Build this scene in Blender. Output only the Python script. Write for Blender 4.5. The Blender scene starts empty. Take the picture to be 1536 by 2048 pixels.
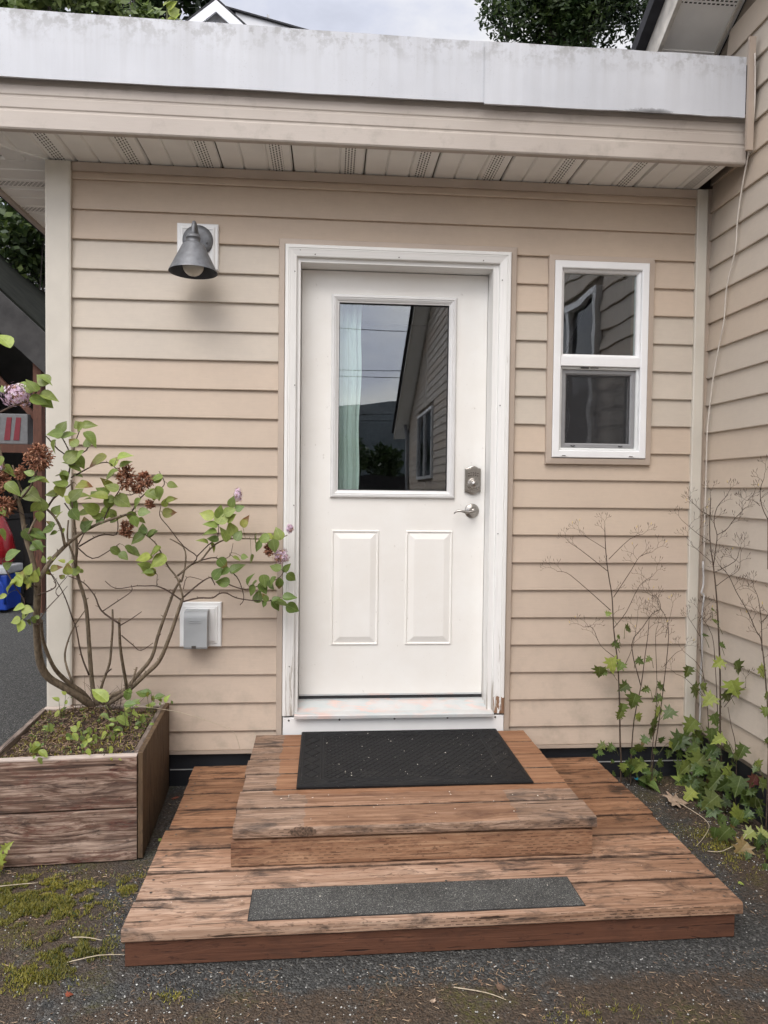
import bpy, bmesh, math, random
from mathutils import Vector, Matrix, noise
random.seed(11)
R = math.radians
sc = bpy.context.scene
COL = sc.collection

# ------------------------------------------------------------------ camera
YAW, PITCH, ROLL = 0.0764, -0.0314, 0.0115
fwd = Vector((math.sin(YAW) * math.cos(PITCH), math.cos(YAW) * math.cos(PITCH), math.sin(PITCH)))
rgt0 = Vector((math.cos(YAW), -math.sin(YAW), 0))
up0 = rgt0.cross(fwd)
rgt = rgt0 * math.cos(ROLL) + up0 * math.sin(ROLL)
upv = up0 * math.cos(ROLL) - rgt0 * math.sin(ROLL)
cam_d = bpy.data.cameras.new('camera')
cam = bpy.data.objects.new('camera', cam_d)
COL.objects.link(cam)
M = Matrix.Identity(4)
for i in range(3):
    M[i][0] = rgt[i]; M[i][1] = upv[i]; M[i][2] = -fwd[i]
M.translation = Vector((1.1258, -3.1811, 1.343))
cam.matrix_world = M
cam_d.sensor_fit = 'VERTICAL'
cam_d.sensor_height = 36.0
cam_d.sensor_width = 27.0
cam_d.lens = 36.0 * 1406.98 / 2048
cam_d.clip_start = 0.05
cam_d.clip_end = 5000
sc.camera = cam

# ------------------------------------------------------------------ world, sun, exposure
SUN_EL, SUN_AZ = R(52), R(200)          # azimuth clockwise from +Y: behind the viewer, a little left
w = bpy.data.worlds.new('World'); sc.world = w; w.use_nodes = True
wt = w.node_tree; wt.nodes.clear()
def wn(t, **k):
    n = wt.nodes.new(t)
    for a, v in k.items(): setattr(n, a, v)
    return n
sky = wn('ShaderNodeTexSky', sky_type='NISHITA', sun_disc=False, sun_elevation=SUN_EL, sun_rotation=SUN_AZ)
sky.air_density = 1.0; sky.dust_density = 2.0
geo = wn('ShaderNodeTexCoord'); sep = wn('ShaderNodeSeparateXYZ')
wt.links.new(geo.outputs['Generated'], sep.inputs[0])
cn = wn('ShaderNodeTexNoise'); cn.inputs['Scale'].default_value = 4.0; cn.inputs['Detail'].default_value = 6; cn.inputs['Roughness'].default_value = 0.55
cmap = wn('ShaderNodeMapping'); cmap.inputs['Scale'].default_value = (1, 1, 2.2)
wt.links.new(geo.outputs['Generated'], cmap.inputs[0]); wt.links.new(cmap.outputs[0], cn.inputs['Vector'])
elr = wn('ShaderNodeMapRange'); elr.inputs[1].default_value = 0.0; elr.inputs[2].default_value = 1.0; elr.inputs[3].default_value = 4.2; elr.inputs[4].default_value = 9.5
wt.links.new(sep.outputs['Z'], elr.inputs[0])
nr = wn('ShaderNodeMapRange'); nr.inputs[1].default_value = 0.3; nr.inputs[2].default_value = 0.75; nr.inputs[3].default_value = 0.72; nr.inputs[4].default_value = 1.28
wt.links.new(cn.outputs['Fac'], nr.inputs[0])
# the cloud layer is brighter on the side of the hidden sun (behind the viewer) and fades smoothly to the north
azr = wn('ShaderNodeMapRange', interpolation_type='SMOOTHSTEP'); azr.inputs[1].default_value = 0.75; azr.inputs[2].default_value = -0.95; azr.inputs[3].default_value = 0.80; azr.inputs[4].default_value = 2.3
wt.links.new(sep.outputs['Y'], azr.inputs[0])
mul0 = wn('ShaderNodeMath', operation='MULTIPLY'); wt.links.new(elr.outputs[0], mul0.inputs[0]); wt.links.new(azr.outputs[0], mul0.inputs[1])
mul = wn('ShaderNodeMath', operation='MULTIPLY'); wt.links.new(mul0.outputs[0], mul.inputs[0]); wt.links.new(nr.outputs[0], mul.inputs[1])
ctint = wn('ShaderNodeMix', data_type='RGBA'); ctint.inputs[6].default_value = (0.90, 0.925, 1.05, 1); ctint.inputs[7].default_value = (1.03, 1.0, 0.955, 1)
ctr = wn('ShaderNodeMapRange'); ctr.inputs[1].default_value = 0.42; ctr.inputs[2].default_value = 0.62
wt.links.new(cn.outputs['Fac'], ctr.inputs[0]); wt.links.new(ctr.outputs[0], ctint.inputs[0])
ccol = wn('ShaderNodeVectorMath', operation='SCALE'); wt.links.new(ctint.outputs[2], ccol.inputs[0])
wt.links.new(mul.outputs[0], ccol.inputs['Scale'])
mx = wn('ShaderNodeMix', data_type='RGBA'); mx.inputs[0].default_value = 0.86
wt.links.new(sky.outputs[0], mx.inputs[6]); wt.links.new(ccol.outputs[0], mx.inputs[7])
bg = wn('ShaderNodeBackground'); bg.inputs['Strength'].default_value = 0.10
wo = wn('ShaderNodeOutputWorld')
wt.links.new(mx.outputs[2], bg.inputs['Color']); wt.links.new(bg.outputs[0], wo.inputs['Surface'])

sun_d = bpy.data.lights.new('sun', 'SUN'); sun_d.energy = 1.0; sun_d.angle = R(35); sun_d.color = (1.0, 0.94, 0.86)
sun = bpy.data.objects.new('sun', sun_d); COL.objects.link(sun)
sdir = Vector((math.sin(SUN_AZ) * math.cos(SUN_EL), math.cos(SUN_AZ) * math.cos(SUN_EL), math.sin(SUN_EL)))
sun.rotation_euler = sdir.to_track_quat('Z', 'Y').to_euler()
sun.location = (0, -6, 8)

sc.view_settings.view_transform = 'Standard'; sc.view_settings.look = 'None'
sc.view_settings.exposure = 0.80; sc.view_settings.gamma = 1.0; sc.view_settings.use_curve_mapping = False
sc.cycles.use_denoising = True
sc.cycles.max_bounces = 4; sc.cycles.diffuse_bounces = 3; sc.cycles.glossy_bounces = 2; sc.cycles.transparent_max_bounces = 10
sc.cycles.use_adaptive_sampling = True; sc.cycles.adaptive_threshold = 0.03
sc.cycles.caustics_reflective = False; sc.cycles.caustics_refractive = False

# ------------------------------------------------------------------ node helper
class NT:
    def __init__(s, name):
        s.mat = bpy.data.materials.new(name); s.mat.use_nodes = True
        s.t = s.mat.node_tree; s.t.nodes.clear()
        s.out = s.t.nodes.new('ShaderNodeOutputMaterial')
    def _set(s, sock, v):
        if hasattr(v, 'links') or isinstance(v, bpy.types.NodeSocket): s.t.links.new(v, sock)
        elif isinstance(v, (tuple, list)) and len(v) == 3 and sock.type == 'RGBA': sock.default_value = (*v, 1)
        else: sock.default_value = v
    def n(s, typ, props=None, **ins):
        nd = s.t.nodes.new(typ)
        for a, v in (props or {}).items(): setattr(nd, a, v)
        for k, v in ins.items():
            s._set(nd.inputs[int(k[1:])] if (k[0] == 'i' and k[1:].isdigit()) else nd.inputs[k.replace('_', ' ')], v)
        return nd
    def m(s, op, a, b=0.0, c=None, clamp=False):
        nd = s.n('ShaderNodeMath', {'operation': op, 'use_clamp': clamp}, i0=a, i1=b)
        if c is not None: s._set(nd.inputs[2], c)
        return nd.outputs[0]
    def mix(s, f, a, b, blend='MIX'):
        nd = s.n('ShaderNodeMix', {'data_type': 'RGBA', 'blend_type': blend})
        s._set(nd.inputs[0], f); s._set(nd.inputs[6], a); s._set(nd.inputs[7], b)
        return nd.outputs[2]
    def ramp(s, f, stops):
        nd = s.t.nodes.new('ShaderNodeValToRGB'); s._set(nd.inputs[0], f)
        e = nd.color_ramp.elements
        while len(e) < len(stops): e.new(0.5)
        for k, (p, c) in zip(e, stops):
            k.position = p; k.color = (c, c, c, 1) if isinstance(c, (int, float)) else (*c, 1)
        return nd.outputs[0]
    def mr(s, f, a, b, c=0.0, d=1.0):
        return s.n('ShaderNodeMapRange', None, i0=f, i1=a, i2=b, i3=c, i4=d).outputs[0]
    def pos(s): return s.n('ShaderNodeNewGeometry').outputs['Position']
    def obj(s): return s.n('ShaderNodeTexCoord').outputs['Object']
    def info(s): return s.n('ShaderNodeObjectInfo')
    def scale(s, v, sx, sy, sz, off=None):
        nd = s.n('ShaderNodeMapping', None, Vector=v, Scale=(sx, sy, sz))
        if off is not None: s._set(nd.inputs['Location'], off)
        return nd.outputs[0]
    def noise(s, v, scale, detail=4, rough=0.5, dist=0.0):
        return s.n('ShaderNodeTexNoise', None, Vector=v, Scale=scale, Detail=detail, Roughness=rough, Distortion=dist).outputs['Fac']
    def sep(s, v): return s.n('ShaderNodeSeparateXYZ', None, i0=v).outputs
    def bump(s, h, strength, dist=0.01, normal=None):
        nd = s.n('ShaderNodeBump', None, Height=h, Strength=strength, Distance=dist)
        if normal is not None: s._set(nd.inputs['Normal'], normal)
        return nd.outputs[0]
    def bsdf(s, col, rough=0.5, metal=0.0, normal=None, **k):
        nd = s.n('ShaderNodeBsdfPrincipled', None, Base_Color=col, Roughness=rough, Metallic=metal)
        if normal is not None: s._set(nd.inputs['Normal'], normal)
        for a, v in k.items(): s._set(nd.inputs[a.replace('_', ' ')], v)
        return nd.outputs[0]
    def done(s, sh):
        s.t.links.new(sh, s.out.inputs['Surface']); return s.mat

MAT = {}
def plain(name, col, rough=0.5, metal=0.0, var=0.12, vs=30.0, bump=0.0, bs=200.0, spec=0.5):
    t = NT(name); p = t.pos()
    f = t.noise(p, vs, 4)
    c = t.mix(t.mr(f, 0.3, 0.7), tuple(x * (1 - var) for x in col), tuple(min(1, x * (1 + var)) for x in col))
    nm = t.bump(t.noise(p, bs, 3), bump, 0.004) if bump else None
    MAT[name] = t.done(t.bsdf(c, rough, metal, nm, Specular_IOR_Level=spec)); return MAT[name]

def m_siding():
    t = NT('vinyl_siding'); p = t.pos(); inf = t.info()
    g = t.noise(t.scale(p, 2.2, 2.2, 130), 6, 5, 0.6, 0.3)
    big = t.noise(p, 2.3, 4, 0.55)
    mott = t.noise(p, 38, 3, 0.6)
    k = t.m('ADD', t.m('MULTIPLY', t.m('SUBTRACT', g, 0.5), 0.22), t.m('ADD', t.m('MULTIPLY', t.m('SUBTRACT', big, 0.5), 0.26), t.m('MULTIPLY', t.m('SUBTRACT', mott, 0.5), 0.10)))
    c = t.mix(1.0, inf.outputs['Color'], t.n('ShaderNodeCombineColor', None, i0=t.m('ADD', k, 1.0), i1=t.m('ADD', k, 1.0), i2=t.m('ADD', t.m('MULTIPLY', k, 0.9), 1.0)).outputs[0], 'MULTIPLY')
    spk = t.noise(p, 150, 2)
    spots = t.m('MULTIPLY', t.mr(spk, 0.73, 0.80), t.mr(t.noise(p, 5, 3), 0.5, 0.7))
    c = t.mix(t.m('MULTIPLY', spots, 0.6), c, (0.16, 0.13, 0.10))
    zz = t.sep(p)[2]
    grime = t.m('MULTIPLY', t.mr(t.noise(p, 9, 5, 0.65), 0.48, 0.72), t.mr(zz, 0.9, 0.2))
    c = t.mix(t.m('MULTIPLY', grime, 0.4), c, (0.20, 0.18, 0.14))
    nm = t.bump(t.m('ADD', g, t.m('MULTIPLY', mott, 0.3)), 0.22, 0.002)
    MAT['siding'] = t.done(t.bsdf(c, t.mr(big, 0.3, 0.7, 0.42, 0.6), 0, nm, Specular_IOR_Level=0.35))
m_siding()

def m_whitepaint(name, col, peel=1.0, vert=True, bare=(0.36, 0.31, 0.26)):
    t = NT(name); p = t.pos(); s = t.sep(p)
    v = t.scale(p, 60, 60, 2.2) if vert else t.scale(p, 2.2, 60, 60)
    g = t.noise(v, 1.0, 5, 0.65, 0.4)
    low = t.mr(t.m('ADD', s[2], t.m('MULTIPLY', t.noise(p, 4, 3), 0.5)), 1.10, 0.50)
    thr = t.m('SUBTRACT', 0.675, t.m('MULTIPLY', low, 0.225))
    crack = t.m('MULTIPLY', t.mr(t.m('SUBTRACT', g, thr), 0.0, 0.05), peel, clamp=True)
    dirt = t.mr(t.noise(v, 2.4, 4, 0.6), 0.45, 0.8)
    c = t.mix(t.m('MULTIPLY', dirt, 0.30), col, tuple(x * 0.66 for x in col))
    c = t.mix(t.m('MULTIPLY', crack, 0.85), c, bare)
    # paint gone at the foot of the right casing: bare brown wood
    n2 = t.noise(p, 55, 4)
    msk = t.m('MULTIPLY', t.m('GREATER_THAN', s[0], 1.8785), t.m('LESS_THAN', t.m('ADD', s[2], t.m('MULTIPLY', n2, 0.045)), 0.425))
    chips = t.m('LESS_THAN', t.noise(t.scale(p, 90, 90, 20), 1, 3), 0.56)
    c = t.mix(t.m('MULTIPLY', msk, chips), c, t.mix(g, (0.16, 0.085, 0.05), (0.33, 0.19, 0.11)))
    nm = t.bump(t.m('SUBTRACT', g, t.m('MULTIPLY', crack, 0.5)), 0.35, 0.002)
    MAT[name] = t.done(t.bsdf(c, 0.5, 0, nm))
m_whitepaint('casing_paint', (0.80, 0.79, 0.765), 1.0)
m_whitepaint('casing_paint_h', (0.80, 0.79, 0.765), 0.8, False)

def m_door():
    t = NT('door_paint'); p = t.pos()
    f = t.noise(p, 5, 5, 0.6); sm = t.noise(p, 120, 2)
    c = t.mix(t.mr(f, 0.35, 0.7), (0.80, 0.775, 0.73), (0.84, 0.825, 0.79))
    scuff = t.m('MULTIPLY', t.mr(t.noise(t.scale(p, 14, 14, 9), 3, 3, 0.6), 0.66, 0.74), t.mr(sm, 0.5, 0.65))
    c = t.mix(t.m('MULTIPLY', scuff, 0.5), c, (0.42, 0.38, 0.33))
    nm = t.bump(t.noise(t.scale(p, 60, 60, 6), 4, 3), 0.06, 0.002)
    MAT['door'] = t.done(t.bsdf(c, 0.42, 0, nm))
m_door()

def m_wood(name, light, mid, dark, stain, weather=0.5, along='x', incise=False, wet=None, special=None, seed=0.0, contrast=1.0, edge=None):
    """weathered boards: grain, knots, dark stains; incising slits on the front edges"""
    t = NT(name); o = t.obj(); rnd = t.info().outputs['Random']
    off = t.n('ShaderNodeCombineXYZ', None, i0=t.m('MULTIPLY', rnd, 37.0), i1=t.m('MULTIPLY', rnd, 91.0), i2=t.m('MULTIPLY', rnd, 13.0 + seed)).outputs[0]
    v0 = t.n('ShaderNodeVectorMath', {'operation': 'ADD'}, i0=o, i1=off).outputs[0]
    ax = (1.0, 1.0)
    s3 = {'x': (1, 0, 0), 'y': (0, 1, 0), 'z': (0, 0, 1)}[along]
    def sc3(a, b): return tuple(a if k else b for k in s3)
    # knots: warped rings
    kn = t.n('ShaderNodeTexVoronoi', {'feature': 'F1'}, Vector=t.scale(v0, *sc3(2.6, 7.5)), Scale=1.0)
    kd = kn.outputs['Distance']
    warp = t.m('MULTIPLY', t.mr(kd, 0.0, 0.45, 1.0, 0.0), 0.5)
    wv = t.n('ShaderNodeVectorMath', {'operation': 'ADD'}, i0=v0, i1=t.n('ShaderNodeCombineXYZ', None, i0=0.0, i1=t.m('MULTIPLY', warp, 0.06), i2=t.m('MULTIPLY', warp, 0.06)).outputs[0]).outputs[0]
    g1 = t.noise(t.scale(wv, *sc3(1.6, 55)), 1.0, 6, 0.62, 0.6)
    g2 = t.noise(t.scale(wv, *sc3(7, 240)), 1.0, 4, 0.6, 0.3)
    big = t.noise(t.scale(v0, *sc3(2.2, 9)), 1.0, 5, 0.6)
    blot = t.noise(t.scale(v0, *sc3(6, 16)), 1.0, 6, 0.68, 0.8)
    g3 = t.noise(t.scale(wv, *sc3(4.5, 105)), 1.0, 4, 0.6, 0.5)
    f = t.m('ADD', t.m('ADD', t.m('MULTIPLY', g1, 0.42), t.m('MULTIPLY', g2, 0.18)), t.m('MULTIPLY', g3, 0.40))
    c = t.ramp(t.mr(f, 0.5 - 0.24 / contrast, 0.5 + 0.24 / contrast), [(0.0, dark), (0.42, mid), (1.0, light)])
    c = t.mix(t.m('MULTIPLY', t.mr(big, 0.45, 0.66), 0.35), c, mid)
    pale = t.m('MULTIPLY', t.mr(t.noise(t.scale(v0, *sc3(4, 20)), 1.0, 5, 0.65, 0.5), 0.52, 0.64), t.mr(g3, 0.40, 0.55))
    c = t.mix(t.m('MULTIPLY', pale, 0.5), c, tuple(min(1, x * 1.2) for x in light))
    st = t.m('MULTIPLY', t.m('MULTIPLY', t.mr(blot, 0.50, 0.66), t.mr(g2, 0.25, 0.6, 0.45, 1.0)), weather, clamp=True)
    c = t.mix(st, c, t.mix(g2, tuple(x * 0.55 for x in stain), stain))
    knot = t.mr(kd, 0.035, 0.085, 1.0, 0.0)
    knot = t.m('MULTIPLY', knot, t.m('GREATER_THAN', t.sep(kn.outputs['Color'])[0], 0.62))
    c = t.mix(t.m('MULTIPLY', knot, 0.75), c, tuple(x * 0.6 for x in dark))
    h = t.m('ADD', t.m('MULTIPLY', g2, 0.6), t.m('MULTIPLY', g1, 0.8))
    # fine checks (cracks) along the grain
    ck = t.noise(t.scale(wv, *sc3(5.0, 95)), 1.0, 3, 0.5, 0.2)
    crack = t.m('MULTIPLY', t.mr(ck, 0.635, 0.69), 0.85)
    spk = t.m('MULTIPLY', t.mr(t.noise(t.scale(v0, *sc3(28, 60)), 1.0, 4, 0.7), 0.60, 0.68), 0.6)
    c = t.mix(spk, c, tuple(x * 0.6 for x in dark))
    if edge:
        ey = t.sep(o)[1]; ed = t.m('MINIMUM', ey, t.m('SUBTRACT', edge, ey))
        em = t.mr(t.m('ADD', ed, t.m('MULTIPLY', t.noise(v0, 26, 4, 0.6), 0.012)), 0.0075, 0.0125, 1.0, 0.0)
        # grime in the joints; the first board keeps a clean front edge (object colour alpha)
        ok = t.m('MAXIMUM', t.m('GREATER_THAN', ey, edge * 0.5), t.m('GREATER_THAN', t.info().outputs['Alpha'], 0.5))
        em = t.m('MULTIPLY', em, ok)
        c = t.mix(t.m('MULTIPLY', em, 0.85), c, tuple(x * 0.30 for x in dark))
    c = t.mix(crack, c, tuple(x * 0.25 for x in dark)); h = t.m('SUBTRACT', h, crack)
    if incise:
        so = t.sep(o); nz = t.sep(t.n('ShaderNodeTexCoord').outputs['Normal'])
        rowf = t.m('DIVIDE', so[2], 0.0095)
        row = t.m('FLOOR', rowf)
        jit = t.noise(t.n('ShaderNodeCombineXYZ', None, i0=t.m('MULTIPLY', so[0], 9.0), i1=row, i2=0.0).outputs[0], 3.0, 1)
        xs = t.m('ADD', t.m('DIVIDE', so[0], 0.034), t.m('MULTIPLY', row, 0.41))
        dx = t.m('LESS_THAN', t.m('FRACT', xs), t.m('MULTIPLY', jit, 1.2))
        dz = t.m('LESS_THAN', t.m('FRACT', rowf), 0.27)
        front = t.m('LESS_THAN', nz[1], -0.6)
        d = t.m('MULTIPLY', t.m('MULTIPLY', dx, dz), front)
        d = t.m('MULTIPLY', d, t.m('MULTIPLY', t.mr(t.noise(v0, 7, 4, 0.6), 0.38, 0.62), t.mr(t.noise(v0, 45, 3), 0.22, 0.46)))
        c = t.mix(t.m('MULTIPLY', d, 0.8), c, (0.035, 0.02, 0.014)); h = t.m('SUBTRACT', h, t.m('MULTIPLY', d, 1.5))
    kk = t.mr(rnd, 0.0, 1.0, 0.78, 1.10)
    c = t.mix(1.0, c, t.n('ShaderNodeCombineColor', None, i0=kk, i1=kk, i2=kk).outputs[0], 'MULTIPLY')
    if special: c = special(t, c, g1, g2)
    nm = t.bump(h, 0.55, 0.003)
    MAT[name] = t.done(t.bsdf(c, 0.72, 0, nm, Specular_IOR_Level=0.3))
def deck_tone(t, c, g1, g2):
    # the boards further back keep more of their red-brown stain, the front two are bleached
    p = t.sep(t.pos())
    back = t.mr(t.m('ADD', p[1], t.m('MULTIPLY', g1, 0.12)), -0.93, -0.62)
    right = t.mr(t.m('ADD', p[0], t.m('MULTIPLY', g1, 0.5)), 1.7, 2.5)
    k = t.m('MAXIMUM', t.m('MULTIPLY', back, 0.85), t.m('MULTIPLY', right, 0.55))
    return t.mix(k, c, t.mix(1.0, c, (0.64, 0.47, 0.33), 'MULTIPLY'))
def step_tone(t, c, g1, g2):
    # fresher orange wood where an older, wider mat used to lie
    p = t.sep(t.pos()); j = t.m('MULTIPLY', t.noise(t.pos(), 26, 4), 0.045)
    a = t.m('MULTIPLY', t.m('GREATER_THAN', t.m('ADD', p[0], j), 0.957), t.m('GREATER_THAN', t.m('ADD', p[1], j), -0.655))
    b = t.m('MULTIPLY', t.m('MULTIPLY', t.m('GREATER_THAN', t.m('ADD', p[0], j), 1.075), t.m('LESS_THAN', t.m('ADD', p[0], j), 1.79)), t.m('LESS_THAN', p[1], -0.58))
    k = t.m('MAXIMUM', t.m('MULTIPLY', a, 0.8), t.m('MULTIPLY', b, 0.5))
    nz = t.sep(t.n('ShaderNodeTexCoord').outputs['Normal'])[2]
    k = t.m('MULTIPLY', k, t.m('GREATER_THAN', nz, 0.5))
    return t.mix(k, c, t.mix(t.mr(g1, 0.3, 0.7), (0.17, 0.065, 0.028), (0.36, 0.185, 0.095)))
m_wood('deck_wood', (0.58, 0.42, 0.315), (0.34, 0.21, 0.14), (0.08, 0.045, 0.031), (0.075, 0.058, 0.05), 1.0, incise=True, special=deck_tone, contrast=1.45, edge=0.1405)
m_wood('step_wood', (0.44, 0.31, 0.23), (0.22, 0.138, 0.092), (0.06, 0.037, 0.027), (0.065, 0.052, 0.046), 1.0, incise=True, special=step_tone, seed=3, contrast=1.45, edge=0.1395)
m_wood('riser_wood', (0.44, 0.275, 0.17), (0.28, 0.148, 0.085), (0.10, 0.045, 0.027), (0.12, 0.05, 0.033), 0.75, incise=True, seed=5, contrast=1.35)
m_wood('skirt_wood', (0.185, 0.082, 0.048), (0.125, 0.053, 0.031), (0.06, 0.027, 0.019), (0.06, 0.036, 0.028), 0.45, seed=7)
def paint_rest(t, c, g1, g2):
    # flakes of an old red-brown paint, and a bleached top edge
    k = t.m('MULTIPLY', t.mr(t.noise(t.scale(t.obj(), 5, 20, 20), 1.0, 5, 0.7), 0.50, 0.60), t.mr(t.noise(t.scale(t.obj(), 30, 150, 150), 1.0, 3, 0.6), 0.42, 0.58))
    c = t.mix(t.m('MULTIPLY', k, 0.65), c, (0.12, 0.042, 0.03))
    z = t.sep(t.pos())[2]
    return t.mix(t.m('MULTIPLY', t.mr(z, 0.376, 0.384), 0.7), c, (0.58, 0.50, 0.44))
m_wood('planter_wood', (0.45, 0.335, 0.265), (0.14, 0.084, 0.06), (0.028, 0.018, 0.015), (0.045, 0.032, 0.03), 0.8, seed=9, contrast=2.0, special=paint_rest)
m_wood('planter_side_wood', (0.17, 0.115, 0.065), (0.105, 0.066, 0.038), (0.04, 0.026, 0.018), (0.05, 0.035, 0.025), 0.7, along='z', seed=12)
m_wood('planter_edge_wood', (0.34, 0.28, 0.24), (0.17, 0.13, 0.105), (0.05, 0.035, 0.03), (0.04, 0.03, 0.025), 0.7, along='y', seed=15)
m_wood('shed_wood', (0.14, 0.062, 0.038), (0.10, 0.043, 0.028), (0.08, 0.035, 0.025), (0.06, 0.03, 0.02), 0.4, along='z', seed=21)
m_wood('dark_fence_wood', (0.05, 0.045, 0.045), (0.035, 0.03, 0.03), (0.02, 0.018, 0.018), (0.02, 0.018, 0.018), 0.4, along='z', seed=22)

def m_flashing():
    t = NT('painted_flashing'); p = t.pos(); s = t.sep(p)
    st = t.noise(t.scale(p, 26, 1, 1.3), 1.0, 5, 0.6)
    sp = t.noise(p, 160, 3, 0.6); big = t.noise(p, 3, 4)
    top = t.mr(s[2], 2.95, 3.15)
    k = t.m('MULTIPLY', t.mr(st, 0.44, 0.7), t.m('ADD', 0.25, t.m('MULTIPLY', top, 0.6)))
    c = t.mix(t.mr(big, 0.35, 0.65), (0.50, 0.515, 0.55), (0.56, 0.575, 0.61))
    c = t.mix(t.m('MULTIPLY', k, 0.42), c, (0.30, 0.29, 0.28))
    sk = t.m('MULTIPLY', t.mr(sp, 0.62, 0.70), t.mr(t.noise(p, 7, 4), 0.45, 0.65))
    c = t.mix(t.m('MULTIPLY', sk, 0.3), c, (0.22, 0.21, 0.19))
    edge = t.m('MULTIPLY', t.mr(s[2], 3.04, 3.16), t.mr(t.noise(t.scale(p, 22, 22, 22), 1, 5, 0.7), 0.48, 0.6))
    c = t.mix(t.m('MULTIPLY', edge, 0.5), c, (0.16, 0.145, 0.125))
    bl = t.m('MULTIPLY', t.mr(s[2], 2.935, 2.905), t.m('MULTIPLY', t.mr(s[0], 2.20, 2.42), t.mr(s[0], 2.58, 2.46)))
    bl = t.m('MULTIPLY', t.mr(t.m('ADD', bl, t.noise(p, 60, 5, 0.75)), 0.95, 1.15), bl)
    c = t.mix(t.m('MULTIPLY', bl, 0.85), c, (0.05, 0.045, 0.04))
    nm = t.bump(t.m('ADD', t.noise(p, 9, 2), t.m('MULTIPLY', t.noise(p, 400, 2), 0.15)), 0.12, 0.01)
    MAT['flashing'] = t.done(t.bsdf(c, 0.5, 0.0, nm))
m_flashing()

def m_fascia():
    t = NT('vinyl_fascia'); p = t.pos()
    g = t.noise(t.scale(p, 3, 3, 160), 6, 5, 0.6, 0.3); big = t.noise(p, 2.5, 4)
    c = t.mix(t.mr(big, 0.35, 0.65), (0.43, 0.375, 0.33), (0.48, 0.425, 0.375))
    d = t.m('MULTIPLY', t.mr(t.noise(p, 11, 5, 0.65), 0.55, 0.75), 0.35)
    c = t.mix(d, c, (0.22, 0.19, 0.155))
    c = t.mix(t.m('MULTIPLY', t.m('SUBTRACT', g, 0.4), 0.25), c, (0.2, 0.17, 0.14))
    MAT['fascia'] = t.done(t.bsdf(c, 0.5, 0, t.bump(g, 0.25, 0.002)))
m_fascia()

def m_vent(along):
    t = NT('soffit_vent_' + along); p = t.pos(); s = t.sep(p)
    a, b = (s[0], s[1]) if along == 'y' else (s[1], s[0])   # slots run along b, in rows across a
    ra = t.m('DIVIDE', a, 0.0125); row = t.m('FLOOR', ra)
    rb = t.m('ADD', t.m('DIVIDE', b, 0.0205), t.m('MULTIPLY', row, 0.5))
    d = t.m('MULTIPLY', t.m('LESS_THAN', t.m('FRACT', ra), 0.42), t.m('LESS_THAN', t.m('FRACT', rb), 0.62))
    c = t.mix(d, (0.84, 0.83, 0.80), (0.02, 0.017, 0.014))
    MAT['vent_' + along] = t.done(t.bsdf(c, 0.55, 0, t.bump(t.m('SUBTRACT', 1.0, d), 0.6, 0.003)))
m_vent('x'); m_vent('y')

def m_ground():
    t = NT('asphalt'); p = t.pos(); s = t.sep(p)
    vo = t.n('ShaderNodeTexVoronoi', {'feature': 'F1'}, Vector=p, Scale=170.0)
    agg = vo.outputs['Color']; fine = t.noise(p, 420, 3, 0.7); big = t.noise(p, 3.2, 5, 0.6)
    a = t.sep(agg)[0]
    c = t.ramp(a, [(0.0, (0.034, 0.034, 0.032)), (0.55, (0.072, 0.073, 0.070)), (0.9, (0.125, 0.125, 0.118)), (1.0, (0.26, 0.255, 0.235))])
    c = t.mix(t.mr(fine, 0.35, 0.7), t.mix(0.4, c, (0.035, 0.034, 0.033)), c)
    # soil and rotted litter over the asphalt
    dn = t.noise(p, 5.5, 6, 0.66)
    leftm = t.mr(s[0], 0.75, 0.30); frontm = t.mr(s[1], -1.27, -1.36); rightm = t.mr(s[0], 2.35, 2.62)
    near = t.m('MAXIMUM', t.m('MAXIMUM', leftm, t.m('MULTIPLY', frontm, 0.92)), rightm)
    near = t.m('MULTIPLY', near, t.mr(s[1], 0.35, 0.05))
    soil = t.m('MULTIPLY', t.mr(t.m('ADD', dn, t.m('MULTIPLY', near, 0.26)), 0.57, 0.72), near, clamp=True)
    sc_ = t.mix(t.mr(t.noise(p, 90, 5, 0.7), 0.35, 0.68), (0.032, 0.022, 0.015), (0.145, 0.10, 0.066))
    c = t.mix(t.m('MULTIPLY', soil, 0.9), c, sc_)
    # thin moss film
    mm = t.m('MULTIPLY', t.mr(t.noise(p, 4.2, 5, 0.6), 0.52, 0.62), t.m('MULTIPLY', near, t.mr(t.noise(p, 70, 4, 0.7), 0.4, 0.6)), clamp=True)
    c = t.mix(t.m('MULTIPLY', mm, 0.75), c, (0.10, 0.095, 0.022))
    c = t.mix(t.mr(big, 0.3, 0.7, 0.0, 0.25), c, (0.045, 0.045, 0.045))
    h = t.m('ADD', t.m('MULTIPLY', vo.outputs['Distance'], -1.0), t.m('ADD', t.m('MULTIPLY', t.noise(p, 60, 5, 0.65), 1.2), t.m('MULTIPLY', dn, 1.0)))
    MAT['asphalt'] = t.done(t.bsdf(c, 0.9, 0, t.bump(h, 0.8, 0.008), Specular_IOR_Level=0.25))
m_ground()

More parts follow.
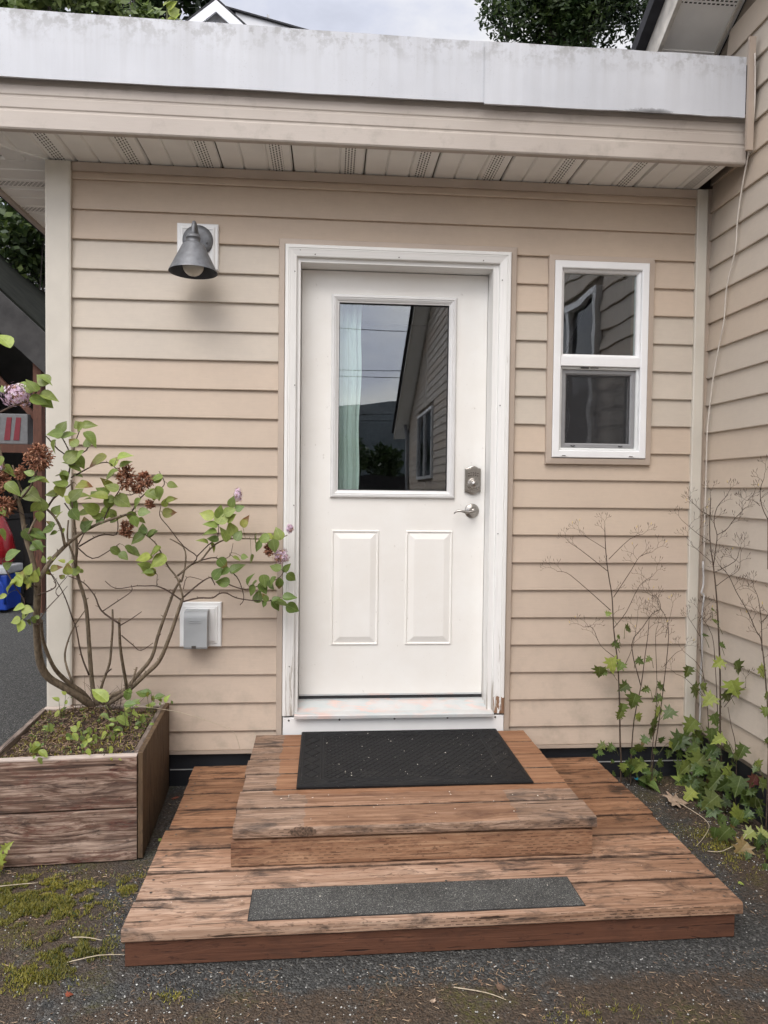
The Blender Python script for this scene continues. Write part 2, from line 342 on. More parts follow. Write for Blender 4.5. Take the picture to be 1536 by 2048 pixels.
def m_leaf(name, backlight=0.25, rough=0.42):
    t = NT(name); inf = t.info(); o = t.obj(); s = t.sep(o)
    col = inf.outputs['Color']
    f = t.noise(t.pos(), 70, 3)
    c = t.mix(t.mr(f, 0.3, 0.7), t.mix(0.30, col, (0.01, 0.02, 0.005)), col)
    # midrib and side veins
    ay = t.m('ABSOLUTE', s[1])
    rib = t.m('LESS_THAN', ay, 0.018)
    ve = t.m('MULTIPLY', t.m('LESS_THAN', t.m('FRACT', t.m('MULTIPLY', t.m('SUBTRACT', s[0], t.m('MULTIPLY', ay, 0.8)), 7.0)), 0.10), 0.5)
    c = t.mix(t.m('MULTIPLY', t.m('MAXIMUM', rib, ve), 0.45), c, t.mix(0.5, col, (0.45, 0.5, 0.25)))
    # brown tips on marked leaves (alpha of the object colour)
    al = t.n('ShaderNodeObjectInfo').outputs['Alpha']
    br = t.m('MULTIPLY', t.m('SUBTRACT', 1.0, al), t.mr(t.m('ADD', s[0], t.m('MULTIPLY', t.noise(t.pos(), 55, 3), 0.6)), 0.85, 1.0))
    c = t.mix(br, c, (0.17, 0.065, 0.025))
    pb = t.bsdf(c, rough, 0, None, Specular_IOR_Level=0.4)
    tr = t.n('ShaderNodeBsdfTranslucent', None, Color=t.mix(0.5, c, (0.25, 0.33, 0.03))).outputs[0]
    MAT[name] = t.done(t.n('ShaderNodeMixShader', None, i0=backlight, i1=pb, i2=tr).outputs[0])
m_leaf('leaf')

def m_foliage(name, c1, c2, backlight=0.3):
    t = NT(name); p = t.pos()
    c = t.mix(t.mr(t.noise(p, 1.6, 4, 0.6), 0.35, 0.65), c1, c2)
    c = t.mix(t.mr(t.noise(p, 14, 3), 0.3, 0.7), t.mix(0.35, c, (0, 0, 0)), c)
    pb = t.bsdf(c, 0.5); tr = t.n('ShaderNodeBsdfTranslucent', None, Color=c).outputs[0]
    MAT[name] = t.done(t.n('ShaderNodeMixShader', None, i0=backlight, i1=pb, i2=tr).outputs[0])
m_foliage('foliage_dark', (0.022, 0.045, 0.014), (0.05, 0.085, 0.022))
m_foliage('foliage_mid', (0.04, 0.075, 0.018), (0.085, 0.125, 0.03))
m_foliage('foliage_light', (0.09, 0.15, 0.03), (0.16, 0.21, 0.05))
m_foliage('foliage_pale', (0.17, 0.25, 0.08), (0.32, 0.40, 0.13))
m_foliage('moss', (0.17, 0.16, 0.022), (0.38, 0.33, 0.045), 0.2)

def m_bark(name, a, b, sc_=60):
    t = NT(name); p = t.pos()
    g = t.noise(t.scale(p, sc_, sc_, sc_ * 0.35), 1.5, 5, 0.65)
    MAT[name] = t.done(t.bsdf(t.mix(t.mr(g, 0.3, 0.7), a, b), 0.8, 0, t.bump(g, 0.6, 0.004)))
m_bark('lilac_bark', (0.075, 0.055, 0.036), (0.235, 0.18, 0.12))
m_bark('twig_bark', (0.045, 0.028, 0.022), (0.11, 0.072, 0.05))
m_bark('tree_bark', (0.04, 0.033, 0.028), (0.10, 0.085, 0.07), 8)
m_bark('dry_straw', (0.38, 0.31, 0.21), (0.58, 0.50, 0.38))
m_bark('weed_stem', (0.04, 0.028, 0.02), (0.095, 0.062, 0.04))
m_bark('weed_stem_green', (0.06, 0.075, 0.025), (0.12, 0.12, 0.045))

def m_glass(name, f0=0.16, wav=0.0, ws=2.0):
    t = NT(name)
    nm = t.bump(t.noise(t.pos(), ws, 2, 0.4), wav, 0.02)
    fac = t.n('ShaderNodeLayerWeight', None, Blend=0.5).outputs['Facing']
    fr = t.m('ADD', f0, t.m('MULTIPLY', t.m('POWER', fac, 5.0), 1.0 - f0))
    gl = t.n('ShaderNodeBsdfGlossy', None, Color=(0.95, 0.95, 1.0), Roughness=0.0, Normal=nm)
    tr = t.n('ShaderNodeBsdfTransparent', None, Color=(0.90, 0.95, 0.93))
    MAT[name] = t.done(t.n('ShaderNodeMixShader', None, i0=fr, i1=tr.outputs[0], i2=gl.outputs[0]).outputs[0])
m_glass('door_glass', 0.115, 0.02, 1.6); m_glass('window_glass', 0.11, 0.16, 3.2)
def m_screen():
    t = NT('insect_screen'); s = t.sep(t.pos())
    d = t.m('MAXIMUM', t.m('LESS_THAN', t.m('FRACT', t.m('DIVIDE', s[0], 0.0016)), 0.3), t.m('LESS_THAN', t.m('FRACT', t.m('DIVIDE', s[2], 0.0016)), 0.3))
    df = t.bsdf((0.035, 0.035, 0.038), 0.6); tr = t.n('ShaderNodeBsdfTransparent').outputs[0]
    MAT['screen'] = t.done(t.n('ShaderNodeMixShader', None, i0=d, i1=tr, i2=df).outputs[0])
m_screen()
def m_curtain():
    t = NT('curtain_cloth'); p = t.pos()
    w_ = t.noise(t.scale(p, 600, 600, 600), 1, 2)
    c = t.mix(w_, (0.76, 0.84, 0.81), (0.83, 0.89, 0.87))
    df = t.bsdf(c, 0.9); tr = t.n('ShaderNodeBsdfTranslucent', None, Color=(0.8, 0.86, 0.84)).outputs[0]
    MAT['curtain'] = t.done(t.n('ShaderNodeMixShader', None, i0=0.2, i1=df, i2=tr).outputs[0])
m_curtain()

plain('trim_tan', (0.44, 0.36, 0.295), 0.5, var=0.06, vs=8)
plain('post_beige', (0.56, 0.52, 0.45), 0.5, var=0.07, vs=6, bump=0.08, bs=90)
plain('soffit_white', (0.86, 0.85, 0.82), 0.5, var=0.05, vs=7)
plain('pvc_white', (0.80, 0.80, 0.79), 0.35, var=0.03, vs=10)
plain('window_white', (0.80, 0.80, 0.80), 0.3, var=0.03, vs=12)
plain('bead_grey', (0.66, 0.67, 0.66), 0.4, var=0.04)
plain('screen_frame', (0.26, 0.26, 0.265), 0.45, var=0.05)
plain('gasket_dark', (0.02, 0.02, 0.022), 0.6)
plain('lite_trim', (0.70, 0.695, 0.685), 0.4, var=0.04, vs=9)
plain('foundation_black', (0.012, 0.013, 0.017), 0.6, var=0.25, vs=5, bump=0.1, bs=30)
plain('interior_dark', (0.10, 0.095, 0.09), 0.9)
plain('sheathing', (0.20, 0.16, 0.12), 0.9)
plain('lamp_metal', (0.16, 0.165, 0.175), 0.5, 0.35, var=0.18, vs=45, bump=0.05, bs=300)
plain('lamp_inner', (0.045, 0.05, 0.062), 0.6, 0.2)
plain('bulb_glass', (0.55, 0.52, 0.46), 0.25, var=0.02)
plain('cover_grey', (0.36, 0.375, 0.385), 0.42, var=0.05, vs=14)
plain('satin_nickel', (0.40, 0.375, 0.345), 0.28, 1.0, var=0.08, vs=120)
plain('nickel_dark', (0.12, 0.11, 0.10), 0.35, 0.8)
plain('screw_dark', (0.10, 0.09, 0.08), 0.5, 0.6)
plain('rubber_black', (0.020, 0.020, 0.021), 0.62, var=0.35, vs=24, bump=0.15, bs=160)
plain('rubber_ridge', (0.030, 0.030, 0.031), 0.55, var=0.4, vs=30)
plain('shed_roof', (0.012, 0.013, 0.010), 0.95, var=0.4, vs=5, spec=0.1)
plain('dark_glass', (0.012, 0.013, 0.016), 0.04, var=0.0)
plain('roof_black', (0.025, 0.025, 0.03), 0.8, var=0.3, vs=20)
plain('old_fascia', (0.62, 0.58, 0.52), 0.7, var=0.3, vs=14)
plain('house_white', (0.72, 0.73, 0.76), 0.6, var=0.03, vs=2)
plain('house_grey', (0.34, 0.345, 0.36), 0.6, var=0.06, vs=3)
plain('shed_black', (0.018, 0.016, 0.015), 0.85, var=0.3, vs=6, bump=0.3, bs=25)
plain('shed_rake', (0.028, 0.026, 0.025), 0.8, var=0.4, vs=7, bump=0.3, bs=30)
plain('red_rail', (0.28, 0.075, 0.065), 0.6, var=0.1)
plain('red_plastic_shaded', (0.24, 0.008, 0.012), 0.25, var=0.06)  # float red darkened, shed shade put into the colour
plain('carton_white_shaded', (0.13, 0.13, 0.132), 0.7)  # white carton darkened to grey: shade inside the shed put into the colour
plain('carton_red', (0.14, 0.006, 0.014), 0.6)
plain('cooler_blue_shaded', (0.010, 0.045, 0.30), 0.4, var=0.08)  # blue darkened to hold the shed's shade
plain('cooler_white_shaded', (0.38, 0.39, 0.40), 0.45)  # lid white dulled to hold the shed's shade
plain('cable_white', (0.56, 0.51, 0.45), 0.5)
plain('cable_grey', (0.45, 0.44, 0.43), 0.4)
plain('petal_pink', (0.66, 0.47, 0.60), 0.6, var=0.25, vs=60)
plain('petal_pale', (0.80, 0.70, 0.78), 0.6, var=0.15, vs=60)
plain('petal_brown', (0.24, 0.095, 0.05), 0.75, var=0.45, vs=60)
plain('petal_tan', (0.42, 0.23, 0.14), 0.75, var=0.35, vs=60)
plain('flower_yellow', (0.70, 0.52, 0.05), 0.5)
plain('needle_dark', (0.13, 0.085, 0.055), 0.8, var=0.4, vs=25)
plain('needle', (0.34, 0.24, 0.15), 0.7, var=0.4, vs=25)
plain('bark_chip', (0.12, 0.075, 0.05), 0.8, var=0.45, vs=25)
plain('pebble', (0.40, 0.40, 0.38), 0.7, var=0.5, vs=40)
plain('dry_leaf_tan', (0.34, 0.25, 0.18), 0.7, var=0.25, vs=60)
plain('dry_leaf_red', (0.26, 0.065, 0.03), 0.7, var=0.25, vs=60)
plain('wrapper_blue', (0.03, 0.42, 0.60), 0.3)
plain('knot_wood', (0.12, 0.075, 0.05), 0.8, var=0.75, vs=130, bump=0.5, bs=120)
plain('bounce_gravel', (0.26, 0.25, 0.235), 0.9, var=0.35, vs=60, bump=0.4, bs=90)  # pale tone for the added sheet that bounces light upward
plain('speck', (0.72, 0.66, 0.58), 0.7)
plain('hill_dark', (0.016, 0.028, 0.036), 0.95, var=0.3, vs=0.03)  # the mountain's distance haze is put into this blue-green colour
plain('pole_wood', (0.06, 0.05, 0.045), 0.9)
plain('wire_black', (0.02, 0.02, 0.022), 0.6)
def m_soil():
    t = NT('planter_soil'); p = t.pos()
    c = t.ramp(t.noise(p, 55, 6, 0.7), [(0.3, (0.012, 0.008, 0.006)), (0.5, (0.05, 0.028, 0.016)), (0.62, (0.075, 0.045, 0.022)), (0.75, (0.15, 0.10, 0.06))])
    c = t.mix(t.mr(t.noise(p, 9, 4), 0.55, 0.68), c, t.mix(t.noise(p, 90, 3), (0.06, 0.028, 0.005), (0.13, 0.075, 0.012)))
    MAT['soil'] = t.done(t.bsdf(c, 0.95, 0, t.bump(t.noise(p, 80, 6, 0.7), 1.0, 0.01)))
m_soil()
def m_grit():
    t = NT('grit_tape'); p = t.pos()
    a = t.sep(t.n('ShaderNodeTexVoronoi', None, Vector=p, Scale=420.0).outputs['Color'])[0]
    c = t.ramp(a, [(0.0, (0.032, 0.033, 0.033)), (0.55, (0.065, 0.066, 0.063)), (0.85, (0.13, 0.13, 0.12)), (0.97, (0.22, 0.22, 0.20)), (1.0, (0.36, 0.36, 0.33))])
    wr = t.mr(t.noise(p, 6, 5, 0.6), 0.35, 0.7, 0.6, 1.15)
    c = t.mix(1.0, c, t.n('ShaderNodeCombineColor', None, i0=wr, i1=wr, i2=wr).outputs[0], 'MULTIPLY')
    MAT['grit'] = t.done(t.bsdf(c, 0.75, 0, t.bump(a, 0.6, 0.002)))
m_grit()
def m_sill():
    t = NT('sill_metal'); p = t.pos()
    f = t.noise(t.scale(p, 9, 22, 5), 1.0, 3, 0.5, 0.6)
    c = t.mix(t.mr(f, 0.45, 0.6), (0.56, 0.60, 0.60), (0.72, 0.56, 0.51))
    c = t.mix(t.mr(t.noise(p, 12, 4), 0.4, 0.65), c, (0.64, 0.64, 0.63))
    MAT['sill'] = t.done(t.bsdf(c, 0.35, 0.3, t.bump(t.noise(t.scale(p, 4, 300, 300), 1, 2), 0.1, 0.001)))
m_sill()
def m_matbump(name):
    t = NT(name); p = t.pos(); 
    du = t.m('MULTIPLY', t.mr(t.noise(p, 13, 5, 0.68), 0.55, 0.75), 0.35)
    c = t.mix(du, (0.0055, 0.0055, 0.0062), (0.042, 0.039, 0.035))
    sp = t.m('GREATER_THAN', t.noise(p, 260, 1), 0.79)
    c = t.mix(t.m('MULTIPLY', sp, 0.8), c, (0.5, 0.48, 0.44))
    MAT[name] = t.done(t.bsdf(c, 0.6, 0, t.bump(t.noise(p, 300, 2), 0.2, 0.001), Specular_IOR_Level=0.3))
m_matbump('mat_rubber')
# ------------------------------------------------------------------ geometry helpers
class MB:
    """collects vertices and faces for one mesh"""
    def __init__(s): s.v = []; s.f = []; s.mi = []; s.sm = []
    def add(s, vs, fs, mi=0, smooth=False):
        o = len(s.v); s.v += [tuple(p) for p in vs]
        for f in fs: s.f.append(tuple(i + o for i in f)); s.mi.append(mi); s.sm.append(smooth)
    def box(s, x0, x1, y0, y1, z0, z1, mi=0, bev=0.0):
        if bev <= 0:
            s.add([(x0, y0, z0), (x1, y0, z0), (x1, y1, z0), (x0, y1, z0), (x0, y0, z1), (x1, y0, z1), (x1, y1, z1), (x0, y1, z1)],
                  [(0, 3, 2, 1), (4, 5, 6, 7), (0, 1, 5, 4), (1, 2, 6, 5), (2, 3, 7, 6), (3, 0, 4, 7)], mi)
        else:
            bm = bmesh.new(); bmesh.ops.create_cube(bm, size=1.0)
            for v in bm.verts: v.co = Vector(((x0 + x1) / 2 + v.co.x * (x1 - x0), (y0 + y1) / 2 + v.co.y * (y1 - y0), (z0 + z1) / 2 + v.co.z * (z1 - z0)))
            bmesh.ops.bevel(bm, geom=bm.edges[:] , offset=bev, segments=2, affect='EDGES', profile=0.6)
            bm.verts.index_update(); s.add([v.co[:] for v in bm.verts], [[v.index for v in f.verts] for f in bm.faces], mi); bm.free()
    def prism(s, prof, a0, a1, fn, mi=0, cap=True, smooth=False):
        """profile of 2-D points swept from a0 to a1; fn(a, p, q) -> xyz"""
        n = len(prof); A = [fn(a0, p, q) for p, q in prof]; Bv = [fn(a1, p, q) for p, q in prof]
        s.add(A + Bv, [(i, (i + 1) % n, n + (i + 1) % n, n + i) for i in range(n)], mi, smooth)
        if cap: s.add(A, [tuple(range(n))[::-1]], mi); s.add(Bv, [tuple(range(n))], mi)
    def nested(s, x0, x1, z0, z1, steps, fn=lambda x, y, z: (x, y, z), cap=False, mi=0):
        """concentric rectangles in the wall plane: steps = [(inset, y)...]; makes mitred frames"""
        L = []
        for i, y in steps:
            L.append([fn(x0 + i, y, z0 + i), fn(x1 - i, y, z0 + i), fn(x1 - i, y, z1 - i), fn(x0 + i, y, z1 - i)])
        vs = [p for l in L for p in l]; fs = []
        for k in range(len(L) - 1):
            for j in range(4): fs.append((4 * k + j, 4 * k + (j + 1) % 4, 4 * k + 4 + (j + 1) % 4, 4 * k + 4 + j))
        if cap: k = 4 * (len(L) - 1); fs.append((k, k + 1, k + 2, k + 3))
        s.add(vs, fs, mi)
    def tube(s, pts, r0, r1, sides=6, mi=0, smooth=True, sub=2, cap=True):
        P = [Vector(p) for p in pts]
        if sub > 1 and len(P) > 2:
            Q = []
            for i in range(len(P) - 1):
                a = P[max(i - 1, 0)]; b = P[i]; c = P[i + 1]; d = P[min(i + 2, len(P) - 1)]
                for k in range(sub):
                    t = k / sub; t2 = t * t; t3 = t2 * t
                    Q.append(0.5 * ((2 * b) + (c - a) * t + (2 * a - 5 * b + 4 * c - d) * t2 + (3 * b - a - 3 * c + d) * t3))
            Q.append(P[-1]); P = Q
        n = len(P); vs = []; u = None
        for i, p in enumerate(P):
            d = (P[min(i + 1, n - 1)] - P[max(i - 1, 0)])
            if d.length < 1e-9: d = Vector((0, 0, 1))
            d.normalize()
            if u is None: u = d.orthogonal().normalized()
            else:
                u = u - d * u.dot(d); u = u.normalized() if u.length > 1e-6 else d.orthogonal().normalized()
            w_ = d.cross(u); r = r0 + (r1 - r0) * i / max(1, n - 1)
            for k in range(sides):
                an = 2 * math.pi * k / sides; vs.append(p + (u * math.cos(an) + w_ * math.sin(an)) * r)
        fs = []
        for i in range(n - 1):
            for k in range(sides):
                fs.append((i * sides + k, i * sides + (k + 1) % sides, (i + 1) * sides + (k + 1) % sides, (i + 1) * sides + k))
        if cap: fs.append(tuple(range(sides))[::-1]); fs.append(tuple((n - 1) * sides + k for k in range(sides)))
        s.add(vs, fs, mi, smooth)
    def lathe(s, prof, c, axis='z', seg=32, mi=0, smooth=True):
        """(r, h) profile revolved about an axis through c"""
        vs = []
        for r, h in prof:
            for k in range(seg):
                a = 2 * math.pi * k / seg; x, y = r * math.cos(a), r * math.sin(a)
                vs.append({'z': (c[0] + x, c[1] + y, c[2] + h), 'y': (c[0] + x, c[1] - h, c[2] + y), 'x': (c[0] - h, c[1] + x, c[2] + y)}[axis])
        fs = []
        for i in range(len(prof) - 1):
            for k in range(seg): fs.append((i * seg + k, i * seg + (k + 1) % seg, (i + 1) * seg + (k + 1) % seg, (i + 1) * seg + k))
        s.add(vs, fs, mi, smooth)
    def data(s, name, mats):
        me = bpy.data.meshes.new(name); me.from_pydata(s.v, [], s.f)
        for m_ in (mats if isinstance(mats, (list, tuple)) else [mats]): me.materials.append(MAT[m_])
        me.polygons.foreach_set('material_index', s.mi); me.polygons.foreach_set('use_smooth', s.sm)
        me.update(); return me
    def build(s, name, mats, parent=None, loc=None, fix=True):
        me = s.data(name, mats)
        if fix:
            bm = bmesh.new(); bm.from_mesh(me); bmesh.ops.recalc_face_normals(bm, faces=bm.faces); bm.to_mesh(me); bm.free()
        o = bpy.data.objects.new(name, me); COL.objects.link(o)
        if loc is not None: o.location = loc
        if parent is not None: o.parent = parent
        return o

def tag(o, label=None, cat=None, group=None, kind=None):
    if label: o['label'] = label
    if cat: o['category'] = cat
    if group: o['group'] = group
    if kind: o['kind'] = kind
    return o
def thing(name, label, cat, loc=(0, 0, 0), rz=0.0, group=None):
    o = bpy.data.objects.new(name, None); COL.objects.link(o); o.empty_display_size = 0.1
    o.location = loc; o.rotation_euler = (0, 0, rz)
    return tag(o, label, cat, group)
def at(o, loc):
    """child placed at a world position under an unrotated thing"""
    o.location = Vector(loc) - (o.parent.location if o.parent else Vector())
    return o
def disc(mb, c, r, seg=12, axis='y', mi=0): mb.lathe([(0.0001, 0.0), (r, 0.0)], c, axis, seg, mi)

E5 = 0.127                                  # siding exposure
def board(mb, a0, a1, z0, h, fn, seed):
    """one clapboard: sloping face, rolled lip, underside; lightly wavy like real vinyl"""
    n = max(1, int(abs(a1 - a0) / 0.35)); rng = random.Random(seed)
    prof = [(0.0163, 0.0035), (0.0040, h + 0.004), (0.0008, h + 0.004), (0.0008, 0.0006), (0.0150, 0.0)]
    rows = []
    for i in range(n + 1):
        a = a0 + (a1 - a0) * i / n; w0 = rng.uniform(-0.0007, 0.0007); w1 = rng.uniform(-0.0008, 0.0008)
        rows.append([fn(a, p + (w0 if k in (0, 4) else 0), z0 + q + (w1 if k in (0, 3, 4) else 0)) for k, (p, q) in enumerate(prof)])
    vs = [p for r in rows for p in r]; fs = []
    for i in range(n):
        for k in range(5): fs.append((5 * i + k, 5 * i + (k + 1) % 5, 5 * i + 5 + (k + 1) % 5, 5 * i + 5 + k))
    fs += [(4, 3, 2, 1, 0), tuple(5 * n + k for k in range(5))]
    mb.add(vs, fs)

# ------------------------------------------------------------------ ground and far setting
mb = MB()
mb.add([(-400, -700, 0), (400, -700, 0), (400, 400, 0), (-400, 400, 0)], [(0, 1, 2, 3)])
tag(mb.build('ground', 'asphalt'), kind='structure')

mb = MB(); mb.add([(-40, -60, 0.004), (40, -60, 0.004), (40, -2.6, 0.004), (-40, -2.6, 0.004)], [(0, 1, 2, 3)])
tag(mb.build('bounce_ground', 'bounce_gravel'), kind='structure')  # unseen pale sheet, added to bounce light up to the soffit
def terrain(name, x0, x1, y0, y1, nx, ny, hf, mat):
    m_ = MB(); vs = []; fs = []
    for j in range(ny + 1):
        for i in range(nx + 1):
            x = x0 + (x1 - x0) * i / nx; y = y0 + (y1 - y0) * j / ny; vs.append((x, y, hf(x, y)))
    for j in range(ny):
        for i in range(nx): fs.append((j * (nx + 1) + i, j * (nx + 1) + i + 1, (j + 1) * (nx + 1) + i + 1, (j + 1) * (nx + 1) + i))
    m_.add(vs, fs, 0, True); return tag(m_.build(name, mat), kind='structure')
# wooded slope behind the house, and the mountain across the valley that the door glass mirrors
terrain('hillside', -60, 60, 8.5, 90, 40, 30, lambda x, y: -0.3 + 0.33 * min(y - 8.5, 40) + 0.7 * noise.noise(Vector((x * 0.15, y * 0.15, 0))) * min(1, (y - 8.5) / 6), 'hill_dark')
terrain('mountain', -700, 900, -900, -330, 60, 16, lambda x, y: max(-2, (1 - ((y + 620) / 300) ** 2) * (72 + 34 * noise.noise(Vector((x * 0.006, 3.1, 0))) + 12 * noise.noise(Vector((x * 0.03, y * 0.02, 5))))), 'hill_dark')

# ------------------------------------------------------------------ the annex with the door
house = thing('house_annex', 'low tan vinyl-sided house annex with flat white-edged roof and white half-glass door', 'house', (1.3, 0.4, 0))
def part(mbx, name, mats, parent=house, loc=None):
    """mesh given in world coordinates, made a child of a thing placed without rotation"""
    o = mbx.build(name, mats); o.parent = parent
    base = Vector()
    q = parent
    while q is not None: base += q.location; q = q.parent
    o.location = -base
    return o
ffn = lambda a, n_, z: (a, -n_, z)
TAN = (0.53, 0.43, 0.34); FADE = (0.53, 0.465, 0.39); PINK = (0.53, 0.43, 0.345)
def tint(o, c, j=0.035, rng=random):
    k = 1 + rng.uniform(-j, j); o.color = (c[0] * k, c[1] * k, c[2] * k, 1)
XL, XD0, XD1, XW0, XW1, XR = 0.003, 0.895, 1.951, 2.106, 2.596, 2.797
for k in range(-1, 20):
    z0 = 0.254 + E5 * k; h = E5
    if k == -1: z0, h = 0.168, 0.086
    if k == 19: h = 0.055
    if k in (-1, 17, 18, 19): segs = [(XL, XR)]
    elif 10 <= k <= 16: segs = [(XL, XD0), (XD1, XW0), (XW1, XR)]
    else: segs = [(XL, XD0), (XD1, XR)]
    for (a, b_) in segs:
        m_ = MB(); board(m_, a, b_, z0, h, ffn, k * 7 + int(a * 10)); o = part(m_, 'siding_board', 'siding')
        left = a < 0.5
        c = FADE if (left and 13 <= k <= 16) or (not left and 11 <= k <= 14) else (PINK if k <= 6 else TAN)
        if k >= 17: c = (0.50, 0.40, 0.31)  # top courses darker: the eave's shade is put into their colour
        tint(o, c)
sfn = lambda a, n_, z: (-0.0915 - n_, a, z)      # left side wall of the annex
for k in range(-1, 20):
    z0 = 0.254 + E5 * k; h = E5
    if k == -1: z0, h = 0.168, 0.086
    if k == 19: h = 0.07
    m_ = MB(); board(m_, 0.05, 3.1, z0, h, sfn, 500 + k); tint(part(m_, 'siding_board', 'siding'), TAN)
# sheathing behind the boards, with the door and window openings left free
m_ = MB()
for (x0, x1, z0, z1) in [(-0.085, 0.955, 0.16, 2.75), (0.955, 1.895, 2.385, 2.75), (1.895, 2.135, 0.16, 2.75), (2.135, 2.565, 0.16, 1.505), (2.135, 2.565, 2.385, 2.75), (2.565, 2.86, 0.16, 2.75), (0.955, 1.895, 0.16, 0.33)]:
    m_.box(x0, x1, 0.002, 0.14, z0, z1)
part(m_, 'wall_core', 'sheathing')
m_ = MB(); m_.box(-0.08, 2.86, 0.006, 0.16, -0.05, 0.159); f_ = part(m_, 'foundation', 'foundation_black')
m_ = MB(); m_.box(0.42, 2.82, 0.0015, 0.005, 0.074, 0.0775); part(m_, 'foundation_seam', 'cable_grey')
m_ = MB(); m_.box(0.003, 2.797, -0.019, 0.001, 0.152, 0.1665); part(m_, 'starter_strip', 'trim_tan')
# corner post and inside corner
m_ = MB(); m_.prism([(-0.102, 0.05), (-0.102, -0.030), (-0.094, -0.033), (-0.004, -0.033), (0.004, -0.030), (0.004, 0.05)], 0.12, 2.735, lambda a, p, q: (p, q, a)); part(m_, 'corner_post', 'post_beige')
m_ = MB(); m_.prism([(2.796, 0.0), (2.796, -0.024), (2.800, -0.027), (2.842, -0.027), (2.847, -0.024), (2.847, 0.0)], 0.13, 2.738, lambda a, p, q: (p, q, a))
part(m_, 'inside_corner_trim', 'post_beige')
m_ = MB(); m_.prism([(0.0, 2.699), (-0.0235, 2.699), (-0.0235, 2.7025), (-0.020, 2.7035), (-0.020, 2.7375), (0.0, 2.7375)], 0.005, 2.795, lambda a, p, q: (a, p, q)); part(m_, 'frieze_trim', 'trim_tan')
m_ = MB(); m_.box(2.8475, 2.8825, -0.004, 0.15, 0.0, 2.75); part(m_, 'corner_filler', 'trim_tan')
# soffit: panels with two planks and a slotted vent strip each
SZ = 2.742
def soffit(name, a0, b0, b1, along):
    """one panel 0.305 wide, planks running along b"""
    mp = MB(); fnn = (lambda b_, a_, z_: (a_, b_, z_)) if along == 'y' else (lambda b_, a_, z_: (b_, a_, z_))
    prof = [(0, .010), (0.004, 0), (.086, 0), (.093, .008), (.100, 0), (.192, 0), (.199, .008), (.206, 0), (.218, 0)]
    tail = [(.268, 0), (.296, 0), (.3045, .010)]
    for pts, mi in ((prof, 0), ([(.218, 0), (.268, 0)], 1), (tail, 0)):
        for (p0, q0), (p1, q1) in zip(pts, pts[1:]):
            mp.add([fnn(b0, a0 + p0, SZ + q0), fnn(b1, a0 + p0, SZ + q0), fnn(b1, a0 + p1, SZ + q1), fnn(b0, a0 + p1, SZ + q1)], [(0, 1, 2, 3)], mi)
    mp.box(*( (a0, a0 + .3045, min(b0, b1), max(b0, b1)) if along == 'y' else (min(b0, b1), max(b0, b1), a0, a0 + .3045)), SZ + 0.011, SZ + 0.014)
    return part(mp, name, ['soffit_white', 'vent_' + along])
for i in range(10):
    a = -0.282 + 0.3092 * i
    soffit('soffit_panel', a, -0.2765, -0.001, 'y')
for i in range(8): soffit('soffit_panel', 0.0 + 0.3095 * i, -0.436, -0.104, 'x')
m_ = MB(); m_.prism([(-0.012, -0.006), (0.012, -0.006), (0.012, 0.009), (-0.012, 0.009)], 0, 1, lambda a, p, q: (-0.096 - 0.34 * a + p * 0.7, -0.012 - 0.262 * a - p * 0.7, SZ - 0.001 + q)); part(m_, 'mitre_strip', 'soffit_white')
m_ = MB(); m_.box(-0.4355, -0.1025, -0.2765, -0.0, SZ + 0.016, SZ + 0.02); part(m_, 'soffit_corner', 'soffit_white')
# fascia: grooved vinyl on the front and along the left side
fp = [(0.0, 2.728), (0.024, 2.728), (0.028, 2.734), (0.028, 2.795), (0.025, 2.800), (0.025, 2.806), (0.028, 2.811), (0.028, 2.846), (0.025, 2.851), (0.025, 2.857), (0.028, 2.862), (0.028, 2.895), (0.024, 2.90), (0.024, 2.935), (0.0, 2.935)]
m_ = MB(); m_.prism(fp, -0.468, 2.852, lambda a, p, q: (a, -0.277 - p, q)); part(m_, 'fascia_board', 'fascia')
m_ = MB(); m_.prism(fp, -0.277, 3.1, lambda a, p, q: (-0.4365 - p, a + 0.0005, q)); part(m_, 'fascia_board', 'fascia')
# painted metal edging in two lapped lengths, slightly bowed
def flash(x0, x1, y, z0, z1, seed, dz=0.0):
    m_ = MB(); n = 14; rng = random.Random(seed); rows = []
    for i in range(n + 1):
        x = x0 + (x1 - x0) * i / n; w_ = rng.uniform(-0.002, 0.002); e = rng.uniform(-0.0015, 0.0015)
        zt = z1 + dz * (1 - i / n) + e; 
        rows.append([(x, y + 0.03, zt), (x, y + w_, zt), (x, y - 0.0004 + w_, (z0 + z1) / 2), (x, y + w_, z0 + e), (x, y + 0.012, z0 + 0.002 + e)])
    vs = [p for r in rows for p in r]
    m_.add(vs, [(5 * i + k, 5 * i + k + 1, 5 * i + 6 + k, 5 * i + 5 + k) for i in range(n) for k in range(4)])
    return m_
part(flash(-0.75, 1.745, -0.334, 2.908, 3.148, 3, 0.022), 'roof_flashing', 'flashing')
part(flash(1.728, 2.824, -0.338, 2.902, 3.148, 4), 'roof_flashing', 'flashing')
m_ = MB(); m_.box(-0.72, 2.862, -0.304, 3.2, 2.945, 3.135); part(m_, 'roof_slab', 'roof_black')
m_ = MB(); m_.box(-0.438, 2.862, 0.004, 3.1, 2.80, 2.94); part(m_, 'ceiling_slab', 'sheathing')
# dark room behind the door
m_ = MB(); m_.box(-0.09, 2.86, 3.0, 3.1, 0.0, 2.79); m_.box(-0.09, -0.03, 0.145, 2.999, 0.0, 2.79); m_.box(2.8, 2.86, 0.165, 2.999, 0.0, 2.79); m_.box(-0.029, 2.799, 0.165, 2.999, 0.25, 0.30); m_.box(1.96, 2.02, 0.145, 2.999, 0.301, 2.79)
part(m_, 'room_lining', 'interior_dark')

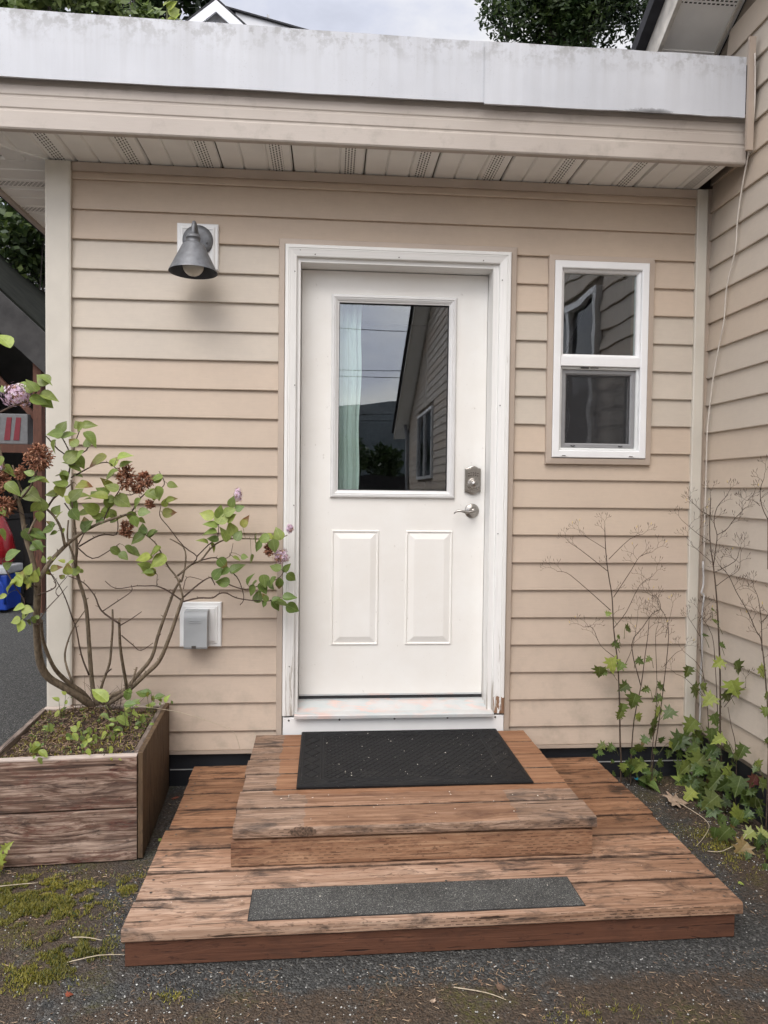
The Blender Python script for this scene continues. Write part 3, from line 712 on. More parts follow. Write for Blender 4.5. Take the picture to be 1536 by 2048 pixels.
# ---- door frame
frame = MB(); frame.box(0.955, 0.986, -0.020, 0.138, 0.33, 2.384); frame = part(frame, 'door_frame', 'casing_paint')
m_ = MB(); m_.box(1.851, 1.894, -0.020, 0.138, 0.33, 2.384); part(m_, 'jamb', 'casing_paint', frame)
m_ = MB(); m_.box(0.9865, 1.8505, -0.018, 0.138, 2.346, 2.384); part(m_, 'jamb_head', 'casing_paint_h', frame)
m_ = MB(); m_.box(1.8365, 1.8508, 0.126, 0.137, 0.37, 2.345); m_.box(0.9862, 1.0, 0.126, 0.137, 0.37, 2.345); part(m_, 'stop', 'casing_paint', frame)
# casing: three mitred boards with a stepped face
def mitre_frame(name, x0, x1, z0, z1, prof, mats, parent, sides='LTR'):
    """prof = [(inset from outer edge, y)]; each side its own mesh with mitred corners at the top"""
    for sd in sides:
        m_ = MB(); vs = []
        for i, y in prof:
            if sd == 'L': vs.append([(x0 + i, y, z0 + (i if 'B' in sides else 0)), (x0 + i, y, z1 - i)])
            if sd == 'R': vs.append([(x1 - i, y, z0 + (i if 'B' in sides else 0)), (x1 - i, y, z1 - i)])
            if sd == 'T': vs.append([(x0 + i, y, z1 - i), (x1 - i, y, z1 - i)])
            if sd == 'B': vs.append([(x0 + i, y, z0 + i), (x1 - i, y, z0 + i)])
        fl = [p for r in vs for p in r]; n = len(prof)
        fs = [(2 * k, 2 * k + 1, 2 * k + 3, 2 * k + 2) for k in range(n - 1)]
        fs += [tuple(2 * k for k in range(n)), tuple(2 * k + 1 for k in range(n))[::-1], (0, 1, 2 * n - 1, 2 * n - 2)]
        m_.add(fl, fs)
        part(m_, name, mats[0] if sd in 'LR' else mats[-1], parent)
cas = [(0.0, 0.0), (0.0, -0.040), (0.003, -0.043), (0.014, -0.043), (0.0155, -0.0395), (0.019, -0.0395), (0.0205, -0.043), (0.024, -0.0415), (0.048, -0.036), (0.051, -0.033), (0.051, 0.0)]
mitre_frame('casing_board', 0.920, 1.928, 0.327, 2.416, cas, ['casing_paint', 'casing_paint_h'], frame)
jch = [(0.0, -0.001), (0.0, -0.026), (0.002, -0.029), (0.0245, -0.031), (0.0265, -0.028), (0.0265, -0.001)]
mitre_frame('trim_channel', 0.8915, 1.9565, 0.168, 2.4435, jch, ['trim_tan'], frame)
# nail heads
m_ = MB()
for (x, z) in [(0.962, 2.297), (0.965, 1.80), (0.965, 1.27), (0.965, 0.82), (0.95, 0.55), (1.887, 2.29), (1.886, 1.73), (1.886, 1.15), (0.985, 2.392), (1.05, 2.374), (1.42, 2.374), (1.80, 2.374)]: disc(m_, (x, -0.0425 if x < 1 and z < 2.3 else -0.0415, z), 0.0028, 8)
part(m_, 'nail_head', 'screw_dark', frame)['kind'] = 'stuff'

# ---- door leaf
DX0, DX1, DZ0, DZ1, DY = 0.9885, 1.849, 0.382, 2.342, 0.080
LX0, LX1, LZ0, LZ1 = 1.137, 1.690, 1.320, 2.222
m_ = MB()
for (x0, x1, z0, z1) in [(DX0, LX0, DZ0, DZ1), (LX1, DX1, DZ0, DZ1), (LX0, LX1, DZ0, LZ0), (LX0, LX1, LZ1, DZ1)]: pass
vs = [(DX0, DY, DZ0), (DX1, DY, DZ0), (DX1, DY, DZ1), (DX0, DY, DZ1), (LX0, DY, LZ0), (LX1, DY, LZ0), (LX1, DY, LZ1), (LX0, DY, LZ1)]
vb = [(x, DY + 0.044, z) for x, y, z in vs]
fs = [(j, (j + 1) % 4, 4 + (j + 1) % 4, 4 + j) for j in range(4)]
m_.add(vs + vb, fs + [tuple(8 + i for i in f)[::-1] for f in fs] + [(j, (j + 1) % 4, 8 + (j + 1) % 4, 8 + j)[::-1] for j in range(4)] + [(4 + j, 4 + (j + 1) % 4, 12 + (j + 1) % 4, 12 + j) for j in range(4)])
door = part(m_, 'door', 'door'); door['label'] = 'white half-glass door with keypad lock and two raised panels'
# glazing frame: moulded ring, proud of the leaf
m_ = MB(); m_.nested(1.1235, 1.7045, 1.3045, 2.2365, [(0, DY + 0.001), (0, DY - 0.006), (0.006, DY - 0.014), (0.014, DY - 0.015), (0.0155, DY - 0.011), (0.018, DY - 0.011), (0.020, DY - 0.0125), (0.029, DY - 0.007), (0.031, DY - 0.004), (0.036, DY - 0.003), (0.036, DY + 0.018)])
part(m_, 'glass_trim', 'lite_trim', door)
m_ = MB(); m_.nested(1.1590, 1.6690, 1.3400, 2.2010, [(0, DY + 0.006), (0.0035, DY + 0.006), (0.0035, DY + 0.014)]); part(m_, 'gasket', 'gasket_dark', door)
m_ = MB(); m_.box(1.1555, 1.6725, DY + 0.0125, DY + 0.0165, 1.3365, 2.2045); part(m_, 'glass_pane', 'door_glass', door)
for (x0, x1) in ((1.1335, 1.3535), (1.4795, 1.6995)):
    m_ = MB(); m_.nested(x0, x1, 0.619, 1.155, [(0, DY + 0.002), (0.0, DY - 0.0012), (0.003, DY - 0.0055), (0.007, DY - 0.0055), (0.0095, DY - 0.0008), (0.0125, DY - 0.0008), (0.040, DY - 0.0085), (0.0415, DY - 0.0085)], cap=True)
    part(m_, 'raised_panel', 'door', door)
m_ = MB(); m_.box(0.989, 1.849, DY + 0.004, DY + 0.04, 0.366, 0.3815); part(m_, 'door_sweep', 'gasket_dark', door)
m_ = MB(); m_.box(0.989, 1.849, DY - 0.003, DY + 0.003, 0.3825, 0.390); part(m_, 'door_shoe', 'sill', door)
# sill and kick board
m_ = MB(); m_.prism([(-0.060, 0.318), (-0.060, 0.331), (-0.056, 0.334), (-0.018, 0.339), (0.074, 0.366), (0.13, 0.366), (0.13, 0.331), (-0.044, 0.331), (-0.044, 0.318)], 0.974, 1.876, lambda a, p, q: (a, p, q)); part(m_, 'door_sill', 'sill')
m_ = MB(); m_.prism([(-0.0, 0.16), (-0.034, 0.16), (-0.034, 0.314), (-0.032, 0.317), (0.0, 0.317)], 0.9225, 1.9275, lambda a, p, q: (a, p, q)); kick = part(m_, 'kick_board', 'pvc_white')
for x in (0.949, 1.176, 1.425, 1.668, 1.889):
    m_ = MB(); disc(m_, (x, -0.0355, 0.304 + 0.004 * (x - 0.95)), 0.0042, 10); m_.lathe([(0.0042, 0), (0.0046, -0.0015)], (x, -0.0355, 0.304 + 0.004 * (x - 0.95)), 'y', 10); part(m_, 'screw', 'screw_dark', kick)
# keypad deadbolt: arched plate, buttons, dome with key cylinder
def outline(pts, y0, y1, bev, mbx, mi=0):
    cx = sum(p[0] for p in pts) / len(pts); cz = sum(p[1] for p in pts) / len(pts); n = len(pts)
    def ring(y, k): return [(cx + (x - cx) * k, y, cz + (z - cz) * k) for x, z in pts]
    rs = [ring(y0, 1.0), ring(y1 + bev, 1.0), ring(y1, 1 - bev * 22), ]
    vs = [p for r in rs for p in r]
    mbx.add(vs, [(n * k + i, n * k + (i + 1) % n, n * k + n + (i + 1) % n, n * k + n + i) for k in range(2) for i in range(n)] + [tuple(2 * n + i for i in range(n))], mi)
lx0, lx1 = 1.7515, 1.8265; lcx = (lx0 + lx1) / 2
pl = [(lx0, 1.338)] + [(lx0 + 0.012 + 0.051 * i / 8, 1.338 - 0.009 * math.sin(math.pi * (i / 8)) - 0.002) for i in range(9)] + [(lx1, 1.338), (lx1, 1.447), (lx1 - 0.010, 1.450)] + [(lx1 - 0.012 - 0.051 * i / 8, 1.450 + 0.0105 * math.sin(math.pi * (i / 8))) for i in range(9)] + [(lx0 + 0.010, 1.450), (lx0, 1.447)]
m_ = MB(); outline(pl, DY, DY - 0.016, 0.004, m_); pl2 = [(lcx + (x - lcx) * 0.80, 1.394 + (z - 1.394) * 0.86) for x, z in pl]; outline(pl2, DY - 0.0155, DY - 0.0195, 0.0015, m_)
m_.lathe([(0.029, 0.0), (0.029, 0.006), (0.026, 0.011), (0.023, 0.012), (0.021, 0.010), (0.021, 0.018), (0.018, 0.026), (0.015, 0.027), (0.0115, 0.024), (0.0105, 0.027), (0.0, 0.027)], (1.790, DY - 0.019, 1.376), 'y', 28, 0)
for r_ in range(2):
    for c_ in range(5):
        bx_ = 1.7685 + c_ * 0.0105; bz = 1.4135 + r_ * 0.0115 + 0.0035 * math.sin(math.pi * c_ / 4)
        m_.lathe([(0.0001, 0.0026), (0.0026, 0.0022), (0.0034, 0.0)], (bx_, DY - 0.0195, bz), 'y', 8, 1)
m_.box(1.7892, 1.7908, DY - 0.0475, DY - 0.0455, 1.371, 1.381, 1)
part(m_, 'keypad_lock', ['satin_nickel', 'nickel_dark'], door)
m_ = MB(); hc = (1.7885, DY, 1.2495)
m_.lathe([(0.034, 0.0), (0.034, 0.004), (0.031, 0.007), (0.016, 0.013), (0.013, 0.020), (0.012, 0.042), (0.009, 0.046), (0.0, 0.046)], hc, 'y', 30)
m_.tube([(hc[0] + 0.004, DY - 0.044, hc[2] + 0.001), (hc[0] - 0.012, DY - 0.048, hc[2] - 0.004), (hc[0] - 0.035, DY - 0.050, hc[2] - 0.006), (hc[0] - 0.060, DY - 0.050, hc[2] + 0.000), (hc[0] - 0.080, DY - 0.048, hc[2] - 0.002), (hc[0] - 0.092, DY - 0.045, hc[2] - 0.012)], 0.0085, 0.0035, 10, sub=4)
part(m_, 'lever_handle', 'satin_nickel', door)

# ---- window
m_ = MB(); m_.nested(2.1315, 2.572, 1.5005, 2.391, [(0, 0.0), (0, -0.034), (0.003, -0.037), (0.030, -0.037), (0.034, -0.034), (0.034, -0.020)])
m_.box(2.1655, 2.538, -0.034, 0.01, 1.917, 1.958, 0, 0.003)
win = part(m_, 'window', 'window_white'); win['label'] = 'narrow white vinyl window with screened lower half'
mitre_frame('trim_channel', 2.1045, 2.5985, 1.4705, 2.4175, [(0.0, -0.001), (0.0, -0.026), (0.002, -0.030), (0.024, -0.033), (0.0268, -0.030), (0.0268, -0.001)], ['trim_tan'], win, 'LTRB')
m_ = MB(); m_.nested(2.165, 2.5385, 1.958, 2.358, [(0, -0.024), (0.004, -0.026), (0.013, -0.018), (0.0165, -0.012), (0.0165, 0.012)]); part(m_, 'glazing_bead', 'window_white', win)
m_ = MB(); m_.box(2.178, 2.526, -0.003, 0.001, 1.970, 2.346); part(m_, 'glass_pane', 'window_glass', win)
m_ = MB(); m_.nested(2.165, 2.5385, 1.5335, 1.917, [(0, -0.020), (0.004, -0.022), (0.011, -0.019), (0.013, -0.016), (0.013, 0.02)]); part(m_, 'sash_frame', 'bead_grey', win)
m_ = MB(); m_.nested(2.178, 2.5255, 1.5465, 1.904, [(0, -0.008), (0.002, -0.011), (0.016, -0.011), (0.019, -0.008), (0.022, -0.006), (0.022, 0.004)]); part(m_, 'screen_frame', 'screen_frame', win)
m_ = MB(); m_.add([(2.199, -0.004, 1.567), (2.505, -0.004, 1.567), (2.505, -0.004, 1.884), (2.199, -0.004, 1.884)], [(0, 1, 2, 3)]); part(m_, 'insect_screen', 'screen', win)
m_ = MB(); m_.nested(2.176, 2.53, 1.545, 1.906, [(0, 0.022), (0.022, 0.020), (0.026, 0.024), (0.026, 0.034)]); part(m_, 'inner_sash', 'screen_frame', win)
m_ = MB(); m_.box(2.199, 2.507, 0.026, 0.030, 1.566, 1.886); part(m_, 'glass_pane', 'window_glass', win)
m_ = MB(); m_.box(2.2625, 2.300, -0.0236, -0.0205, 1.9085, 1.9145); m_.box(2.308, 2.345, -0.0236, -0.0205, 1.910, 1.9135); part(m_, 'sash_sticker', 'gasket_dark', win)
for x in (2.172, 2.487):
    m_ = MB(); m_.box(x, x + 0.028, -0.0395, -0.0365, 1.5075, 1.5125, 0); m_.box(x + 0.005, x + 0.021, -0.0402, -0.0394, 1.508, 1.511, 1); part(m_, 'weep_hole', ['window_white', 'screw_dark'], win)
for x in (2.235, 2.46):
    m_ = MB(); m_.tube([(x - 0.010, -0.0125, 1.5575), (x, -0.0145, 1.5545), (x + 0.010, -0.0125, 1.5575)], 0.002, 0.002, 6); part(m_, 'screen_latch', 'gasket_dark', win)

# curtain hanging inside the door glass
m_ = MB(); n = 40; rows = []
for j in range(15):
    z = 1.30 + 0.93 * j / 14
    rows.append([(1.098 + (0.170 + (0.004 * math.sin(j * 0.9)) - 0.012 * (1 - j / 14)) * i / n, 0.150 + 0.010 * math.sin(i * 0.72 + 0.25 * math.sin(j * .6)) + 0.006 * math.sin(i * 1.9 + j * 0.2), z) for i in range(n + 1)])
m_.add([p for r_ in rows for p in r_], [(j * (n + 1) + i, j * (n + 1) + i + 1, (j + 1) * (n + 1) + i + 1, (j + 1) * (n + 1) + i) for j in range(14) for i in range(n)], 0, True)
tag(m_.build('curtain', 'curtain'), 'pale mint green curtain hanging inside the glass of the door', 'curtain')

# ------------------------------------------------------------------ right-hand house wing (gable wall)
wing = thing('house_wing', 'tall tan vinyl-sided gable wall of the house at the right', 'house', (4.5, -5, 0))
WX = 2.884
rfn = lambda a, n_, z: (WX - n_, a, z)
RIDGE_Y, RS = -5.7, 0.55
def rake_z(y): return 3.345 + (RS * (-y) if y > RIDGE_Y else RS * (-RIDGE_Y) - RS * (RIDGE_Y - y))
def rake_y(z): d = (z - 3.345) / RS; return (-d, 2 * RIDGE_Y + d)
WWIN = [(-2.55, -1.31, 1.15, 2.70), (-10.6, -8.6, 1.55, 2.8)]
z0 = 0.226; k = 0
while z0 < 6.35:
    ya, yb = (0.0, -12.2)
    if z0 > 3.10: ya = 1.9
    q = rake_y(z0 + 0.13)
    ya, yb = min(ya, q[0]), max(yb, q[1])
    if ya - yb > 0.1:
        segs = [(ya, yb)]
        for (w0, w1, b0, b1) in WWIN:
            if z0 < b1 and z0 + E5 > b0 + 0.06:
                new = []
                for (p, q_) in segs:
                    if p > w1 + 0.03 and q_ < w0 - 0.03: new += [(p, w1 + 0.03), (w0 - 0.03, q_)]
                    else: new.append((p, q_))
                segs = new
        for (p, q_) in segs:
            m_ = MB(); board(m_, p, q_, z0, E5, rfn, 900 + k); o = part(m_, 'siding_board', 'siding', wing)
            tint(o, FADE if k % 5 in (1, 2, 3) else (0.52, 0.435, 0.35), 0.02)
    z0 += E5; k += 1
m_ = MB(); m_.prism([(0.0, 0.2), (-12.15, 0.2), (-12.15, rake_z(-12.15) - 0.02), (RIDGE_Y, rake_z(RIDGE_Y) - 0.02), (1.9, 2.30), (1.9, 2.2), (0.0, 2.2)], WX + 0.002, WX + 0.1, lambda a, p, q: (a, p, q)); part(m_, 'wall_core', 'sheathing', wing)
m_ = MB(); m_.box(WX + 0.004, WX + 0.2, -12.15, 0.15, -0.05, 0.222); part(m_, 'foundation', 'foundation_black', wing)
# rake overhang: soffit, frieze, barge board, roof edge
XO = 2.585
def rake_strip(prof, name, mat, y0=1.9, y1=-12.9, parent=wing):
    m_ = MB()
    for (a, b_) in ((y0, RIDGE_Y), (RIDGE_Y, y1)):
        m_.prism(prof, a, b_, lambda y, p, q: (p, y, rake_z(y) + q))
    return part(m_, name, mat, parent)
rake_strip([(XO + 0.02, 0.0), (WX - 0.001, 0.0), (WX - 0.001, 0.012), (XO + 0.02, 0.012)], 'rake_soffit', 'soffit_white')
for (i, y) in enumerate([0.62, 0.31, -0.02, -0.33, -0.64]):
    m_ = MB(); m_.prism([(-0.006, -0.003), (0.006, -0.003), (0.006, 0.002), (-0.006, 0.002)], XO + 0.022, WX - 0.03, lambda a, p, q: (a, y + p, rake_z(y + p) - 0.0015 + q)); part(m_, 'soffit_joint', 'soffit_white', wing)
m_ = MB(); m_.add([(XO + 0.025, -0.34, rake_z(-0.34) - 0.0022), (WX - 0.03, -0.34, rake_z(-0.34) - 0.0022), (WX - 0.03, -0.19, rake_z(-0.19) - 0.0022), (XO + 0.025, -0.19, rake_z(-0.19) - 0.0022)], [(0, 1, 2, 3)]); part(m_, 'soffit_vent', 'vent_x', wing)
rake_strip([(WX - 0.030, -0.016), (WX - 0.0185, -0.016), (WX - 0.0185, -0.001), (WX - 0.030, -0.001)], 'frieze_trim', 'post_beige')
rake_strip([(XO, -0.02), (XO + 0.019, -0.02), (XO + 0.019, 0.15), (XO, 0.15)], 'barge_board', 'old_fascia')
rake_strip([(XO - 0.05, 0.125), (XO - 0.001, 0.125), (XO - 0.001, 0.152), (5.2, 0.152), (5.2, 0.19), (XO - 0.05, 0.19)], 'roof_edge', 'roof_black')
m_ = MB(); m_.box(WX + 0.11, 6.0, -12.1, -12.0, 0, 3.0); part(m_, 'end_wall', 'house_grey', wing)
m_ = MB(); m_.tube([(XO + 0.1, -12.95, 3.05), (2.75, -12.7, 2.85), (2.82, -12.25, 2.6), (2.83, -12.22, 0.2)], 0.04, 0.04, 8); part(m_, 'downspout', 'house_grey', wing)
for (w0, w1, b0, b1) in WWIN:
    m_ = MB(); yfn = lambda x, y, z: (WX + y, x, z)
    m_.nested(w0, w1, b0, b1, [(0, 0.0), (0, -0.045), (0.05, -0.05), (0.055, -0.03), (0.055, 0.0)], yfn)
    ym = (w0 + w1) / 2; m_.box(WX - 0.045, WX + 0.01, ym - 0.03, ym + 0.03, b0 + 0.05, b1 - 0.05)
    wv = part(m_, 'window', 'window_white', wing)
    m_ = MB(); m_.box(WX - 0.012, WX - 0.006, w0 + 0.05, w1 - 0.05, b0 + 0.05, b1 - 0.05); part(m_, 'glass_pane', 'dark_glass', wv)
# loose trim strip at the joint with the roof edging
m_ = MB(); m_.prism([(2.828, -0.352), (2.856, -0.352), (2.856, -0.338), (2.828, -0.338)], 2.765, 3.225, lambda a, p, q: (p - 0.004 * math.sin((a - 2.7) * 6), q, a)); part(m_, 'end_trim', 'trim_tan', wing)
# cables on the corner
m_ = MB(); m_.tube([(2.845, -0.362, 3.15), (2.852, -0.358, 3.02), (2.858, -0.345, 2.90), (2.855, -0.325, 2.80), (2.858, -0.311, 2.759), (2.858, -0.274, 2.645), (2.857, -0.247, 2.518), (2.855, -0.241, 2.393), (2.856, -0.179, 2.25), (2.856, -0.166, 2.112), (2.856, -0.131, 2.009), (2.855, -0.089, 1.86), (2.853, -0.066, 1.708), (2.85, -0.060, 1.618), (2.851, -0.058, 1.4), (2.849, -0.060, 1.2), (2.852, -0.058, 1.02)], 0.0032, 0.0032, 8, sub=3)
tag(m_.build('wall_cable', 'cable_white'), 'thin cream cable drooping down the right-hand gable wall', 'cable')
m_ = MB(); m_.tube([(2.846, -0.060, 1.03), (2.850, -0.062, 0.93), (2.839, -0.066, 0.885), (2.852, -0.066, 0.870), (2.846, -0.064, 0.78), (2.850, -0.064, 0.6), (2.846, -0.064, 0.45), (2.848, -0.066, 0.33), (2.842, -0.066, 0.24)], 0.0042, 0.0042, 8, sub=3)
tag(m_.build('wall_cable', 'cable_grey'), 'short grey cable behind the weeds low in the wall corner', 'cable')

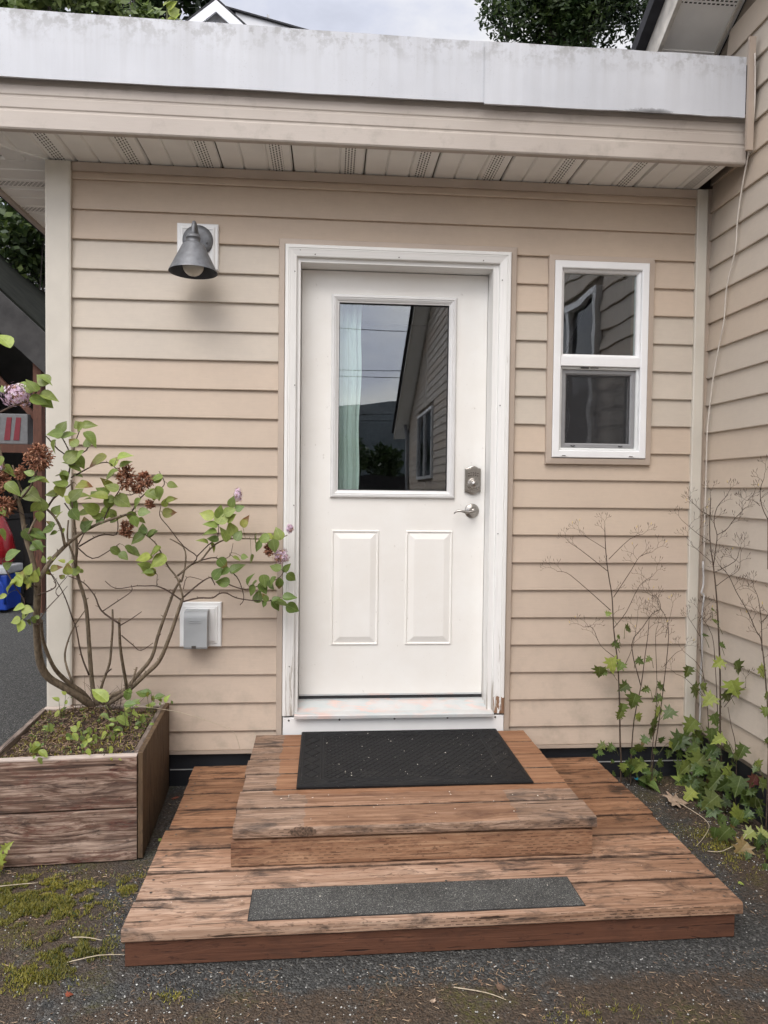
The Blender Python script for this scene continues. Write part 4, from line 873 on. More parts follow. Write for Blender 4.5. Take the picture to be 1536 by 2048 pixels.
# ------------------------------------------------------------------ plant layout (metres)
LILAC_BRANCHES=[([(0.114,-0.09,0.397),(0.094,-0.121,0.427),(0.065,-0.152,0.466),(0.02,-0.183,0.511),(-0.024,-0.214,0.556),(-0.042,-0.245,0.618),(-0.04,-0.276,0.69),(-0.031,-0.307,0.763),(-0.02,-0.338,0.821),(-0.004,-0.369,0.912),(0.01,-0.4,0.986)],0.017,0.013),([(0.01,-0.4,0.986),(0.001,-0.407,1.029),(-0.01,-0.413,1.087),(-0.021,-0.42,1.129),(-0.029,-0.427,1.185),(-0.036,-0.433,1.246),(-0.048,-0.44,1.295),(-0.083,-0.447,1.373),(-0.103,-0.453,1.466),(-0.121,-0.46,1.549)],0.011,0.006),([(0.01,-0.4,0.986),(0.016,-0.385,0.996),(0.043,-0.37,1.046),(0.071,-0.355,1.084),(0.116,-0.34,1.132),(0.158,-0.325,1.166),(0.214,-0.31,1.198),(0.292,-0.295,1.226),(0.343,-0.28,1.241)],0.01,0.004),([(0.097,-0.36,1.11),(0.093,-0.37,1.15),(0.091,-0.38,1.175),(0.073,-0.39,1.22),(0.045,-0.4,1.254),(0.011,-0.41,1.28),(-0.031,-0.42,1.312),(-0.05,-0.43,1.364),(-0.064,-0.44,1.42)],0.006,0.003),([(-0.007,-0.44,1.162),(0.014,-0.42,1.221),(0.045,-0.4,1.257),(0.064,-0.38,1.296),(0.129,-0.36,1.359)],0.005,0.0025),([(0.05,-0.4,1.267),(0.103,-0.392,1.352),(0.121,-0.384,1.394),(0.132,-0.376,1.448),(0.18,-0.368,1.482),(0.193,-0.36,1.52)],0.004,0.002),([(0.126,-0.36,1.449),(0.077,-0.373,1.484),(0.05,-0.387,1.52),(0.035,-0.4,1.541)],0.003,0.002),([(0.119,-0.38,1.483),(0.105,-0.38,1.511),(0.087,-0.38,1.544)],0.0025,0.002),([(0.136,-0.37,1.483),(0.138,-0.365,1.511),(0.153,-0.36,1.558)],0.0025,0.002),([(0.13,-0.38,1.283),(0.136,-0.38,1.24)],0.003,0.002),([(0.103,-0.38,1.278),(0.135,-0.38,1.232)],0.003,0.002),([(-0.033,-0.45,1.29),(0.003,-0.45,1.337),(0.031,-0.45,1.403),(0.035,-0.45,1.431)],0.004,0.003),([(-0.044,-0.45,1.295),(-0.067,-0.455,1.271),(-0.092,-0.46,1.252)],0.003,0.002),([(-0.019,-0.45,1.233),(-0.048,-0.457,1.252),(-0.081,-0.463,1.237),(-0.111,-0.47,1.233)],0.003,0.002),([(0.017,-0.48,1.66),(0.039,-0.48,1.688),(0.057,-0.48,1.716),(0.067,-0.48,1.734)],0.003,0.002),([(-0.108,-0.48,1.602),(-0.054,-0.48,1.631),(0.017,-0.48,1.66)],0.004,0.003),([(0.137,-0.09,0.406),(0.124,-0.101,0.437),(0.116,-0.112,0.518),(0.11,-0.123,0.655),(0.106,-0.133,0.772),(0.099,-0.144,0.865),(0.072,-0.155,0.972),(0.069,-0.166,1.026),(0.078,-0.177,1.09),(0.074,-0.188,1.163),(0.074,-0.198,1.207),(0.074,-0.209,1.287),(0.071,-0.22,1.369)],0.011,0.004),([(0.093,-0.23,1.03),(0.075,-0.233,1.084),(0.062,-0.237,1.135),(0.067,-0.24,1.206)],0.005,0.003),([(0.098,-0.23,1.099),(0.115,-0.23,1.13),(0.128,-0.23,1.156)],0.003,0.002),([(0.138,-0.09,0.432),(0.163,-0.112,0.509),(0.197,-0.134,0.592),(0.212,-0.156,0.685),(0.223,-0.178,0.757),(0.229,-0.2,0.834)],0.006,0.004),([(0.202,-0.21,0.567),(0.225,-0.2,0.587)],0.004,0.003),([(0.248,-0.09,0.457),(0.27,-0.143,0.493),(0.272,-0.195,0.585),(0.274,-0.248,0.692),(0.285,-0.3,0.816)],0.008,0.005),([(0.285,-0.3,0.795),(0.232,-0.308,0.835),(0.211,-0.316,0.866),(0.197,-0.324,0.911),(0.158,-0.332,0.963),(0.103,-0.34,0.99)],0.004,0.002),([(0.285,-0.3,0.785),(0.329,-0.29,0.811),(0.368,-0.28,0.839)],0.003,0.0015),([(0.225,-0.31,0.847),(0.283,-0.307,0.887),(0.334,-0.303,0.925),(0.332,-0.3,0.95)],0.0025,0.0015),([(0.294,-0.3,0.747),(0.341,-0.307,0.709),(0.374,-0.313,0.688),(0.423,-0.32,0.72)],0.003,0.0015),([(0.154,-0.09,0.406),(0.194,-0.097,0.444),(0.25,-0.104,0.47),(0.307,-0.111,0.536),(0.367,-0.118,0.611),(0.395,-0.125,0.705),(0.424,-0.132,0.789),(0.452,-0.138,0.864),(0.467,-0.145,0.902),(0.495,-0.152,0.949),(0.503,-0.159,0.95),(0.52,-0.166,1.032),(0.512,-0.173,1.092),(0.457,-0.18,1.128)],0.01,0.0025),([(0.175,-0.09,0.405),(0.232,-0.106,0.444),(0.278,-0.121,0.479),(0.349,-0.137,0.547),(0.407,-0.153,0.605),(0.45,-0.169,0.7),(0.484,-0.184,0.794),(0.514,-0.2,0.878)],0.011,0.007),([(0.514,-0.2,0.878),(0.515,-0.207,0.893),(0.495,-0.213,0.965),(0.459,-0.22,1.016),(0.432,-0.227,1.074),(0.407,-0.233,1.118),(0.371,-0.24,1.149)],0.005,0.002),([(0.492,-0.2,0.974),(0.548,-0.193,1.022),(0.586,-0.187,1.039),(0.621,-0.18,1.084),(0.659,-0.173,1.115),(0.708,-0.167,1.129),(0.788,-0.16,1.129),(0.849,-0.153,1.128),(0.912,-0.147,1.132),(0.944,-0.14,1.145)],0.005,0.002),([(0.549,-0.2,1.022),(0.573,-0.2,1.056),(0.518,-0.2,1.099),(0.456,-0.2,1.179),(0.421,-0.2,1.224),(0.425,-0.2,1.264)],0.003,0.0015),([(0.571,-0.19,1.055),(0.617,-0.187,1.103),(0.654,-0.183,1.135),(0.658,-0.18,1.187)],0.003,0.0015),([(0.516,-0.2,0.884),(0.579,-0.19,0.94),(0.621,-0.18,0.966),(0.632,-0.17,0.954),(0.641,-0.16,0.931)],0.004,0.002),([(0.516,-0.2,0.867),(0.578,-0.19,0.881),(0.634,-0.18,0.88),(0.66,-0.17,0.896),(0.689,-0.16,0.897),(0.729,-0.15,0.875),(0.797,-0.14,0.862),(0.868,-0.13,0.858)],0.004,0.002),([(0.587,-0.19,1.039),(0.648,-0.182,1.05),(0.682,-0.173,1.016),(0.731,-0.165,0.969),(0.752,-0.157,0.922),(0.761,-0.148,0.87),(0.744,-0.14,0.843)],0.003,0.0015),([(0.664,-0.17,1.041),(0.703,-0.165,1.055),(0.716,-0.16,1.11)],0.002,0.001),([(0.694,-0.16,0.936),(0.752,-0.152,0.914),(0.797,-0.144,0.916),(0.849,-0.136,0.939),(0.902,-0.128,0.953),(0.933,-0.12,0.991)],0.003,0.0015),([(0.51,-0.2,0.872),(0.459,-0.212,0.912),(0.414,-0.223,0.935),(0.37,-0.235,0.937),(0.338,-0.247,0.939),(0.26,-0.258,0.93),(0.221,-0.27,0.962)],0.0035,0.0015),([(0.414,-0.22,0.935),(0.414,-0.22,0.956),(0.416,-0.22,0.981)],0.002,0.001),([(0.518,-0.2,0.92),(0.53,-0.19,0.967),(0.572,-0.18,0.961),(0.597,-0.17,0.949)],0.002,0.001),([(0.102,-0.22,1.097),(0.165,-0.224,1.135),(0.208,-0.228,1.148),(0.255,-0.232,1.149),(0.26,-0.236,1.21),(0.241,-0.24,1.23)],0.0035,0.0018),([(0.094,-0.22,1.095),(0.155,-0.22,1.048),(0.223,-0.22,1.081),(0.263,-0.22,1.11)],0.003,0.0015),([(0.221,-0.3,1.198),(0.252,-0.3,1.273),(0.286,-0.3,1.329),(0.298,-0.3,1.361)],0.003,0.002),([(0.326,-0.28,1.234),(0.333,-0.275,1.252),(0.362,-0.27,1.3),(0.399,-0.265,1.331),(0.439,-0.26,1.34),(0.452,-0.255,1.363),(0.429,-0.25,1.409)],0.0035,0.0015),([(0.285,-0.3,1.32),(0.329,-0.29,1.311),(0.371,-0.28,1.341)],0.0025,0.0015),([(0.267,-0.3,1.422),(0.298,-0.3,1.394)],0.002,0.0015),([(0.113,-0.34,1.377),(0.2,-0.327,1.428),(0.244,-0.313,1.439),(0.267,-0.3,1.422)],0.003,0.0015),([(0.005,-0.39,0.923),(0.058,-0.382,0.945),(0.068,-0.375,0.964),(0.049,-0.368,0.998),(0.033,-0.36,1.026)],0.003,0.0015),([(0.072,-0.36,0.913),(0.061,-0.355,0.937),(0.106,-0.35,0.996)],0.002,0.001),([(0.004,-0.39,0.807),(0.029,-0.38,0.859),(0.076,-0.37,0.914),(0.106,-0.36,0.954)],0.003,0.001),([(0.105,-0.3,0.809),(0.08,-0.313,0.902),(0.05,-0.327,0.973),(0.033,-0.34,1.004)],0.003,0.001),([(0.096,-0.28,0.55),(0.063,-0.27,0.641),(0.069,-0.26,0.71),(0.096,-0.25,0.78),(0.136,-0.24,0.843)],0.005,0.002),([(0.147,-0.24,0.572),(0.124,-0.26,0.659),(0.11,-0.28,0.775),(0.105,-0.3,0.809)],0.004,0.002),([(0.101,-0.09,0.417),(0.084,-0.131,0.468),(0.048,-0.173,0.517),(0.019,-0.214,0.57),(0.009,-0.256,0.618),(-0.0,-0.297,0.689),(0.001,-0.339,0.757),(0.015,-0.38,0.824)],0.011,0.006),([(-0.111,-0.42,1.051),(-0.086,-0.415,0.994),(-0.061,-0.41,0.945),(-0.039,-0.405,0.906),(-0.036,-0.4,0.838)],0.003,0.0015),([(0.009,-0.4,0.954),(-0.033,-0.41,0.974),(-0.065,-0.42,0.985)],0.0025,0.001),([(0.014,-0.39,0.807),(-0.019,-0.4,0.819),(-0.052,-0.41,0.84)],0.0025,0.001),([(0.323,-0.27,0.533),(0.342,-0.265,0.597),(0.343,-0.26,0.606)],0.005,0.004),([(0.312,-0.2,0.429),(0.399,-0.187,0.415),(0.506,-0.173,0.389),(0.622,-0.16,0.346),(0.705,-0.147,0.307),(0.731,-0.133,0.266),(0.744,-0.12,0.208)],0.0012,0.0007)]
LILAC_LEAVES=[(0.095,-0.511,1.718,2.35,0.064,0,0.067,-0.48,1.734),(0.062,-0.52,1.74,-0.45,0.055,0,0.067,-0.48,1.734),(0.059,-0.526,1.688,2.11,0.059,0,0.048,-0.48,1.702),(0.064,-0.503,1.68,-0.33,0.065,0,0.048,-0.48,1.702),(0.032,-0.512,1.665,-0.43,0.064,0,0.028,-0.48,1.674),(-0.072,-0.486,1.685,1.91,0.032,0,-0.054,-0.48,1.631),(0.01,-0.492,1.702,2.51,0.056,0,0.033,-0.48,1.681),(0.037,-0.509,1.685,2.26,0.037,0,0.039,-0.48,1.688),(0.088,-0.391,1.551,1.28,0.053,0,0.087,-0.38,1.544),(0.113,-0.426,1.545,3.31,0.057,0,0.087,-0.38,1.544),(0.096,-0.388,1.53,0.58,0.058,0,0.092,-0.38,1.536),(0.153,-0.367,1.569,1.99,0.039,0,0.153,-0.36,1.558),(0.163,-0.366,1.576,0.26,0.058,0,0.153,-0.36,1.558),(0.187,-0.404,1.583,-2.36,0.053,0,0.153,-0.36,1.558),(0.188,-0.409,1.549,-0.92,0.072,0,0.193,-0.36,1.52),(0.164,-0.413,1.499,2.35,0.048,0,0.138,-0.365,1.511),(0.087,-0.421,1.517,-1.86,0.057,0,0.074,-0.387,1.493),(0.12,-0.408,1.434,1.05,0.067,0,0.117,-0.373,1.457),(0.186,-0.413,1.48,-2.07,0.048,0,0.154,-0.368,1.466),(0.144,-0.384,1.428,2.85,0.048,0,0.128,-0.376,1.435),(0.146,-0.371,1.459,-1.21,0.058,0,0.142,-0.368,1.457),(0.248,-0.343,1.462,-2.47,0.083,2,0.208,-0.313,1.431),(0.126,-0.393,1.427,-0.6,0.053,0,0.125,-0.376,1.421),(0.131,-0.425,1.382,2.78,0.057,0,0.116,-0.384,1.384),(0.107,-0.4,1.403,-1.45,0.053,0,0.11,-0.384,1.373),(0.123,-0.33,1.389,-0.19,0.039,0,0.131,-0.327,1.39),(0.256,-0.301,1.426,1.18,0.05,1,0.254,-0.3,1.431),(0.292,-0.342,1.453,0.54,0.064,1,0.267,-0.3,1.422),(0.302,-0.339,1.421,0.83,0.049,0,0.283,-0.3,1.408),(0.289,-0.329,1.406,-2.64,0.054,0,0.275,-0.3,1.415),(0.241,-0.302,1.312,2.36,0.059,0,0.269,-0.3,1.301),(0.295,-0.348,1.333,2.66,0.054,0,0.289,-0.3,1.337),(0.156,-0.398,1.346,0.09,0.067,2,0.129,-0.36,1.359),(0.131,-0.439,1.343,2.57,0.061,0,0.103,-0.392,1.352),(0.091,-0.41,1.348,-1.31,0.052,1,0.089,-0.392,1.331),(0.087,-0.397,1.311,3.0,0.053,0,0.075,-0.392,1.309),(0.084,-0.26,1.29,1.01,0.065,0,0.076,-0.22,1.308),(0.082,-0.222,1.298,0.36,0.066,0,0.076,-0.22,1.308),(0.084,-0.214,1.278,2.43,0.056,1,0.074,-0.209,1.287),(0.25,-0.331,1.298,2.74,0.074,1,0.252,-0.3,1.273),(0.271,-0.317,1.292,2.92,0.044,0,0.26,-0.3,1.287),(0.282,-0.327,1.304,-0.79,0.069,0,0.269,-0.3,1.301),(0.204,-0.316,1.305,2.31,0.039,0,0.252,-0.3,1.273),(0.205,-0.304,1.242,2.45,0.069,1,0.236,-0.3,1.236),(0.112,-0.244,1.235,0.28,0.071,0,0.076,-0.209,1.247),(0.215,-0.308,1.216,2.42,0.049,0,0.228,-0.3,1.217),(0.099,-0.259,1.292,-1.55,0.06,3,0.075,-0.209,1.267),(0.132,-0.392,1.253,-1.12,0.053,3,0.135,-0.38,1.232),(0.175,-0.333,1.17,1.84,0.064,3,0.168,-0.31,1.173),(0.254,-0.243,1.218,2.15,0.056,0,0.241,-0.24,1.23),(0.214,-0.312,1.193,1.59,0.04,3,0.214,-0.31,1.198),(0.373,-0.312,1.295,-2.16,0.059,0,0.347,-0.27,1.276),(0.394,-0.312,1.325,-0.56,0.059,0,0.389,-0.265,1.323),(0.445,-0.299,1.338,-1.74,0.05,2,0.429,-0.26,1.338),(0.445,-0.272,1.378,-3.15,0.055,0,0.44,-0.25,1.386),(0.344,-0.317,1.226,-1.35,0.049,0,0.325,-0.275,1.234),(0.36,-0.303,1.216,-0.6,0.035,0,0.343,-0.28,1.241),(0.388,-0.283,1.157,2.27,0.045,3,0.371,-0.24,1.149),(0.388,-0.263,1.147,0.9,0.045,0,0.38,-0.24,1.142),(0.365,-0.316,1.244,0.04,0.049,0,0.343,-0.28,1.241),(0.33,-0.29,1.244,-1.62,0.045,0,0.325,-0.275,1.234),(-0.099,-0.461,1.407,-0.55,0.07,0,-0.086,-0.453,1.396),(-0.063,-0.496,1.351,-0.79,0.069,0,-0.064,-0.447,1.334),(0.013,-0.481,1.361,0.45,0.06,0,0.017,-0.45,1.37),(0.034,-0.467,1.375,-0.49,0.051,1,0.017,-0.45,1.37),(-0.024,-0.434,1.326,-0.7,0.076,0,-0.008,-0.42,1.296),(0.042,-0.428,1.25,1.7,0.057,0,0.03,-0.41,1.267),(0.035,-0.449,1.278,-2.13,0.047,0,0.02,-0.41,1.273),(-0.086,-0.493,1.263,-1.1,0.037,0,-0.092,-0.46,1.252),(0.031,-0.485,1.385,2.65,0.037,0,0.024,-0.45,1.386),(0.084,-0.414,1.218,1.12,0.043,1,0.073,-0.39,1.22),(0.034,-0.435,1.246,-1.67,0.043,0,0.016,-0.4,1.23),(-0.081,-0.486,1.45,-1.73,0.037,0,-0.097,-0.453,1.443),(-0.008,-0.421,1.174,-0.66,0.065,3,-0.008,-0.42,1.175),(-0.022,-0.433,1.179,-1.22,0.058,3,-0.015,-0.42,1.16),(0.019,-0.461,1.135,-0.8,0.054,3,-0.015,-0.42,1.16),(0.078,-0.43,1.184,-2.73,0.048,3,0.084,-0.39,1.198),(0.087,-0.412,1.168,-2.73,0.029,0,0.093,-0.38,1.169),(-0.082,-0.456,1.074,0.65,0.064,3,-0.113,-0.415,1.051),(-0.078,-0.512,1.182,-1.23,0.047,0,-0.095,-0.47,1.235),(-0.091,-0.449,1.034,0.83,0.038,3,-0.106,-0.415,1.037),(-0.005,-0.458,1.011,1.33,0.045,1,-0.033,-0.41,0.974),(-0.043,-0.446,0.966,1.4,0.064,1,-0.047,-0.42,0.98),(0.02,-0.452,0.983,1.5,0.048,1,-0.01,-0.41,0.964),(-0.027,-0.434,0.996,-0.99,0.045,1,-0.022,-0.41,0.969),(-0.003,-0.447,0.974,-1.89,0.026,2,-0.022,-0.41,0.969),(-0.051,-0.449,0.982,-2.42,0.067,1,-0.074,-0.41,0.969),(-0.086,-0.443,0.93,-2.76,0.035,1,-0.061,-0.41,0.945),(-0.027,-0.431,0.882,3.26,0.055,1,-0.039,-0.4,0.872),(-0.033,-0.432,0.877,-0.25,0.045,1,-0.039,-0.4,0.872),(-0.019,-0.401,0.861,-2.31,0.055,1,-0.036,-0.4,0.838),(-0.038,-0.443,0.84,-2.64,0.039,1,-0.052,-0.41,0.84),(-0.024,-0.444,0.831,-1.96,0.048,1,-0.034,-0.41,0.83),(-0.017,-0.402,0.831,-1.8,0.033,0,-0.019,-0.4,0.819),(0.008,-0.383,0.83,2.72,0.033,0,0.015,-0.38,0.832),(0.027,-0.376,1.046,1.8,0.03,1,0.033,-0.36,1.026),(0.035,-0.37,1.039,0.94,0.027,1,0.033,-0.36,1.026),(0.052,-0.383,1.02,0.47,0.046,2,0.039,-0.36,1.011),(0.068,-0.196,1.029,-2.93,0.042,1,0.069,-0.166,1.026),(0.09,-0.178,0.994,3.35,0.053,1,0.074,-0.166,0.987),(0.105,-0.35,0.998,1.56,0.047,1,0.106,-0.35,0.996),(0.095,-0.364,0.985,2.45,0.027,2,0.095,-0.35,0.981),(0.02,-0.346,1.014,-0.94,0.027,2,0.033,-0.34,1.004),(0.369,-0.242,1.151,-2.38,0.066,3,0.371,-0.24,1.149),(0.298,-0.225,1.088,-0.52,0.061,3,0.263,-0.22,1.11),(0.233,-0.237,1.092,-0.72,0.056,3,0.233,-0.22,1.088),(0.279,-0.268,1.076,-0.81,0.045,3,0.253,-0.22,1.103),(0.436,-0.254,1.096,-2.42,0.06,1,0.427,-0.233,1.085),(0.397,-0.265,1.064,-2.76,0.06,1,0.427,-0.233,1.085),(0.392,-0.227,1.007,2.51,0.061,1,0.416,-0.22,0.981),(0.455,-0.255,1.063,-2.3,0.076,1,0.446,-0.227,1.045),(0.411,-0.268,0.995,2.89,0.05,0,0.416,-0.22,0.981),(0.392,-0.258,1.141,0.96,0.045,3,0.38,-0.24,1.142),(0.365,-0.24,1.147,1.68,0.051,3,0.371,-0.24,1.149),(0.449,-0.278,1.389,-2.61,0.05,0,0.44,-0.25,1.386),(0.466,-0.262,1.356,-0.26,0.043,0,0.452,-0.255,1.363),(0.421,-0.305,1.336,-1.57,0.054,1,0.408,-0.26,1.333),(0.453,-0.222,1.288,0.45,0.046,1,0.425,-0.2,1.264),(0.439,-0.215,1.264,1.21,0.046,1,0.425,-0.2,1.264),(0.437,-0.219,1.235,0.2,0.056,2,0.423,-0.2,1.244),(0.436,-0.306,1.347,-1.38,0.059,0,0.429,-0.26,1.338),(0.71,-0.193,1.264,1.39,0.051,3,0.658,-0.18,1.187),(0.732,-0.205,1.252,0.65,0.041,3,0.658,-0.18,1.187),(0.639,-0.196,1.222,2.75,0.062,1,0.658,-0.18,1.187),(0.659,-0.205,1.22,1.38,0.056,0,0.658,-0.18,1.187),(0.686,-0.204,1.234,0.65,0.056,0,0.658,-0.18,1.187),(0.663,-0.211,1.196,1.26,0.072,1,0.658,-0.18,1.187),(0.693,-0.195,1.207,0.81,0.051,0,0.658,-0.18,1.187),(0.761,-0.201,1.181,1.26,0.056,2,0.768,-0.16,1.129),(0.657,-0.207,1.184,2.76,0.061,0,0.658,-0.18,1.187),(0.657,-0.227,1.158,3.12,0.066,0,0.655,-0.18,1.148),(0.694,-0.179,1.119,1.78,0.067,0,0.696,-0.167,1.125),(0.721,-0.174,1.145,1.82,0.062,0,0.708,-0.167,1.129),(0.661,-0.198,1.124,2.79,0.051,3,0.645,-0.183,1.127),(0.619,-0.21,1.111,2.47,0.051,0,0.617,-0.187,1.103),(0.733,-0.19,1.124,1.29,0.051,3,0.727,-0.16,1.128),(0.624,-0.179,1.112,-1.14,0.046,0,0.63,-0.173,1.091),(0.389,-0.267,1.148,0.56,0.045,3,0.38,-0.24,1.142),(0.916,-0.162,1.126,1.83,0.06,0,0.912,-0.147,1.132),(0.815,-0.177,1.152,-1.67,0.052,0,0.803,-0.153,1.128),(0.87,-0.183,1.138,-2.7,0.057,0,0.849,-0.153,1.128),(0.854,-0.169,1.144,-0.4,0.047,1,0.881,-0.147,1.13),(0.83,-0.181,1.119,-1.76,0.046,3,0.818,-0.153,1.128),(0.886,-0.186,1.127,-1.44,0.057,3,0.881,-0.147,1.13),(0.754,-0.189,1.056,-0.14,0.031,0,0.706,-0.16,1.069),(0.796,-0.192,1.064,-1.53,0.041,0,0.788,-0.16,1.129),(0.723,-0.211,1.056,-0.48,0.036,0,0.703,-0.165,1.055),(0.661,-0.193,1.046,-1.02,0.057,3,0.673,-0.173,1.024),(0.709,-0.18,0.985,0.86,0.072,3,0.706,-0.165,0.992),(0.636,-0.173,0.961,1.08,0.062,3,0.626,-0.17,0.959),(0.702,-0.2,1.011,-2.08,0.046,3,0.694,-0.165,1.003),(0.701,-0.166,0.941,2.99,0.062,3,0.693,-0.152,0.935),(0.783,-0.19,0.935,1.38,0.057,3,0.785,-0.144,0.916),(0.845,-0.16,0.974,-1.45,0.057,3,0.849,-0.136,0.939),(0.815,-0.161,0.946,-2.22,0.057,3,0.797,-0.144,0.916),(0.809,-0.185,0.932,-1.9,0.052,3,0.797,-0.144,0.916),(0.829,-0.148,0.938,-1.11,0.057,3,0.836,-0.136,0.933),(0.862,-0.168,0.946,-1.02,0.052,3,0.862,-0.128,0.942),(0.817,-0.131,0.852,1.52,0.058,3,0.814,-0.13,0.86),(0.862,-0.179,0.864,1.91,0.041,3,0.85,-0.13,0.859),(0.913,-0.163,0.961,-1.6,0.057,3,0.902,-0.128,0.953),(0.897,-0.17,0.968,-2.04,0.047,3,0.888,-0.128,0.949),(0.917,-0.168,1.0,2.69,0.052,3,0.925,-0.12,0.982),(0.928,-0.127,0.986,1.07,0.047,3,0.933,-0.12,0.991),(0.946,-0.166,0.98,-0.91,0.052,3,0.925,-0.12,0.982),(0.927,-0.161,0.878,0.17,0.062,3,0.868,-0.13,0.858),(0.895,-0.138,0.85,-0.14,0.068,3,0.868,-0.13,0.858),(0.878,-0.132,0.86,-1.05,0.058,3,0.868,-0.13,0.858),(0.944,-0.149,0.843,-0.66,0.063,3,0.868,-0.13,0.858),(0.85,-0.133,0.859,-1.81,0.031,3,0.85,-0.13,0.859),(0.883,-0.167,0.864,0.72,0.041,3,0.868,-0.13,0.858),(0.407,-0.227,0.986,2.59,0.061,1,0.416,-0.22,0.981),(0.457,-0.242,1.053,-2.53,0.071,1,0.446,-0.227,1.045),(0.432,-0.258,1.096,-2.4,0.06,1,0.427,-0.233,1.085),(0.404,-0.252,1.056,-2.81,0.045,1,0.427,-0.233,1.085),(-0.038,-0.515,1.844,2.08,0.085,1,0.067,-0.48,1.734)]
LILAC_FLOWERS=[(-0.023,-0.49,1.676,0.067,0.052,0),(0.039,-0.46,1.451,0.06,0.058,1),(-0.096,-0.457,1.358,0.043,0.051,1),(-0.082,-0.47,1.267,0.047,0.043,1),(0.315,-0.31,1.381,0.039,0.058,1),(0.382,-0.29,1.37,0.037,0.041,1),(0.299,-0.246,1.172,0.031,0.042,1),(-0.031,-0.45,1.391,0.02,0.027,1),(0.739,-0.19,1.317,0.021,0.036,0),(0.955,-0.15,1.173,0.017,0.022,0),(0.916,-0.13,1.051,0.044,0.037,2),(0.867,-0.157,1.085,0.022,0.035,1),(-0.102,-0.463,1.41,0.019,0.023,0),(0.4,-0.275,1.275,0.017,0.015,1),(0.354,-0.29,1.335,0.025,0.019,1)]
